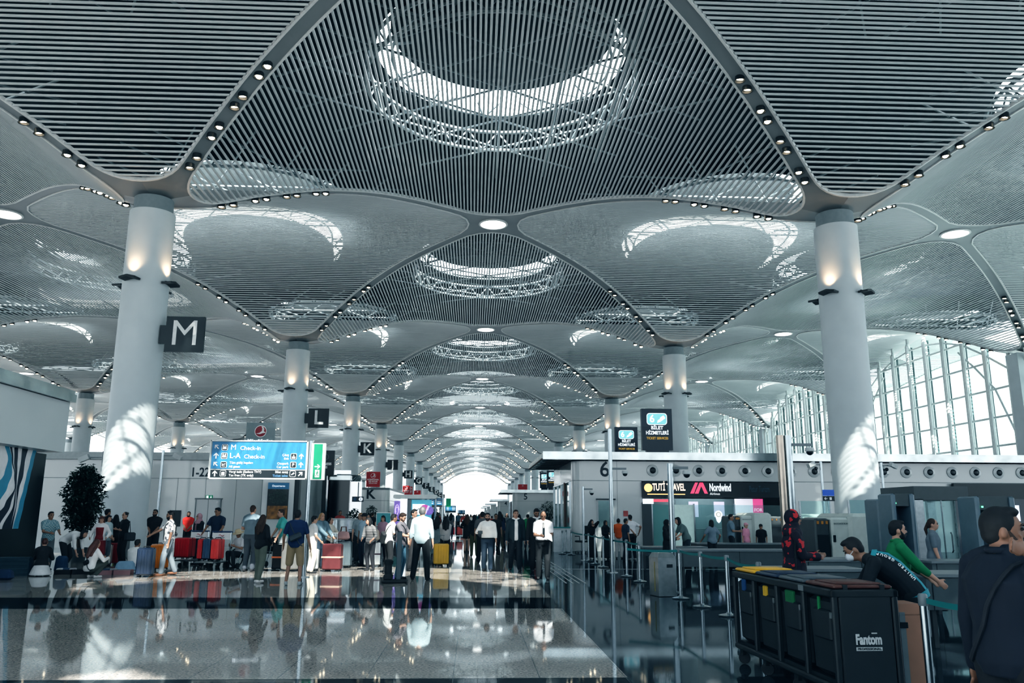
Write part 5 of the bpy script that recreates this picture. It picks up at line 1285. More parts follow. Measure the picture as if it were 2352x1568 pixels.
HANDS = {'down': ((.26, -.02, .80), (-.26, -.02, .80)), 'front': ((.07, -.30, 1.12), (-.07, -.30, 1.10)), 'cross': ((-.10, -.20, 1.16), (.10, -.21, 1.14)), 'clasp': ((.04, -.22, .95), (-.04, -.22, .95)),
         'hip': ((.24, .06, 1.0), (-.24, .06, 1.0)), 'rphone': ((.26, -.02, .80), (-.12, -.28, 1.22)), 'push': ((.22, -.42, 1.0), (-.22, -.42, 1.0)), 'pull': ((.30, .12, .78), (-.10, -.24, 1.05)), 'walk': ((.27, -.16, .84), (-.27, .14, .84)),
         'chin': ((.10, -.22, 1.40), (-.10, -.18, 1.12)), 'back': ((.16, .14, .95), (-.16, .14, .95))}
PEOPLE = {}
def person(label, px, head, feet=None, Y=None, rot=0, top=(.3, .3, .3), bot=(.02, .02, .025), skin='t', hair='k', hs='short', sex='m', sleeve='short', leg='long', hands='down', lean=0, hip=None, feetp=None, H=None,
           build=1., hy=0., hp=0., beard=False, shoes=(.02, .02, .022), face=True, vox=None, dress=None, jacket=None, tie=False, mask=False, hat=None, tilt=0, group=None, hem=-.10, toes=True, roll=0, arms_swap=False, collar=None, pleats=False, xoff=0, belt_=None, neckdz=0.):
    if feet is not None: g_ = gnd(px if not isinstance(feet, tuple) else feet[0], feet if not isinstance(feet, tuple) else feet[1]); x, y = g_.x, g_.y
    else: g_ = at(px, 1180, Y); x, y = g_.x, Y
    if H is None: H = at(px, head, y).z
    s = H / 1.73
    e = thing('person', label, 'person', (x + xoff, y, 0), R(rot), group)
    e.scale = (s, s, s)
    ppm = 1876 / max(2, y) * s
    v = vox or max(.0085, min(.030, 1.35 / ppm))
    fem = sex == 'f'
    pz = .95 if hip is None else hip
    P = Vector((0, 0, pz))
    th = R(lean); tr_ = R(tilt); d = Vector((math.sin(tr_), -math.sin(th), math.cos(th))).normalized(); xa = Vector((1, 0, 0)); ya = d.cross(xa).normalized(); xa = ya.cross(d).normalized()
    pel = Vector((0, -math.sin(th * .45), math.cos(th * .45)))
    def sp(t):   # spine point: bends gradually
        if t <= 0: return P + pel * t
        q = min(1, t / .52); return P + (pel * (1 - q * .6) + d * (q * .6 + .0)).normalized() * t if lean > 12 else P + d * t
    N = sp(.52); up = (sp(.52) - sp(.40)).normalized(); ya2 = up.cross(Vector((1, 0, 0))).normalized(); xa2 = ya2.cross(up).normalized()
    sw = .165 if fem else .188
    SHL, SHR = N - up * .085 + xa2 * sw, N - up * .085 - xa2 * sw
    b = build
    prof = [(-.10, .12, .10), (-.03, .168, .125), (.04, .165, .122), (.14, .128, .098), (.26, .142, .115), (.36, .155, .118), (.44, .135, .088), (.50, .075, .06), (.54, .052, .052)] if fem else \
           [(-.10, .12, .10), (-.03, .160, .118), (.04, .158, .115), (.14, .148, .105), (.26, .165, .118), (.37, .186, .122), (.45, .16, .092), (.50, .085, .066), (.54, .058, .058)]
    def rings(t0, t1, inf):
        out = []
        ts = [p[0] for p in prof]
        tt = sorted(set([t0] + [t for t in ts if t0 < t < t1] + [t1]))
        for t in tt:
            for (a, rx, ry), (c, rx2, ry2) in zip(prof, prof[1:]):
                if t <= c + 1e-9: u = max(0, (t - a) / (c - a)); break
            k = b if t < .45 else 1 + (b - 1) * .4
            c0 = sp(t); dd = (sp(t + .02) - sp(t - .02)).normalized(); yy = dd.cross(Vector((1, 0, 0))).normalized(); xx = yy.cross(dd).normalized()
            out.append((c0, xx, yy, (rx + (rx2 - rx) * u) * k + inf, (ry + (ry2 - ry) * u) * k + inf))
        return out
    # legs
    fp = feetp or ((.11, .0), (-.11, .0)); hips = [P + Vector((.088 * b, 0, -.03)), P + Vector((-.088 * b, 0, -.03))]
    kn, an, fd = [], [], []
    for h_, f_ in zip(hips, fp):
        az = f_[2] if len(f_) > 2 else .085
        A = Vector((f_[0], f_[1] + .04, az)); k_, a_ = ik(h_, A, .43, .415, (f_[0] * .5, -1, .15)); kn.append(k_); an.append(a_)
        fd.append(Vector((f_[0] * .9, -1, 0)).normalized() if len(f_) < 4 else Vector(f_[3]))
    # arms
    hh = HANDS[hands] if isinstance(hands, str) else hands
    if arms_swap: hh = [(-h_[0], h_[1], h_[2]) for h_ in (hh[1], hh[0])]
    el, wr = [], []
    for S_, h_, q in ((SHL, hh[0], 1), (SHR, hh[1], -1)):
        t_ = Vector(h_)
        if isinstance(hands, str) and (lean > 5 or hip is not None):
            t_ = t_ + (N - Vector((0, 0, 1.47)))
        k_, w_ = ik(S_, t_, .285, .25, (q * .55, .7, -.5)); el.append(k_); wr.append(w_)
    # head
    HM = Matrix.Rotation(R(hy), 4, 'Z') @ Matrix.Rotation(R(hp), 4, 'X') @ Matrix.Rotation(R(roll), 4, 'Y')
    hc = N + up * .06 + (up * .4 + Vector((0, 0, .6))).normalized() * (.074 - neckdz) + Vector((0, -.022, 0)); HT = Matrix.Translation(hc) @ HM
    # ---- body: one continuous surface
    mb = MB()
    loft(mb, rings(-.10, .54, 0)); cap(mb, N - up * .02, hc + Vector((0, .012, -.04)), .058, .054)
    for q in (SHL, SHR): cap(mb, N + up * .005, N + (q - N) * .8 + up * .02, .05, .05)
    mb.sph((0, 0, .01), 1, 18, 14, M=HT, sc=(.076, .094, .112)); mb.sph((0, -.022, -.058), 1, 14, 10, M=HT, sc=(.056, .066, .058)); mb.sph((0, -.03, -.02), 1, 14, 10, M=HT, sc=(.064, .064, .07))
    mb.sph((0, -.098, -.020), 1, 10, 8, M=HT, sc=(.014, .02, .017)); cap(mb, (0, -.085, .018), (0, -.10, -.014), .009, .011, 8, M=HT)
    for q in (-1, 1):
        mb.sph((q * .079, .014, -.008), 1, 10, 8, M=HT, sc=(.012, .021, .034)); 
    mb.sph((0, -.078, .034), 1, 10, 6, M=HT, sc=(.055, .016, .012)); mb.sph((0, -.080, -.062), 1, 10, 6, M=HT, sc=(.026, .016, .014))
    for i in range(2):
        limb(mb, [hips[i], kn[i], an[i]], [.082 * b, .054, .038]); cap(mb, an[i] + Vector((0, .03, -.045)), an[i] + fd[i] * .13 + Vector((0, 0, -.055)), .034, .028)
        limb(mb, [(SHL, SHR)[i], el[i], wr[i]], [.050 * (1 if fem else 1.12), .040, .027])
        dd = (wr[i] - el[i]).normalized(); hand(mb, wr[i], dd, Vector((0, 1, 0)) if abs(dd.z) > .5 else Vector((0, 0, -1 if i else 1)) * (1 if i else -1) , .55)
    body = rpart('body', mb, SK[skin], e, min(v, .016))
    # ---- trousers, skirt, dress
    M_t = top if not isinstance(top, tuple) else fab(top); M_b = bot if not isinstance(bot, tuple) else fab(bot)
    def shoe(i):
        mb = MB(); a = an[i] + Vector((0, 0, 0)); f = fd[i]
        cap(mb, a + Vector((0, .0, -.02)), a - f * .025 + Vector((0, 0, -.045)), .044, .042); cap(mb, a - f * .03 + Vector((0, 0, -.05)), a + f * .155 + Vector((0, 0, -.055)), .040, .034)
        return rpart('shoe', mb, fab(shoes) if isinstance(shoes, tuple) else shoes, e, v, 2)
    if toes:
        shoe(0); shoe(1)
    if dress is not None:
        zt, zb, rx, ry = dress; mb = MB(); rg = rings(-.02 if pz + zt < .95 else -.02, .10, .02) if zt <= .1 else rings(-.05, .48, .02)
        n_ = 5; r0 = rg[0]; c_ = [(Vector((r0[0].x * (1 - t), r0[0].y * (1 - t) + (-.02) * t, r0[0].z + (zb - r0[0].z) * t)), Vector((1, 0, 0)), Vector((0, 1, 0)), r0[3] + (rx - r0[3]) * t**.8, r0[4] + (ry - r0[4]) * t**.8) for t in [1 - j / n_ for j in range(n_)]]
        loft(mb, c_ + rg); rpart('skirt' if zt <= .1 else 'robe', mb, M_b if zt <= .1 else M_t, e, v)
    elif leg == 'long' or leg == 'short':
        mb = MB(); loft(mb, rings(-.10, .08, .012)); lk = .9
        for i in range(2):
            if leg == 'long': limb(mb, [hips[i], kn[i], an[i] + Vector((0, 0, .01))], [.106 * b, .083, .068 if not fem else .058])
            else: limb(mb, [hips[i], kn[i] + (hips[i] - kn[i]) * .02], [.104 * b, .092])
            cap(mb, hips[i], P + Vector((0, 0, -.02)), .09 * b, .10 * b)
        rpart('trousers' if leg == 'long' else 'shorts', mb, M_b, e, v)
    if not (dress is not None and dress[0] > .1):
        mb = MB(); loft(mb, rings(hem, .505, .024 if jacket is None else .014))
        for q in (SHL, SHR): cap(mb, N - up * .005, N + (q - N) * .8 + up * .015, .060, .062)
        for i in range(2):
            S_ = (SHL, SHR)[i]; r0 = .066 if fem else .072
            if sleeve == 'short': limb(mb, [S_, S_ + (el[i] - S_) * .68], [r0, .062])
            elif sleeve == 'none': mb.sph(S_, r0, 12, 8)
            else:
                end = wr[i] if sleeve == 'long' else el[i] + (wr[i] - el[i]) * .45
                limb(mb, [S_, el[i], end], [r0, .056, .044])
        rpart('shirt', mb, M_t, e, v)
    else:
        mb = MB()
        for i in range(2): limb(mb, [(SHL, SHR)[i], el[i], wr[i]], [.072, .062, .058])
        rpart('sleeves', mb, M_t, e, v)
    if jacket is not None:
        Mj = fab(jacket) if isinstance(jacket, tuple) else jacket; mb = MB(); n_ = 18
        rg = rings(-.16 if hip is None else -.06, .505, .034)
        vs = []; fs = []; A0, A1 = R(-90 + 22), R(270 - 22)
        for k_, (c, x_, y_, rx, ry) in enumerate(rg):
            for lay in (0, 1):
                for i in range(n_ + 1):
                    w_ = R(20 - 10 * k_ / len(rg)); a = -PI / 2 + w_ + (2 * PI - 2 * w_) * i / n_; q = 1 if lay else .86; vs.append(c + x_ * (rx * q * math.cos(a)) + y_ * (ry * q * math.sin(a)))
        m_ = 2 * (n_ + 1); K = len(rg)
        for k_ in range(K - 1):
            for i in range(n_):
                fs.append((k_ * m_ + i, k_ * m_ + i + 1, (k_ + 1) * m_ + i + 1, (k_ + 1) * m_ + i)); o_ = n_ + 1
                fs.append((k_ * m_ + o_ + i, k_ * m_ + o_ + i + 1, (k_ + 1) * m_ + o_ + i + 1, (k_ + 1) * m_ + o_ + i))
            for i in (0, n_): fs.append((k_ * m_ + i, k_ * m_ + n_ + 1 + i, (k_ + 1) * m_ + n_ + 1 + i, (k_ + 1) * m_ + i))
        for k_ in (0, K - 1):
            for i in range(n_): fs.append((k_ * m_ + i, k_ * m_ + i + 1, k_ * m_ + n_ + 2 + i, k_ * m_ + n_ + 1 + i))
        mb.add(vs, fs)
        for i in range(2):
            q = (SHL, SHR)[i]; limb(mb, [q, el[i], el[i] + (wr[i] - el[i]) * .92], [.082, .066, .054]); cap(mb, N + (q - N) * .42 - up * .0, N + (q - N) * .85 + up * .02, .060, .070)
        rpart('jacket', mb, Mj, e, min(v, .014), 2)
    if belt_ is not None:
        r1 = rings(.02, .05, .024); mb = MB(); mb.tube([r1[0][0] + r1[0][1] * (r1[0][3] * math.cos(R(15 * i))) + r1[0][2] * (r1[0][4] * math.sin(R(15 * i))) for i in range(24)], .018, 6, closed=True); mb.build('belt', fab(belt_), e, True)
    if collar is not None:
        mb = MB(); mb.tube([N + up * .005 + xa2 * (.066 * math.cos(R(30 * i))) + ya2 * (.066 * math.sin(R(30 * i))) for i in range(12)], .018, 8, closed=True); o = mb.build('collar', fab(collar), e, True)
    if tie:
        mb = MB(); a = sp(.47) - Vector((0, .105, 0)); c = sp(.12) - Vector((0, .128 * b, 0)); mid = sp(.34) - Vector((0, .150 * b, 0))
        mb.tube([a, mid, c], .03, 6, rad=[.02, .028, .035]); mb.build('tie', M_blk, e)
    # ---- hair / head cover
    Mh = HC[hair]
    if hs != 'none':
        mb = MB()
        if hs in ('short', 'buzz', 'bun', 'long', 'bob', 'tail'):
            k = .003 if hs == 'buzz' else .008
            mb.sph((0, .016, .030), 1, 18, 14, M=HT, sc=(.077 + k, .086 + k, .092 + k)); mb.sph((0, .036, -.015), 1, 14, 10, M=HT, sc=(.066 + k * .4, .062 + k, .066))
            if hs == 'short': mb.sph((0, -.035, .098), 1, 12, 8, M=HT, sc=(.062, .055, .030))
        if hs == 'bob':
            for q in (-1, 1): cap(mb, (q * .07, .02, .02), (q * .078, .02, -.11), .034, .034, 10, M=HT)
            cap(mb, (0, .06, .0), (0, .065, -.11), .065, .07, 12, M=HT); mb.sph((0, -.07, .075), 1, 12, 8, M=HT, sc=(.064, .03, .032))
        if hs == 'long':
            T0 = hc + Vector((0, .055, .02)); dn = N - up * .22 + ya2 * .0 + Vector((0, .155, .0)); mid = (T0 + dn) / 2 + Vector((0, .03, .03))
            limb(mb, [T0, mid, dn], [.074, .074, .046])
            for q in (-1, 1): limb(mb, [hc + Vector((q * .06, .03, .0)), N + xa2 * q * .09 + Vector((0, .06, .0)), N - up * .18 + xa2 * q * .085 + Vector((0, .12, 0))], [.04, .05, .04])
        if hs == 'tail': T0 = hc + Vector((0, .09, .03)); limb(mb, [T0, T0 + Vector((0, .05, -.12)), T0 + Vector((0, .03, -.26))], [.03, .034, .018])
        if hs == 'bun': mb.sph((0, .10, .07), .045, 12, 8, M=HT)
        if hs == 'hijab':
            mb.sph((0, .018, .022), 1, 18, 14, M=HT, sc=(.098, .108, .122)); mb.sph((0, .01, -.075), 1, 16, 10, M=HT, sc=(.092, .088, .075)); limb(mb, [hc + Vector((0, .01, -.1)), N + Vector((0, .01, -.03))], [.095, .13]); mb.sph(N - up * .05, 1, 16, 10, sc=(.185, .135, .10))
            rpart('headscarf', mb, hat if hat is not None and not isinstance(hat, str) else fab((.01, .01, .012)), e, v, 3)
        elif hs in ('cap', 'straw'):
            mb.sph((0, .022, .0), 1, 16, 12, M=HT, sc=(.084, .086, .092)); rpart('hair', mb, Mh, e, v, 3)
            mb = MB()
            if hs == 'cap':
                mb.sph((0, .008, .052), 1, 18, 12, M=HT, sc=(.092, .106, .088)); mb.sph((0, -.12, .042), 1, 14, 8, M=HT, sc=(.072, .085, .014)); rpart('cap', mb, fab(hat), e, v, 2)
            else:
                mb.lathe([(.19, .035), (.185, .05), (.10, .055), (.095, .13), (.07, .16), (.0001, .165)], 28, M=HT); mb.build('straw_hat', fab(hat), e, True)
        else:
            rpart('hair', mb, Mh, e, v, 2)
    if beard:
        Mh = HC['s'] if beard == 'stubble' else Mh
        mb = MB(); mb.sph((0, -.030, -.068), 1, 14, 10, M=HT, sc=(.062, .066, .054)); 
        for q in (-1, 1): cap(mb, (q * .068, -.012, .0), (q * .056, -.045, -.055), .011, .016, 8, M=HT)
        mb.sph((0, -.088, -.038), 1, 10, 6, M=HT, sc=(.032, .012, .008))
        rpart('beard', mb, Mh, e, min(v, .010), 2)
    if face:
        for q in (-1, 1):
            mb = MB(); mb.sph((q * .032, -.086, .010), 1, 10, 8, M=HT, sc=(.015, .012, .0085)); mb.build('eye', M_eye, e, True)
            mb = MB(); mb.tube([HT @ Vector((q * .014, -.098, .030)), HT @ Vector((q * .032, -.096, .036)), HT @ Vector((q * .052, -.080, .030))], .005, 6); mb.build('eyebrow', Mh if hs not in ('hijab', 'straw', 'cap') else M_brow, e, True)
        if not mask:
            mb = MB(); mb.sph((0, -.0945, -.060), 1, 12, 6, M=HT, sc=(.024, .008, .0075)); mb.build('mouth', M_lip, e, True)
    if mask:
        mb = MB(); mb.sph((0, -.066, -.045), 1, 16, 12, M=HT, sc=(.062, .054, .052)); mb.build('face_mask', fab((.62, .68, .74), 'mask_cloth'), e, True)
        mb = MB()
        for q in (-1, 1): mb.tube([HT @ Vector((q * .058, -.06, -.03)), HT @ Vector((q * .082, .01, -.0))], .004, 5)
        mb.build('mask_loop', fab((.62, .68, .74), 'mask_cloth'), e)
    PEOPLE[label] = dict(e=e, N=N, up=up, P=P, el=el, wr=wr, sp=sp, HT=HT, SH=(SHL, SHR), s=s, rings=rings, hc=hc, kn=kn)
    return PEOPLE[label]
def wpos(p, v): return p['e'].matrix_world @ Vector(v) if False else Matrix.Translation(p['e'].location) @ p['e'].rotation_euler.to_matrix().to_4x4() @ Matrix.Scale(p['s'], 4) @ Vector(v)
def held(p, name, label, cat, mbs, loc=None, rz=0, rx=0):
    """a thing a person carries, built in that person's own space, top-level"""
    e = thing(name, label, cat, p['e'].location, p['e'].rotation_euler.z); e.scale = p['e'].scale
    for nm, mb, m in mbs: mb.build(nm, m, e, True)
    return e
def sling(p, label, side=1, pouch=(.12, .05, .08), front=False, m=None, drop=.0, cat='bag'):
    """cross-body strap over one shoulder with a pouch"""
    m = m or fab((.012, .013, .016)); rg = p['rings'](-.06 - drop, .47, .036); pts = []; n = 26
    for i in range(n):
        a = 2 * PI * i / n; t = (math.cos(a) + 1) / 2; q = t * (len(rg) - 1); k = min(len(rg) - 2, int(q)); u = q - k
        c = rg[k][0].lerp(rg[k + 1][0], u); rx = rg[k][3] * (1 - u) + rg[k + 1][3] * u; ry = rg[k][4] * (1 - u) + rg[k + 1][4] * u
        xx = side * (1 - 2 * t) * rx * .92; yy = math.sqrt(max(.0, 1 - min(1, (xx / rx))**2)) * ry * (1 if math.sin(a) > 0 else -1)
        pts.append(c + Vector((xx, yy, 0)))
    mb = MB(); mb.tube(pts, .012, 6, closed=True)
    pm = MB(); k = n // 2 + (-6 if not front else 6); c = pts[k]; ang = math.atan2(c.y, c.x); pm.box((0, 0, 0), (pouch[0] * 2, pouch[1] * 2, pouch[2] * 2), bev=.03, M=Matrix.Translation(c + Vector((0, .03 if not front else -.03, 0))) @ Matrix.Rotation(R(-25 * side), 4, 'Y'))
    return held(p, 'sling_bag', label, cat, [('strap', mb, m), ('pouch', pm, m)])
def phone(p, label, i=1, name='phone', size=(.036, .006, .075), m=None, tilt=-35):
    w = p['wr'][i]; d = (w - p['el'][i]).normalized(); c = w + d * .095 + Vector((0, -.02, .015)); mb = MB(); mb.box((0, 0, 0), [q * 2 for q in size], M=Matrix.Translation(c) @ Matrix.Rotation(R(tilt), 4, 'X'))
    return held(p, name, label, name.replace('_', ' '), [('body', mb, m or M_blk)])
# ---------------------------------------------------------------- the cast, left to right
SQ = dict(hip=.27, feetp=((.13, -.16, .085), (-.13, -.16, .085)))      # squatting
p = person('man in blue plaid shirt standing at the end of the advertising wall', 117, 1174, Y=25.5, rot=50, top=pattern('plaid_shirt', (.10, .20, .24), (.28, .36, .38), 26, .5, 'plaid'), bot=(.10, .12, .13), hands=((.16, -.36, 1.08), (-.12, -.36, 1.10)), skin='t')
person('person with dark red hair crouching in black and white at the far left', 92, 0, feet=1322, rot=200, H=1.62, top=(.012, .012, .014), bot=(.62, .64, .66), hair='r', hs='short', sex='f', lean=22, hands=((.12, -.4, .55), (-.12, -.4, .55)), leg=None, dress=(.05, .02, .30, .30), hip=.30, feetp=((.10, -.12), (-.10, -.12)), skin='f', face=False, sleeve='long')
p = person('person in white shirt and black trousers bending over the open black suitcase', 141, 0, feet=1313, rot=78, H=1.66, top=(.60, .62, .63), bot=(.010, .011, .013), hs='bob', hair='k', sex='f', lean=92, hands=((.12, -.62, .32), (-.14, -.60, .28)), sleeve='mid', skin='f', hp=10, hip=.90)
p = person('woman in white top and olive trousers squatting with a black shoulder strap', 203, 0, feet=1327, rot=150, H=1.64, top=(.66, .67, .68), bot=(.055, .062, .055), hair='r', hs='long', sex='f', lean=12, skin='f', shoes=(.6, .6, .6), hands=((.15, -.44, .52), (-.15, -.44, .52)), sleeve='long', face=False, **SQ); sling(p, 'black strap bag worn by the squatting woman in white', -1, pouch=(.10, .04, .06))
p = person('woman with fringe in white cardigan and dark red pinafore behind the cases', 222, 1184, feet=1306, rot=8, top=(.66, .66, .67), bot=(.16, .012, .016), hair='r', hs='bob', sex='f', skin='f', hands=((.26, -.20, 1.02), (-.26, -.20, 1.02)), sleeve='long', dress=(.05, .45, .22, .20), hp=12)
mb = MB(); rg = p['rings'](-.02, .40, .030); mb.add([q for c, x_, y_, rx, ry in rg for q in [c + x_ * (rx * math.cos(R(-90 + a)) * .98) + y_ * (ry * 1.02 * math.sin(R(-90 + a))) for a in (-44, -22, 0, 22, 44)]], [(k * 5 + i, k * 5 + i + 1, k * 5 + i + 6, k * 5 + i + 5) for k in range(len(rg) - 1) for i in range(4)]); mb.build('pinafore_bib', fab((.16, .012, .016)), p['e'])
person('person in pale blue shirt turned aside behind the woman in red', 250, 1182, Y=27.6, rot=70, top=(.36, .46, .50), bot=(.10, .12, .14), hair='k', hs='bob', sex='f', skin='f', hands='clasp', sleeve='mid')
person('man with black hair standing against the sunlit column', 246, 1168, Y=28.5, rot=150, top=(.012, .012, .015), hair='k', face=False)
person('person with long black hair seen from behind by the sunlit column', 268, 1181, Y=28.9, rot=190, top=(.008, .008, .010), bot=(.008, .008, .01), hair='k', hs='long', sex='f', face=False, sleeve='long', hands='clasp')
p = person('woman in black with folded arms and shoulder bag before the column', 289, 1175, Y=28.0, rot=-38, top=(.008, .008, .010), bot=(.008, .008, .01), hair='k', hs='bun', sex='f', skin='f', hands='cross', hy=10)
mb = MB(); a = p['SH'][0]; mb.tube([a + Vector((.02, .06, .05)), a + Vector((.05, .10, -.32)), ], .012, 6); mb.tube([a + Vector((.02, -.04, .05)), a + Vector((.06, .02, -.32))], .012, 6); m2 = MB(); m2.box(a + Vector((.08, .08, -.46)), (.14, .36, .28), bev=.04)
held(p, 'shoulder_bag', 'dark grey bag hanging from the shoulder of the woman with folded arms', 'bag', [('strap', mb, fab((.02, .022, .025))), ('body', m2, fab((.03, .034, .040)))])
person('person in white hooded top sitting on the floor with back turned', 303, 0, feet=1312, rot=165, H=1.70, top=(.72, .73, .74), bot=(.16, .26, .38), hair='k', sex='m', lean=14, hip=.16, feetp=((.16, -.62), (-.14, -.58)), hands=((.16, -.40, .42), (-.16, -.40, .42)), sleeve='long', face=False)
person('bearded man in black t-shirt and black trousers standing back from the trolleys', 357, 1169, Y=29.5, rot=0, top=(.010, .010, .012), bot=(.012, .012, .014), beard=True, skin='t', hands='clasp')
p = person('man in patterned white t-shirt and grey jeans pointing to the left', 381, 1173, feet=1322, rot=-62, top=pattern('flower_tee', (.62, .63, .65), (.10, .11, .13), 16, .56), bot=(.16, .19, .22), skin='t', hair='k', hands=((.26, -.05, .82), (-.16, -.55, 1.02)), feetp=((.12, -.20), (-.12, .20)), beard=True, shoes=(.20, .09, .05), collar=(.02, .02, .02)); sling(p, 'thin black cross-body bag of the man in patterned t-shirt', -1, pouch=(.07, .03, .05))
person('man in bright red t-shirt standing at the grey wall', 434, 1174, Y=38.0, rot=5, top=(.62, .035, .025), bot=(.01, .01, .012), beard=True, hands='clasp')
person('woman in pink headscarf and dark jacket behind the first trolley', 459, 1179, Y=28.4, rot=-35, top=(.30, .16, .19), bot=(.02, .02, .03), jacket=(.012, .012, .015), hs='hijab', hat=fab((.40, .24, .28)), sex='f', skin='f', sleeve='long', hands='clasp')
person('man in navy polo shirt pushing the loaded luggage trolley', 501, 1165, Y=27.2, rot=-12, top=(.012, .022, .045), bot=(.012, .014, .02), hands=((.26, -.34, 1.00), (-.24, -.36, 1.00)), skin='t', hy=-20, hp=12)
person('seated person in straw hat and white shirt in a wheelchair', 540, 0, feet=1304, xoff=.12, rot=-30, H=1.62, top=(.55, .57, .60), bot=(.014, .016, .02), hs='straw', hat=(.52, .44, .30), hip=.46, feetp=((.12, -.42), (-.12, -.42)), lean=10, hands=((.12, -.38, .72), (-.12, -.38, .74)), hp=18, skin='t', sex='f')
person('man in grey-blue polo shirt and dark grey trousers seen from behind', 571, 1159, feet=1312, rot=165, top=(.13, .18, .22), bot=(.045, .055, .07), hs='buzz', hair='b', hands=((.16, -.22, 1.05), (-.30, .02, 1.0)), skin='f', face=False, build=1.06, hem=.0)
p = person('woman with long brown hair in black jacket, olive trousers and white shoes', 594, 1181, feet=1338, rot=155, top=(.010, .010, .012), bot=(.115, .125, .10), hair='b', hs='long', sex='f', hands=((.06, -.16, 1.28), (-.24, -.1, 1.0)), sleeve='long', shoes=(.66, .66, .66), face=False, feetp=((.10, -.06), (-.14, .16)), skin='f')
person('man in turquoise t-shirt and pale shorts leaning over a case', 650, 1168, feet=(648, 1306), rot=-65, top=(.09, .42, .40), bot=(.40, .43, .45), hair='b', hs='short', skin='f', leg='short', lean=10, hands=((.22, -.30, .78), (-.18, -.36, .86)), feetp=((.10, -.2), (-.1, .1)))
p = person('man in navy polo shirt and khaki shorts standing with his back turned', 676, 1170, feet=(674, 1343), rot=178, top=(.010, .026, .075), bot=(.27, .20, .115), hair='k', skin='t', leg='short', hands=((.30, -.04, .88), (-.34, -.02, .86)), shoes=(.30, .34, .35), face=False, feetp=((.17, .0), (-.15, .02)), build=1.05, collar=(.03, .06, .14)); sling(p, 'dark grey sling bag on the back of the man in khaki shorts', -1, pouch=(.15, .05, .07), m=fab((.045, .055, .065)))
person('man in white shirt and cream trousers half hidden by the sign pole', 714, 1184, feet=1316, rot=120, top=(.66, .67, .68), bot=(.58, .54, .46), hair='k', hands=((.24, -.1, .9), (-.2, -.2, .95)), face=False, skin='f')
person('blonde woman in denim jacket with sunglasses on her head', 733, 1177, feet=1306, rot=42, top=(.10, .15, .19), bot=(.02, .035, .055), jacket=(.13, .20, .25), hair='l', hs='long', sex='f', skin='f', sleeve='long', hands=((.22, -.34, 1.0), (.02, -.36, 1.0)))
person('young woman in cream cardigan pulling a grey suitcase', 760, 1188, Y=27.5, rot=60, top=(.60, .57, .50), bot=(.02, .02, .025), hair='k', hs='long', sex='f', skin='f', sleeve='long', hands=((.20, -.40, 1.02), (-.10, -.34, 1.02)))
person('blonde person in grey top behind the man with light blue shirt', 828, 1177, Y=29.5, rot=20, top=(.22, .27, .30), bot=(.02, .025, .03), hair='l', hs='short', skin='f')
person('man in light blue shirt and black cap in the queue', 838, 1178, Y=27.8, rot=-40, top=(.34, .46, .55), bot=(.02, .03, .05), hs='cap', hat=(.010, .010, .012), skin='t', hands='down')
person('woman in black and white striped top leaning on the silver suitcase', 854, 1190, Y=25.6, rot=-30, top=pattern('striped_top', (.010, .010, .012), (.55, .56, .57), 11, .86, 'stripe'), bot=(.02, .02, .025), hair='k', hs='bob', sex='f', skin='f', sleeve='mid', lean=16, hands=((.26, -.30, .98), (-.10, -.36, 1.0)), hy=-30, H=1.58)
person('person in pale pink top in front of the teal board', 881, 1183, Y=30.5, rot=-20, top=(.40, .25, .31), bot=(.02, .02, .03), hair='k', hs='bob', sex='f', skin='f', hands='clasp')
p = person('man in white t-shirt with black shoulder strap leaning forward', 903, 1179, feet=(890, 1318), rot=115, top=(.60, .61, .61), bot=(.010, .010, .012), hair='k', skin='t', lean=14, hands=((.20, -.26, 1.02), (-.2, -.3, 1.0)), face=False); sling(p, 'black shoulder bag of the man in white t-shirt', 1, pouch=(.12, .06, .16), drop=.1)
p = person('bearded man in grey t-shirt and blue jeans reading a phone', 925, 1177, feet=(918, 1330), rot=72, top=(.10, .095, .11), bot=(.055, .13, .19), hair='b', beard=True, skin='f', hands=((.10, -.38, 1.10), (-.06, -.36, 1.10)), hp=24); phone(p, 'phone held by the bearded man in grey t-shirt', 1); sling(p, 'black belt bag of the bearded man in grey t-shirt', 1, pouch=(.10, .05, .07))
person('dark-haired man in black between the phone reader and the blue shirt', 950, 1169, Y=25.5, rot=60, top=(.010, .012, .015), bot=(.010, .010, .012), hair='k', skin='f')
person('man in light blue shirt and black trousers standing with back turned', 967, 1163, feet=(966, 1332), rot=172, top=(.36, .46, .50), bot=(.008, .009, .011), hair='g', sleeve='mid', hands=((.27, .02, .86), (-.28, .0, .84)), face=False, skin='f', feetp=((.20, -.06), (-.17, .02)), shoes=(.012, .012, .013), build=1.05)
person('woman with black hair in grey coat left of the yellow suitcase', 1005, 1184, Y=29.2, rot=160, top=(.16, .21, .23), bot=(.16, .21, .23), hair='k', hs='long', sex='f', sleeve='long', face=False, dress=(.5, .35, .24, .20), hands='clasp')
person('woman with black hair in pale grey sweater behind the yellow suitcase', 1024, 1185, Y=28.6, rot=185, top=(.38, .38, .38), bot=(.010, .010, .012), hair='k', hs='long', sex='f', sleeve='long', face=False, hands='clasp')
person('woman in short black dress walking away down the aisle', 1073, 1180, feet=(1072, 1268), rot=178, top=(.008, .009, .011), bot=(.008, .009, .011), hair='b', hs='long', sex='f', sleeve='long', face=False, dress=(.05, .62, .20, .17), skin='f', hands=((.2, -.2, 1.1), (-.2, -.2, 1.1)), feetp=((.09, 0), (-.09, .04)))
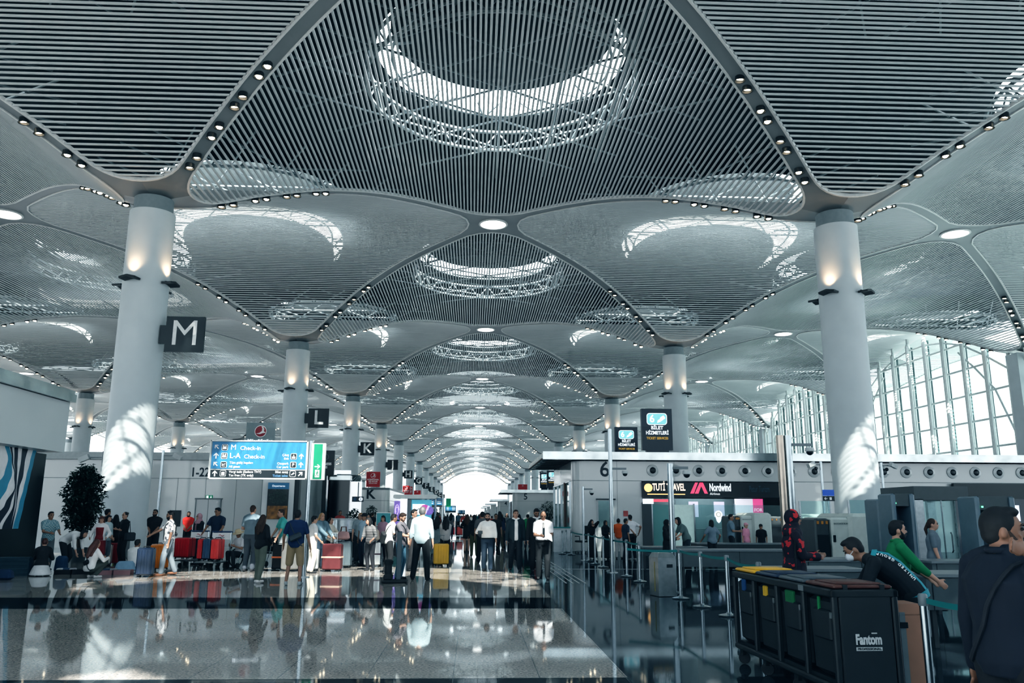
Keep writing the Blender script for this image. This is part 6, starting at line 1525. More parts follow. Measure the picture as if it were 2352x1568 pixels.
p = person('bearded man in white shirt and navy trousers walking with a black camera', 1119, 1177, feet=(1119, 1312), rot=-4, top=(.80, .80, .79), bot=(.014, .026, .045), beard=True, skin='f', hair='k', sleeve='mid', hands=((.27, -.02, .82), (-.24, -.20, 1.14)), feetp=((.10, -.20), (-.12, .12)), build=1.06, hem=.03, belt_=(.01, .01, .012)); phone(p, 'black camera held by the man in white shirt', 1, 'camera', (.07, .045, .045), tilt=0)
p = person('smiling man in dark suit and open white shirt walking', 1187, 1170, feet=(1184, 1311), rot=6, top=(.80, .80, .80), bot=(.012, .016, .022), jacket=(.022, .034, .042), skin='f', hair='b', sleeve='long', hands=((.27, .04, .80), (-.28, -.04, .80)), feetp=((.10, -.10), (-.12, .14)))
p = person('bearded man in black suit looking down behind the pilot', 1237, 1167, feet=(1232, 1312), rot=10, top=(.55, .57, .58), bot=(.008, .009, .011), jacket=(.010, .011, .013), beard=True, hp=26, skin='t', hair='k', sleeve='long', hands='down')
p = person('pilot in white uniform shirt and black tie reading papers', 1249, 1172, feet=(1248, 1331), rot=0, top=(.60, .61, .64), bot=(.007, .008, .010), skin='d', hair='k', hs='buzz', hp=26, tie=True, hands=((.10, -.30, 1.06), (-.10, -.28, 1.10)), feetp=((.10, -.08), (-.12, .10)), build=1.06, hem=.03, belt_=(.005, .005, .006))
mb = MB(); mb.box((0, 0, 0), (.17, .008, .25), M=Matrix.Translation(p['wr'][0] + Vector((.02, -.08, .02))) @ Matrix.Rotation(R(-50), 4, 'X') @ Matrix.Rotation(R(35), 4, 'Z')); held(p, 'papers', 'white papers held by the pilot', 'papers', [('sheet', mb, fab((.75, .76, .78), 'paper'))])
for q in (0, 1):
    mb = MB(); S_ = p['SH'][q]; sx_ = 1 if q == 0 else -1; mb.box(S_ + Vector((-.02 * sx_, 0, .068)), (.10, .055, .012)); mb.build('epaulette', M_blk, p['e'])
person('man in green vest in the queue behind the pilot', 1212, 1180, Y=42., rot=160, top=(.02, .20, .08), bot=(.02, .02, .03), hair='k', face=False)
person('man in dark clothes behind the man with the camera', 1108, 1174, Y=29.5, rot=178, top=(.10, .10, .105), bot=(.01, .01, .012), hair='k', face=False)
person('man in black t-shirt right behind the man with the camera', 1139, 1179, Y=36.0, rot=10, top=(.010, .010, .012), bot=(.012, .012, .014), hair='k', build=1.1)
person('person in dark hooded jacket and olive trousers behind the black dress', 1090, 1182, Y=34.0, rot=182, top=(.012, .014, .016), bot=(.06, .065, .035), hair='k', face=False, hs='hijab', hat=fab((.012, .014, .016)), sleeve='long')

# ---- right side
AB = fab((.007, .007, .009), 'abaya_black')
person('woman in black robe covering her face, nearest the corner pole', 1362, 1193, feet=(1360, 1283), rot=20, top=AB, bot=AB, hs='hijab', hat=AB, sex='f', skin='f', dress=(.5, .06, .26, .22), hands=((.10, -.12, 1.50), (-.05, -.11, 1.50)), shoes=(.4, .4, .4))
person('woman in black robe holding a phone left of the tall camera pole', 1395, 1195, feet=(1392, 1284), rot=25, top=AB, bot=AB, hs='hijab', hat=AB, sex='f', skin='t', dress=(.5, .06, .25, .22), hands=((.06, -.28, 1.16), (-.06, -.28, 1.14)), shoes=(.4, .4, .4))
person('man in orange t-shirt right of the tall camera pole', 1420, 1190, Y=33, rot=170, top=(.52, .10, .02), bot=(.45, .46, .47), hair='k', face=False, hands='front')
person('dark-haired person in navy beside the orange t-shirt', 1436, 1190, Y=31, rot=110, top=(.02, .03, .05), bot=(.02, .02, .03), hair='k')
person('man in white shirt with a hand on his hip, back turned', 1457, 1181, feet=(1452, 1285), rot=195, top=(.58, .60, .63), bot=(.010, .011, .014), hair='k', hands=((-.08, .16, .96), (-.30, .05, 1.02)), face=False, lean=8, build=1.05, hem=.02, shoes=(.3, .3, .3))
person('woman in black headscarf behind the thick camera pole', 1530, 1193, Y=24.5, rot=60, top=AB, bot=AB, hs='hijab', hat=AB, sex='f', skin='f', dress=(.5, .06, .25, .22), hands='front')
person('person in grey-green top bending over the conveyor', 1575, 1186, Y=27.2, rot=-80, top=(.10, .14, .14), bot=(.02, .03, .04), hair='k', hs='bob', sex='f', lean=34, hands=((.14, -.50, .95), (-.14, -.48, .93)), H=1.68, skin='f')
person('female security guard in grey-blue shirt with back turned', 1633, 1193, Y=27.6, rot=190, top=(.15, .20, .25), bot=(.010, .012, .016), hair='k', hs='bob', sex='f', hands=((.34, -.16, .98), (-.34, -.14, .98)), face=False, skin='t')
person('male security guard in grey-blue shirt turned sideways', 1677, 1180, Y=30.4, rot=70, top=(.13, .19, .24), bot=(.010, .012, .016), hair='k', hands='front', skin='t')
person('girl in pink t-shirt and pink cap behind the conveyor', 1711, 1200, Y=30.5, rot=30, H=None, top=(.55, .25, .34), bot=(.4, .2, .26), hs='cap', hat=(.55, .30, .36), hair='k', sex='f', skin='f')
person('boy in black t-shirt and black cap behind the conveyor', 1746, 1203, Y=30.5, rot=-40, top=(.012, .012, .014), bot=(.02, .02, .03), hs='cap', hat=(.010, .010, .012), skin='t')
FL = pattern('floral_cloth', (.012, .008, .016), (.42, .03, .035), 9, .58)
p = person('woman in red floral headscarf and floral blouse', 1817, 1171, Y=11.5, rot=82, top=FL, bot=FL, hs='hijab', hat=FL, sex='f', skin='t', dress=(.5, .3, .26, .22), hands='front', build=1.12)
mb = MB(); a = p['SH'][1]; mb.tube([a + Vector((0, 0, .07)), a + Vector((-.12, .05, -.25)), a + Vector((-.14, .05, -.55))], .012, 6); m2 = MB(); m2.box(a + Vector((-.15, .05, -.66)), (.12, .34, .26), bev=.04); held(p, 'handbag', 'black handbag on the shoulder of the woman in the floral headscarf', 'bag', [('strap', mb, fab((.008, .008, .009))), ('body', m2, fab((.008, .008, .009)))])
person('male security guard in navy seen from behind by the scanners', 1858, 1187, Y=29, rot=182, top=(.016, .034, .065), bot=(.006, .007, .010), hair='k', face=False, hands='front', build=1.08, skin='t')
NV = (.008, .010, .013); TE = mat('teal_vest_cloth', (.03, .26, .32), .7, var=.08)
p = person('cleaner in black with teal-edged vest and white mask bending over the cart', 2078, 0, feet=None, Y=8.3, rot=-116, H=1.70, top=NV, bot=(.008, .009, .011), hair='k', mask=True, skin='t', lean=66, hands=((.18, -.66, .98), (-.16, -.70, .98)), sleeve='long', hp=30, vox=.0095, hip=.93)
CLEAN = p
rg = p['rings'](-.10, .49, .026); mb = MB()
def rp_(k, a, inf=0): c, x_, y_, rx, ry = rg[k]; return c + x_ * ((rx + inf) * math.cos(a)) + y_ * ((ry + inf) * math.sin(a))
for a0, a1 in ((R(98), R(116)), (R(58), R(80))):
    vs = []
    for k in range(len(rg)): vs += [rp_(k, a0 + (a1 - a0) * j / 3) for j in range(4)]
    mb.add(vs, [(k * 4 + j, k * 4 + j + 1, k * 4 + j + 5, k * 4 + j + 4) for k in range(len(rg) - 1) for j in range(3)])
vs = []
for a in [R(-10 + 20 * j) for j in range(11)]: vs += [rp_(-1, a, .012), rp_(-2, a, .010)]
mb.add(vs, [(2 * j, 2 * j + 2, 2 * j + 3, 2 * j + 1) for j in range(10)])
vs = []
for a in [R(10 * j) for j in range(37)]: vs += [rp_(0, a, .008), rp_(1, a, .008)]
mb.add(vs, [(2 * j, 2 * j + 2, 2 * j + 3, 2 * j + 1) for j in range(36)])
mb.build('vest_trim', TE, p['e'])
word = 'UNITED GROUP'
for j, ch_ in enumerate(word):
    if ch_ == ' ': continue
    q = (len(word) - 1 - j) / (len(word) - 1); tpos = .10 + .34 * j / (len(word) - 1); k0 = min(len(rg) - 2, max(0, next((i for i in range(len(rg) - 1) if p['sp'](tpos).z <= rg[i + 1][0].z + .0 or i == len(rg) - 2), 0)))
    c = p['sp'](tpos); dd = (p['sp'](tpos + .03) - c).normalized(); back = Vector((0, 1, 0)); back = (back - dd * back.dot(dd)).normalized()
    R_ = p['rings'](tpos - .001, tpos + .001, .030)[0]; a = R(43); nrm = (R_[1] * .75 + R_[2] * .66).normalized(); pos = R_[0] + R_[1] * (R_[3] * math.cos(a)) + R_[2] * (R_[4] * math.sin(a)) + nrm * .012
    o = text(ch_, .042, M_wht, p['e'], pos, bold=.02); xd = dd; zd = nrm; yd = zd.cross(xd).normalized(); xd = yd.cross(zd).normalized(); o.rotation_euler = Matrix((xd, yd, zd)).transposed().to_euler()
person('man in green shirt with short dark hair seen in profile', 2050, 1194, Y=9.7, rot=78, top=(.012, .17, .065), bot=(.02, .025, .03), hair='k', beard=True, skin='f', hands=((.05, -.36, 1.02), (-.22, -.40, .98)), vox=.009, sleeve='mid', xoff=.02, collar=(.012, .16, .06))
person('female guard with ponytail standing before the glass booth', 2137, 1190, Y=15.6, rot=60, top=(.12, .15, .18), bot=(.006, .007, .009), hair='b', hs='tail', sex='f', skin='f', hands=((.16, .0, .88), (-.2, -.10, .86)))
p = person('big man in dark navy sweater at the right edge, turned away', 2290, 1150, Y=4.35, rot=106, top=(.005, .008, .017), bot=(.006, .007, .010), hair='k', beard='stubble', skin='t', hands=((.30, -.05, .80), (-.26, -.06, .82)), sleeve='long', vox=.0075, build=1.14, hy=-36, neckdz=.03, collar=(.005, .008, .017))
BIG = p
sling(p, 'thin dark shoulder strap across the big man\'s back', 1, pouch=(.07, .025, .05), front=True, m=fab((.012, .014, .020)))
# companion at the frame's edge, hand on his shoulder
sh = wpos(p, p['SH'][0] + Vector((-.02, .06, .085)))
# ================================================================ luggage, trolleys, cleaning cart, far crowd
def suitcase(label, px, feet, w=.46, d=.26, h=.66, col=(.02, .03, .06), rz=0, lie=None, handle=False, metal=0., strap=None, Y=None, x=None, z=0., lean=0., name='suitcase', group=None, fab_=False):
    if x is None: g_ = gnd(px, feet)
    else: g_ = Vector((x, Y, 0))
    e = thing(name, label, 'suitcase', (g_.x, g_.y + (d / 2 if lie is None else .1), z), R(rz), group)
    m = fab(col) if fab_ else mat('shell_' + '_'.join(str(int(c * 1000)) for c in col) + ('m' if metal else ''), col, .28, metal, var=.05, coat=.3)
    T = Matrix.Identity(4)
    wz = .055
    if lie == 'flat': T = Matrix.Translation((0, 0, d / 2 + .01)) @ Matrix.Rotation(PI / 2, 4, 'Y') @ Matrix.Translation((0, 0, -h / 2)); wz = 0
    if lean: T = Matrix.Rotation(R(lean), 4, 'X')
    mb = MB(); mb.box((0, 0, wz + (h - wz) / 2), (w, d, h - wz), bev=.035, M=T); s_ = mb.build('shell', m, e, True)
    if not fab_:
        for k in range(5):
            mb = MB(); xx = -w * .36 + w * .18 * k
            mb.box((xx, 0, wz + (h - wz) / 2), (w * .07, d + .016, h - wz - .10), bev=.006, M=T); mb.build('ridge', m, s_, True)
    mb = MB(); mb.box((0, 0, wz + (h - wz) / 2), (w + .006, .014, h - wz + .006), bev=.004, M=T); mb.build('zip_seam', M_rubber, e)
    mb = MB(); mb.tube([(-.09, 0, h), (-.08, 0, h + .03), (.08, 0, h + .03), (.09, 0, h)], .012, 6, M=T); mb.build('carry_handle', M_rubber, e)
    if wz:
        for sx_ in (-1, 1):
            for sy_ in (-1, 1):
                mb = MB(); mb.cyl((-.012, 0, 0), .027, .024, 10, M=T @ Matrix.Translation((sx_ * (w / 2 - .05), sy_ * (d / 2 - .045), .028)) @ Matrix.Rotation(PI / 2, 4, 'Y')); mb.build('wheel', M_rubber, e)
    if handle:
        mb = MB(); hh_ = handle if not isinstance(handle, bool) else .34
        for sx_ in (-1, 1): mb.tube([(sx_ * .09, d * .3, h - .03), (sx_ * .09, d * .3, h + hh_)], .009, 6, M=T)
        mb.tube([(-.11, d * .3, h + hh_), (.11, d * .3, h + hh_)], .014, 6, M=T); mb.build('pull_handle', M_chrome if metal else M_mgrey, e)
    if strap is not None:
        mb = MB(); mb.box((0, 0, h * .52), (w + .02, d + .02, .045), M=T); mb.build('luggage_strap', fab(strap), e)
    return e
suitcase('navy blue suitcase standing alone in front of the pointing man', 327, 1326, .42, .26, .76, (.012, .022, .05))
suitcase('bright orange suitcase behind the pointing man', 361, 1310, .50, .26, .76, (.62, .19, .02), rz=-20, lean=4)
suitcase('white suitcase leaning beside the woman in the red pinafore', 238, 1299, .26, .36, .66, (.66, .66, .62), rz=12)
suitcase('dark red suitcase beside the white one on the left', 254, 1297, .36, .28, .70, (.30, .012, .022), Y=None)
suitcase('lime green suitcase behind the dark red one on the left', 267, 1289, .34, .28, .74, (.36, .42, .10))
suitcase('grey ribbed suitcase in front of the woman with folded arms', 277, 1287, .34, .28, .78, (.09, .10, .11))
suitcase('maroon suitcase with a pale strap in front of the denim jacket woman', 760, 1313, .56, .30, .80, (.085, .016, .018), rz=-8, handle=.30, strap=(.50, .36, .28), fab_=True)
suitcase('grey suitcase carrying the pink bag behind the maroon one', 786, 1304, .50, .30, .82, (.085, .11, .125), rz=-6)
suitcase('black soft suitcase right of the pink bag', 802, 1284, .42, .28, .98, (.010, .012, .015), fab_=True, handle=.1)
suitcase('tall black case behind the light blue shirt man', 833, 1290, .50, .3, .86, (.012, .013, .015), fab_=True)
suitcase('silver aluminium suitcase with a dark strap under the striped top woman', 853, 1302, .52, .28, .78, (.66, .68, .68), metal=.8, strap=(.10, .06, .08))
suitcase('large yellow suitcase with raised handle in the aisle', 1012, 1300, .50, .30, .72, (.62, .36, .012), rz=6, handle=.26)
suitcase('black suitcase with an orange band behind the khaki shorts man', 636, 1311, .34, .28, .76, (.010, .010, .012), fab_=True, strap=(.60, .16, .06))
suitcase('large cream suitcase behind the khaki shorts man', 664, 1312, .52, .30, .84, (.62, .60, .55))
suitcase('white suitcase at the foot of the sign pole', 717, 1312, .3, .26, .64, (.62, .66, .66))
suitcase('dark teal suitcase lying on the floor at the far left', 30, 1322, .62, .34, .88, (.018, .04, .055), lie='flat')
def softbag(name, label, cat, c, d, m, rz=0, straps=True):
    e = thing(name, label, cat, c, R(rz)); mb = MB(); mb.box((0, 0, d[2] / 2), d, bev=min(d) * .22, taper=.86); mb.build('body', m, e, True)
    if straps:
        for s_ in (-1, 1):
            mb = MB(); mb.tube([(-d[0] * .22, s_ * d[1] * .3, d[2] * .96), (-d[0] * .18, s_ * d[1] * .25, d[2] + .14), (d[0] * .18, s_ * d[1] * .25, d[2] + .14), (d[0] * .22, s_ * d[1] * .3, d[2] * .96)], .012, 6); mb.build('strap', fab((.12, .05, .03)), e)
    return e
g_ = gnd(786, 1304); softbag('tote_bag', 'pale pink tote bag standing on the grey suitcase', 'bag', (g_.x - .03, g_.y + .15, .86), (.40, .24, .26), fab((.46, .29, .28)))
g_ = gnd(853, 1302); softbag('tote_bag', 'beige bag on top of the silver suitcase', 'bag', (g_.x, g_.y + .14, .82), (.42, .24, .36), fab((.42, .37, .32)), straps=False)
g_ = gnd(287, 1313); softbag('duffel_bag', 'light blue soft bag lying beside the person in the white hooded top', 'bag', (g_.x, g_.y, 0), (.55, .34, .30), fab((.22, .34, .46)), 15, False)
g_ = gnd(112, 1316); softbag('backpack', 'dark blue backpack beside the crouching person at the far left', 'bag', (g_.x + .18, g_.y + .30, 0), (.34, .26, .46), fab((.02, .05, .10)), 10, False)
g_ = gnd(20, 1330); softbag('backpack', 'navy bag on the floor at the very left edge', 'bag', (g_.x, g_.y - .2, 0), (.40, .26, .26), fab((.012, .03, .07)), 0, False)
def open_case(label, px, feet, m_sh, m_in, rz):
    g_ = gnd(px, feet); e = thing('open_suitcase', label, 'suitcase', (g_.x, g_.y + .24, 0), R(rz)); e.scale = (.72, .8, .8)
    for s_, nm in ((-1, 'base_half'), (1, 'lid_half')):
        mb = MB(); c = s_ * .33; T = Matrix.Translation((c, 0, 0))
        mb.box((0, 0, .015), (.60, .48, .03), M=T)
        for a, b in (((0, .235, .08), (.60, .02, .14)), ((0, -.235, .08), (.60, .02, .14)), ((.29, 0, .08), (.02, .48, .14)), ((-.29, 0, .08), (.02, .48, .14))): mb.box(a, b, M=T)
        h_ = mb.build(nm, m_sh, e)
        mb = MB(); mb.box((c, 0, .09), (.55, .43, .10), bev=.04); mb.build('lining', m_in, h_, True)
    for k, cc in enumerate(((.5, .52, .54), (.06, .10, .16), (.3, .3, .32))):
        mb = MB(); mb.box((-.5 + .22 * k, .04 * k - .05, .16), (.2, .26, .08), bev=.03, rz=k); mb.build('folded_garment', fab(cc), e, True)
open_case('open black suitcase on the floor under the bending person in white', 160, 1319, fab((.012, .012, .014)), fab((.05, .055, .06)), 4)
open_case('open pink suitcase on the floor right of the squatting woman', 254, 1320, mat('pink_shell', (.30, .14, .15), .35), fab((.20, .24, .27)), 8)

def trolley(label, px, feet, rz, cases):
    g_ = gnd(px, feet); e = thing('luggage_trolley', label, 'luggage trolley', (g_.x, g_.y + .35, 0), R(rz), 'airport luggage trolleys')
    mb = MB()
    for s_ in (-1, 1): mb.tube([(s_ * .30, -.45, .22), (s_ * .32, .40, .20), (s_ * .32, .50, .30), (s_ * .30, .58, 1.10)], .018, 8)
    for yy in (-.4, -.1, .2): mb.tube([(-.3, yy, .215), (.3, yy, .215)], .014, 6)
    mb.build('frame', M_chrome, e, True)
    mb = MB(); mb.box((0, 0, .235), (.56, .92, .02)); mb.build('platform', M_brush, e)
    mb = MB(); mb.tube([(-.33, .58, 1.10), (.33, .58, 1.10)], .022, 8); mb.build('push_bar', mat('blue_grip', (.03, .06, .14), .5), e, True)
    mb = MB(); mb.box((0, .55, .97), (.60, .03, .20)); s_ = mb.build('sign_plate', M_wht, e)
    mb = MB(); mb.tube([(-.08 + .02 * i,   .528, .99 + .025 * math.sin(i * .8)) for i in range(9)], .008, 5); mb.build('plate_mark', M_red, s_)
    mb = MB(); mb.box((0, .532, .93), (.22, .004, .018)); mb.build('plate_line', M_mgrey, s_)
    for x_, y_, r_ in ((-.28, .34, .10), (.28, .34, .10), (0, -.42, .08)):
        mb = MB(); mb.lathe([(r_ * .55, -.02), (r_, -.02), (r_, .02), (r_ * .55, .02)], 16, M=Matrix.Translation((x_, y_, r_)) @ Matrix.Rotation(PI / 2, 4, 'Y')); mb.build('wheel', M_rubber, e)
    M_ = Matrix.Translation(e.location) @ Matrix.Rotation(R(rz), 4, 'Z')
    for lab, ox, w, col in cases:
        p = M_ @ Vector((ox, -.12, 0)); c = suitcase(lab, 0, 0, w, .44, .66, col, rz=rz, x=p.x, Y=p.y - .22, z=.25)
trolley('luggage trolley with one red suitcase, behind the pointing man', 421, 1304, -14, [('glossy red suitcase on the trolley behind the pointing man', -.06, .50, (.44, .012, .020))])
trolley('luggage trolley with red and blue suitcases pushed by the navy polo man', 475, 1309, -10, [('red suitcase at the left of the loaded trolley', -.245, .15, (.50, .03, .03)), ('navy blue suitcase between two red ones on the trolley', -.03, .24, (.035, .07, .13)), ('bright coral red suitcase at the right of the loaded trolley', .235, .25, (.62, .06, .055))])
def wheelchair(label, px, feet, rz):
    g_ = gnd(px, feet); e = thing('wheelchair', label, 'wheelchair', (g_.x, g_.y + .3, 0), R(rz))
    for s_ in (-1, 1):
        mb = MB(); c = Vector((s_ * .30, .1, .29)); mb.tube([c + Vector((0, .28 * math.cos(R(15 * i)), .28 * math.sin(R(15 * i)))) for i in range(24)], .02, 6, closed=True)
        for i in range(8): mb.tube([c, c + Vector((0, .27 * math.cos(R(45 * i)), .27 * math.sin(R(45 * i))))], .004, 4)
        mb.build('large_wheel', M_lgrey if s_ > 0 else M_rubber, e)
        mb = MB(); mb.lathe([(.05, -.015), (.09, -.015), (.09, .015), (.05, .015)], 14, M=Matrix.Translation((s_ * .24, -.36, .09)) @ Matrix.Rotation(PI / 2, 4, 'Y')); mb.build('front_wheel', M_rubber, e)
    mb = MB(); mb.box((0, 0, .42), (.46, .44, .05), bev=.02); mb.build('seat', M_rubber, e); mb = MB(); mb.box((0, .24, .68), (.46, .04, .46), bev=.015); mb.build('backrest', M_rubber, e)
    mb = MB()
    for s_ in (-1, 1): mb.tube([(s_ * .25, -.36, .16), (s_ * .25, -.24, .44), (s_ * .25, .24, .44), (s_ * .25, .26, .95), (s_ * .25, .38, .97)], .014, 6); mb.tube([(s_ * .25, .22, .64), (s_ * .25, -.2, .64), (s_ * .25, -.22, .44)], .014, 6)
    mb.build('frame', M_chrome, e, True)
    return e
l_ = PEOPLE['seated person in straw hat and white shirt in a wheelchair']['e'].location
w_ = wheelchair('wheelchair carrying the seated person in straw hat', 540, 1304, -30); w_.location = (l_.x + .02, l_.y + .05, 0)
wheelchair('black wheelchair right of the woman with long brown hair', 606, 1301, -20)
# ---- luggage cart far down the aisle with red cases
g_ = gnd(1046, 1236)
e = thing('luggage_trolley', 'distant trolley stacked with red cases in the bright aisle', 'luggage trolley', (g_.x, g_.y, 0), 0, 'airport luggage trolleys')
mb = MB()
for s_ in (-1, 1): mb.tube([(s_ * .5, -.4, .15), (s_ * .5, .4, .15), (s_ * .5, .5, 1.3)], .03, 6)
mb.box((0, 0, .17), (1.1, .9, .04)); mb.build('frame', M_brush, e)
suitcase('red suitcase at the left of the distant trolley', 0, 0, .46, .34, .60, (.50, .015, .03), x=g_.x - .28, Y=g_.y - .2, z=.19)
suitcase('red suitcase at the right of the distant trolley', 0, 0, .40, .34, .62, (.55, .05, .04), x=g_.x + .30, Y=g_.y - .2, z=.19)
suitcase('dark case between the red cases on the distant trolley', 0, 0, .12, .34, 1.0, (.02, .02, .025), x=g_.x + .03, Y=g_.y - .2, z=.19)

# ---- cleaning cart
CX, CY = 3.42, 8.62; CW, CL = .62, 2.55
M_cart = mat('cart_plastic', (.010, .013, .015), .5); M_bagc = mat('cart_bag', (.012, .0155, .018), .65, var=.12, bump=.2)
ct = thing('cleaning_cart', 'long black Fantom cleaning cart with waste bags and coloured lids', 'cleaning cart', (CX, CY, 0), R(2.0))
zt = .985
mb = MB()
for s_ in (-1, 1): mb.box((s_ * (CW / 2 - .03), 0, zt), (.06, CL, .07), bev=.012)
for yy in (-CL / 2 + .03, CL / 2 - .03): mb.box((0, yy, zt), (CW, .06, .07), bev=.012)
for k in range(1, 4): mb.box((0, -CL / 2 + CL * k / 4, zt), (CW - .1, .05, .05))
mb.build('top_rail', M_cart, ct)
for s_ in (-1, 1):
    for yy in (-CL / 2 + .03, -CL / 4, 0, CL / 4, CL / 2 - .03):
        mb = MB(); mb.box((s_ * (CW / 2 - .035), yy, .59), (.055, .055, .76), bev=.012); mb.build('post', M_cart, ct)
mb = MB(); mb.box((0, 0, .19), (CW, CL, .06), bev=.015); mb.box((0, 0, .235), (CW - .1, CL - .1, .03)); mb.build('chassis', M_cart, ct)
for s_ in (-1, 1):
    for yy in (-CL / 2 + .16, -.35, .45, CL / 2 - .14):
        mb = MB(); mb.lathe([(.02, -.016), (.062, -.018), (.066, 0), (.062, .018), (.02, .016)], 20, M=Matrix.Translation((s_ * (CW / 2 - .06), yy, .066)) @ Matrix.Rotation(R(65), 4, 'Z') @ Matrix.Rotation(PI / 2, 4, 'Y')); c_ = mb.build('caster', M_rubber, ct, True)
        mb = MB(); mb.box((s_ * (CW / 2 - .06), yy + .02, .135), (.05, .09, .07)); mb.build('caster_fork', M_cart, c_)
LIDS = [((.085, .028, .020), 'brown_red_lid'), ((.07, .085, .10), 'grey_lid'), ((.022, .035, .065), 'navy_lid'), ((.62, .36, .02), 'yellow_lid')]
for k in range(4):
    y0 = -CL / 2 + CL * (k + .5) / 4; bl = CL / 4 - .09
    mb = MB(); mb.box((0, y0, .60), (CW - .13, bl, .70), bev=.05, taper=1.06)
    mb.build('waste_bag', M_bagc, ct, True)
    mb = MB(); mb.box((0, y0, zt + .055), (CW - .08, bl + .04, .035), bev=.012); mb.box((0, y0, zt + .078), (CW - .2, bl - .1, .02), bev=.008); l_ = mb.build('lid', mat(LIDS[k][1], LIDS[k][0], .45), ct, True)
    mb = MB()
    for s_ in (-1, 1): mb.box((s_ * .17, y0 - bl / 2 - .01, zt + .05), (.04, .05, .05))
    mb.build('lid_hinge', M_cart, l_)
    mb = MB(); mb.box((-CW / 2 + .05, y0 - .03, .70), (.05, bl * .62, .26), bev=.015); pk = mb.build('side_pocket', M_bagc, ct, True)
    if k in (0, 1, 2, 3):
        mb = MB(); cc = [((.02, .20, .07), .16), ((.015, .13, .05), .15), ((.55, .36, .03), .13), ((.02, .07, .18), .2)][k]
        mb.box((-CW / 2 + .045, y0 + .03, .86), (.03, [.03, .2, .10, .10][k], cc[1]), bev=.008); mb.build('cleaning_cloth', fab(cc[0]), pk, True)
    mb = MB(); mb.box((-CW / 2 + .005, y0 - bl / 2 - .0, .80), (.012, .03, .05)); mb.build('clip', M_brush, ct)
mb = MB(); mb.box((-CW / 2 - .002, -CL / 2 + .62, zt + .0), (.006, .11, .05)); mb.build('label_plate', M_mgrey, ct)
fy = -CL / 2 + .045 - .0
mb = MB(); mb.box((0.0, -CL / 2 + .02, .60), (CW - .14, .03, .74), bev=.012); fb = mb.build('front_bag', M_bagc, ct, True)
M_fant = mat('print_pale', (.50, .53, .54), .6)
text('Fantom', .115, M_fant, ct, (.0, -CL / 2 - .002, .60), bold=.045, width=.235)
mb = MB(); mb.box((.055, -CL / 2 - .001, .655), (.05, .004, .010)); mb.build('print_bar', M_fant, ct)
mb = MB(); mb.box((0, -CL / 2 - .001, .525), (.235, .004, .030)); mb.build('print_strip', M_fant, ct)
text('PROFESSIONAL', .026, M_cart, ct, (0, -CL / 2 - .005, .525), bold=.02, width=.215)
# copper litter bin beside it
pc = at(2046, 1395, 7.75); zb = pc.z
cb = thing('copper_bin', 'copper-toned steel litter bin right of the black cleaning cart', 'bin', (pc.x, 7.75, 0), R(-4))
M_cop = mat('copper_steel', (.40, .225, .155), .38, metal=.35, var=.12, scale=3)
mb = MB(); mb.box((0, 0, zb * .48), (.34, .44, zb * .96)); mb.prism([(-.22, 0), (.22, 0), (.22, .03), (.10, .10), (-.22, .10)], -.17, .17, 0, Matrix.Translation((0, 0, zb * .96 - .01)) @ Matrix.Rotation(PI / 2, 4, 'Z') @ Matrix.Rotation(PI / 2, 4, 'X')); mb.build('body', M_cop, cb)
mb = MB(); mb.box((.0, -.224, .42), (.05, .008, .78)); mb.build('centre_strip', M_mgrey, cb)
mb = MB(); mb.box((.0, -.230, .70), (.085, .008, .05)); mb.build('slot', M_blk, cb)

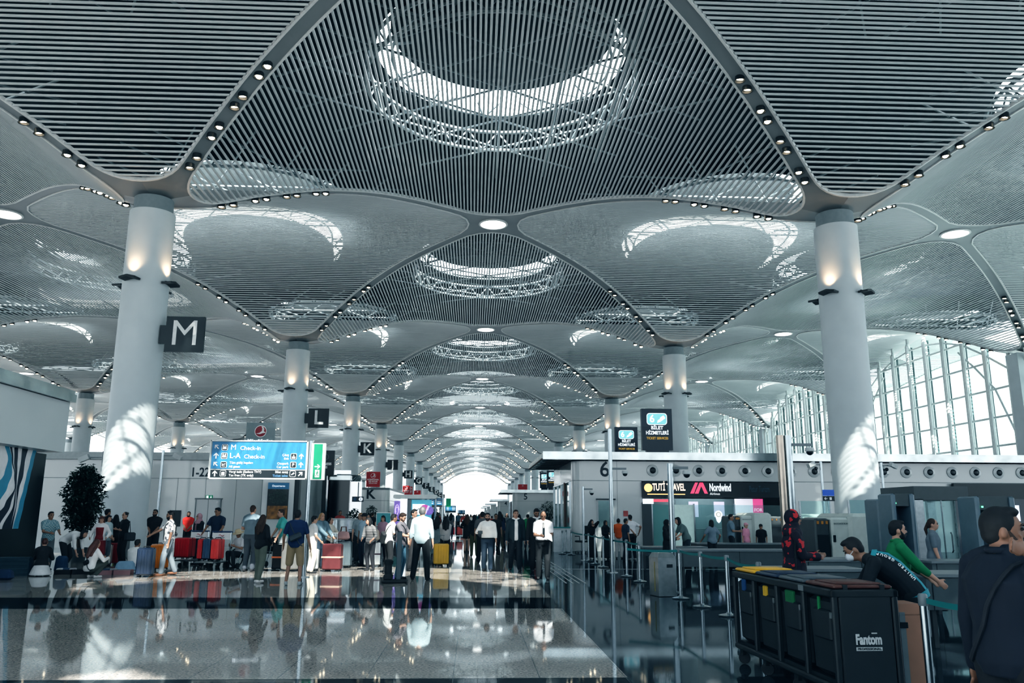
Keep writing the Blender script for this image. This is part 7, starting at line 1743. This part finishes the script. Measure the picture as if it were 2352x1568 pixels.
# ---- companion at the frame's edge with an arm round the big man's shoulder
sh = at(2345, 1262, 4.03)
cl = at(2398, 1182, 4.44); crot = -75; cH = 1.70; cs = cH / 1.73
def to_local(w): return Matrix.Rotation(-R(crot), 4, 'Z') @ ((w - Vector((cl.x, cl.y, 0))) / cs)
t_ = to_local(sh)
COMP = person("person at the right edge resting a hand on the big man's shoulder", 2398, 1190, Y=4.44, rot=crot, top=(.16, .30, .36), bot=(.02, .02, .03), skin='t', hair='k', hands=(tuple(t_), (-.26, .0, .82)), vox=.009, H=cH, sleeve='short')
# ---- far crowd: small figures repeated down the hall
PROTO = []
rngc = random.Random(11)
CC = [((.010, .011, .014), (.010, .010, .013)), ((.50, .52, .54), (.02, .025, .04)), ((.05, .10, .14), (.012, .013, .016)), ((.03, .20, .20), (.02, .02, .03)), ((.16, .17, .18), (.02, .03, .05)), ((.36, .06, .05), (.012, .012, .016)), ((.62, .64, .66), (.40, .41, .43)), ((.02, .03, .06), (.06, .055, .04))]
for k, (a, b) in enumerate(CC):
    q = person(f'proto{k}', 1090, 1182, Y=60, H=1.70, rot=180 if k % 2 else 0, top=a, bot=b, hair='k' if k % 3 else 'b', hs='long' if k % 3 == 1 else 'short', sex='f' if k % 3 == 1 else 'm', sleeve='long' if k % 2 else 'short', face=False, vox=.034, skin='ft'[k % 2], hands='down' if k % 2 else 'walk', feetp=((.1, -.1), (-.1, .12)))
    PROTO.append(q['e'])
FAR_SPOTS = []
for n_ in range(70):
    Y = 40 + 150 * rngc.random()**1.6
    X = rngc.uniform(-7.5, 2.6) if n_ % 4 else rngc.uniform(-3.2, 1.5)
    if Y < 52 and -1.5 < X < 1.2: X += 2.6
    if any(math.hypot(X - a, Y - b) < .9 for a, b in FAR_SPOTS + [(-2.2, 50), (-7.2, 60), (-1.2, 33), (-1.0, 34), (.0, 36), (.2, 29)]): continue
    FAR_SPOTS.append((X, Y))
bake_parts()
CN = ['black', 'white shirt', 'slate blue', 'teal', 'grey', 'red', 'pale', 'navy']
for n_, (X, Y) in enumerate(FAR_SPOTS):
    k = n_ % 8; src = PROTO[k]; c = src if n_ < 8 else copy_tree(src)
    c.location = (X, Y, 0); c.rotation_euler.z = R(rngc.uniform(-25, 25) + (180 if rngc.random() < .6 else 0)); sc_ = rngc.uniform(.92, 1.08); c.scale = (sc_, sc_, sc_)
    c['label'] = f'distant traveller in {CN[k]} clothes among the crowd far down the aisle'; c['category'] = 'person'; c['group'] = f'distant travellers in {CN[k]} clothes'
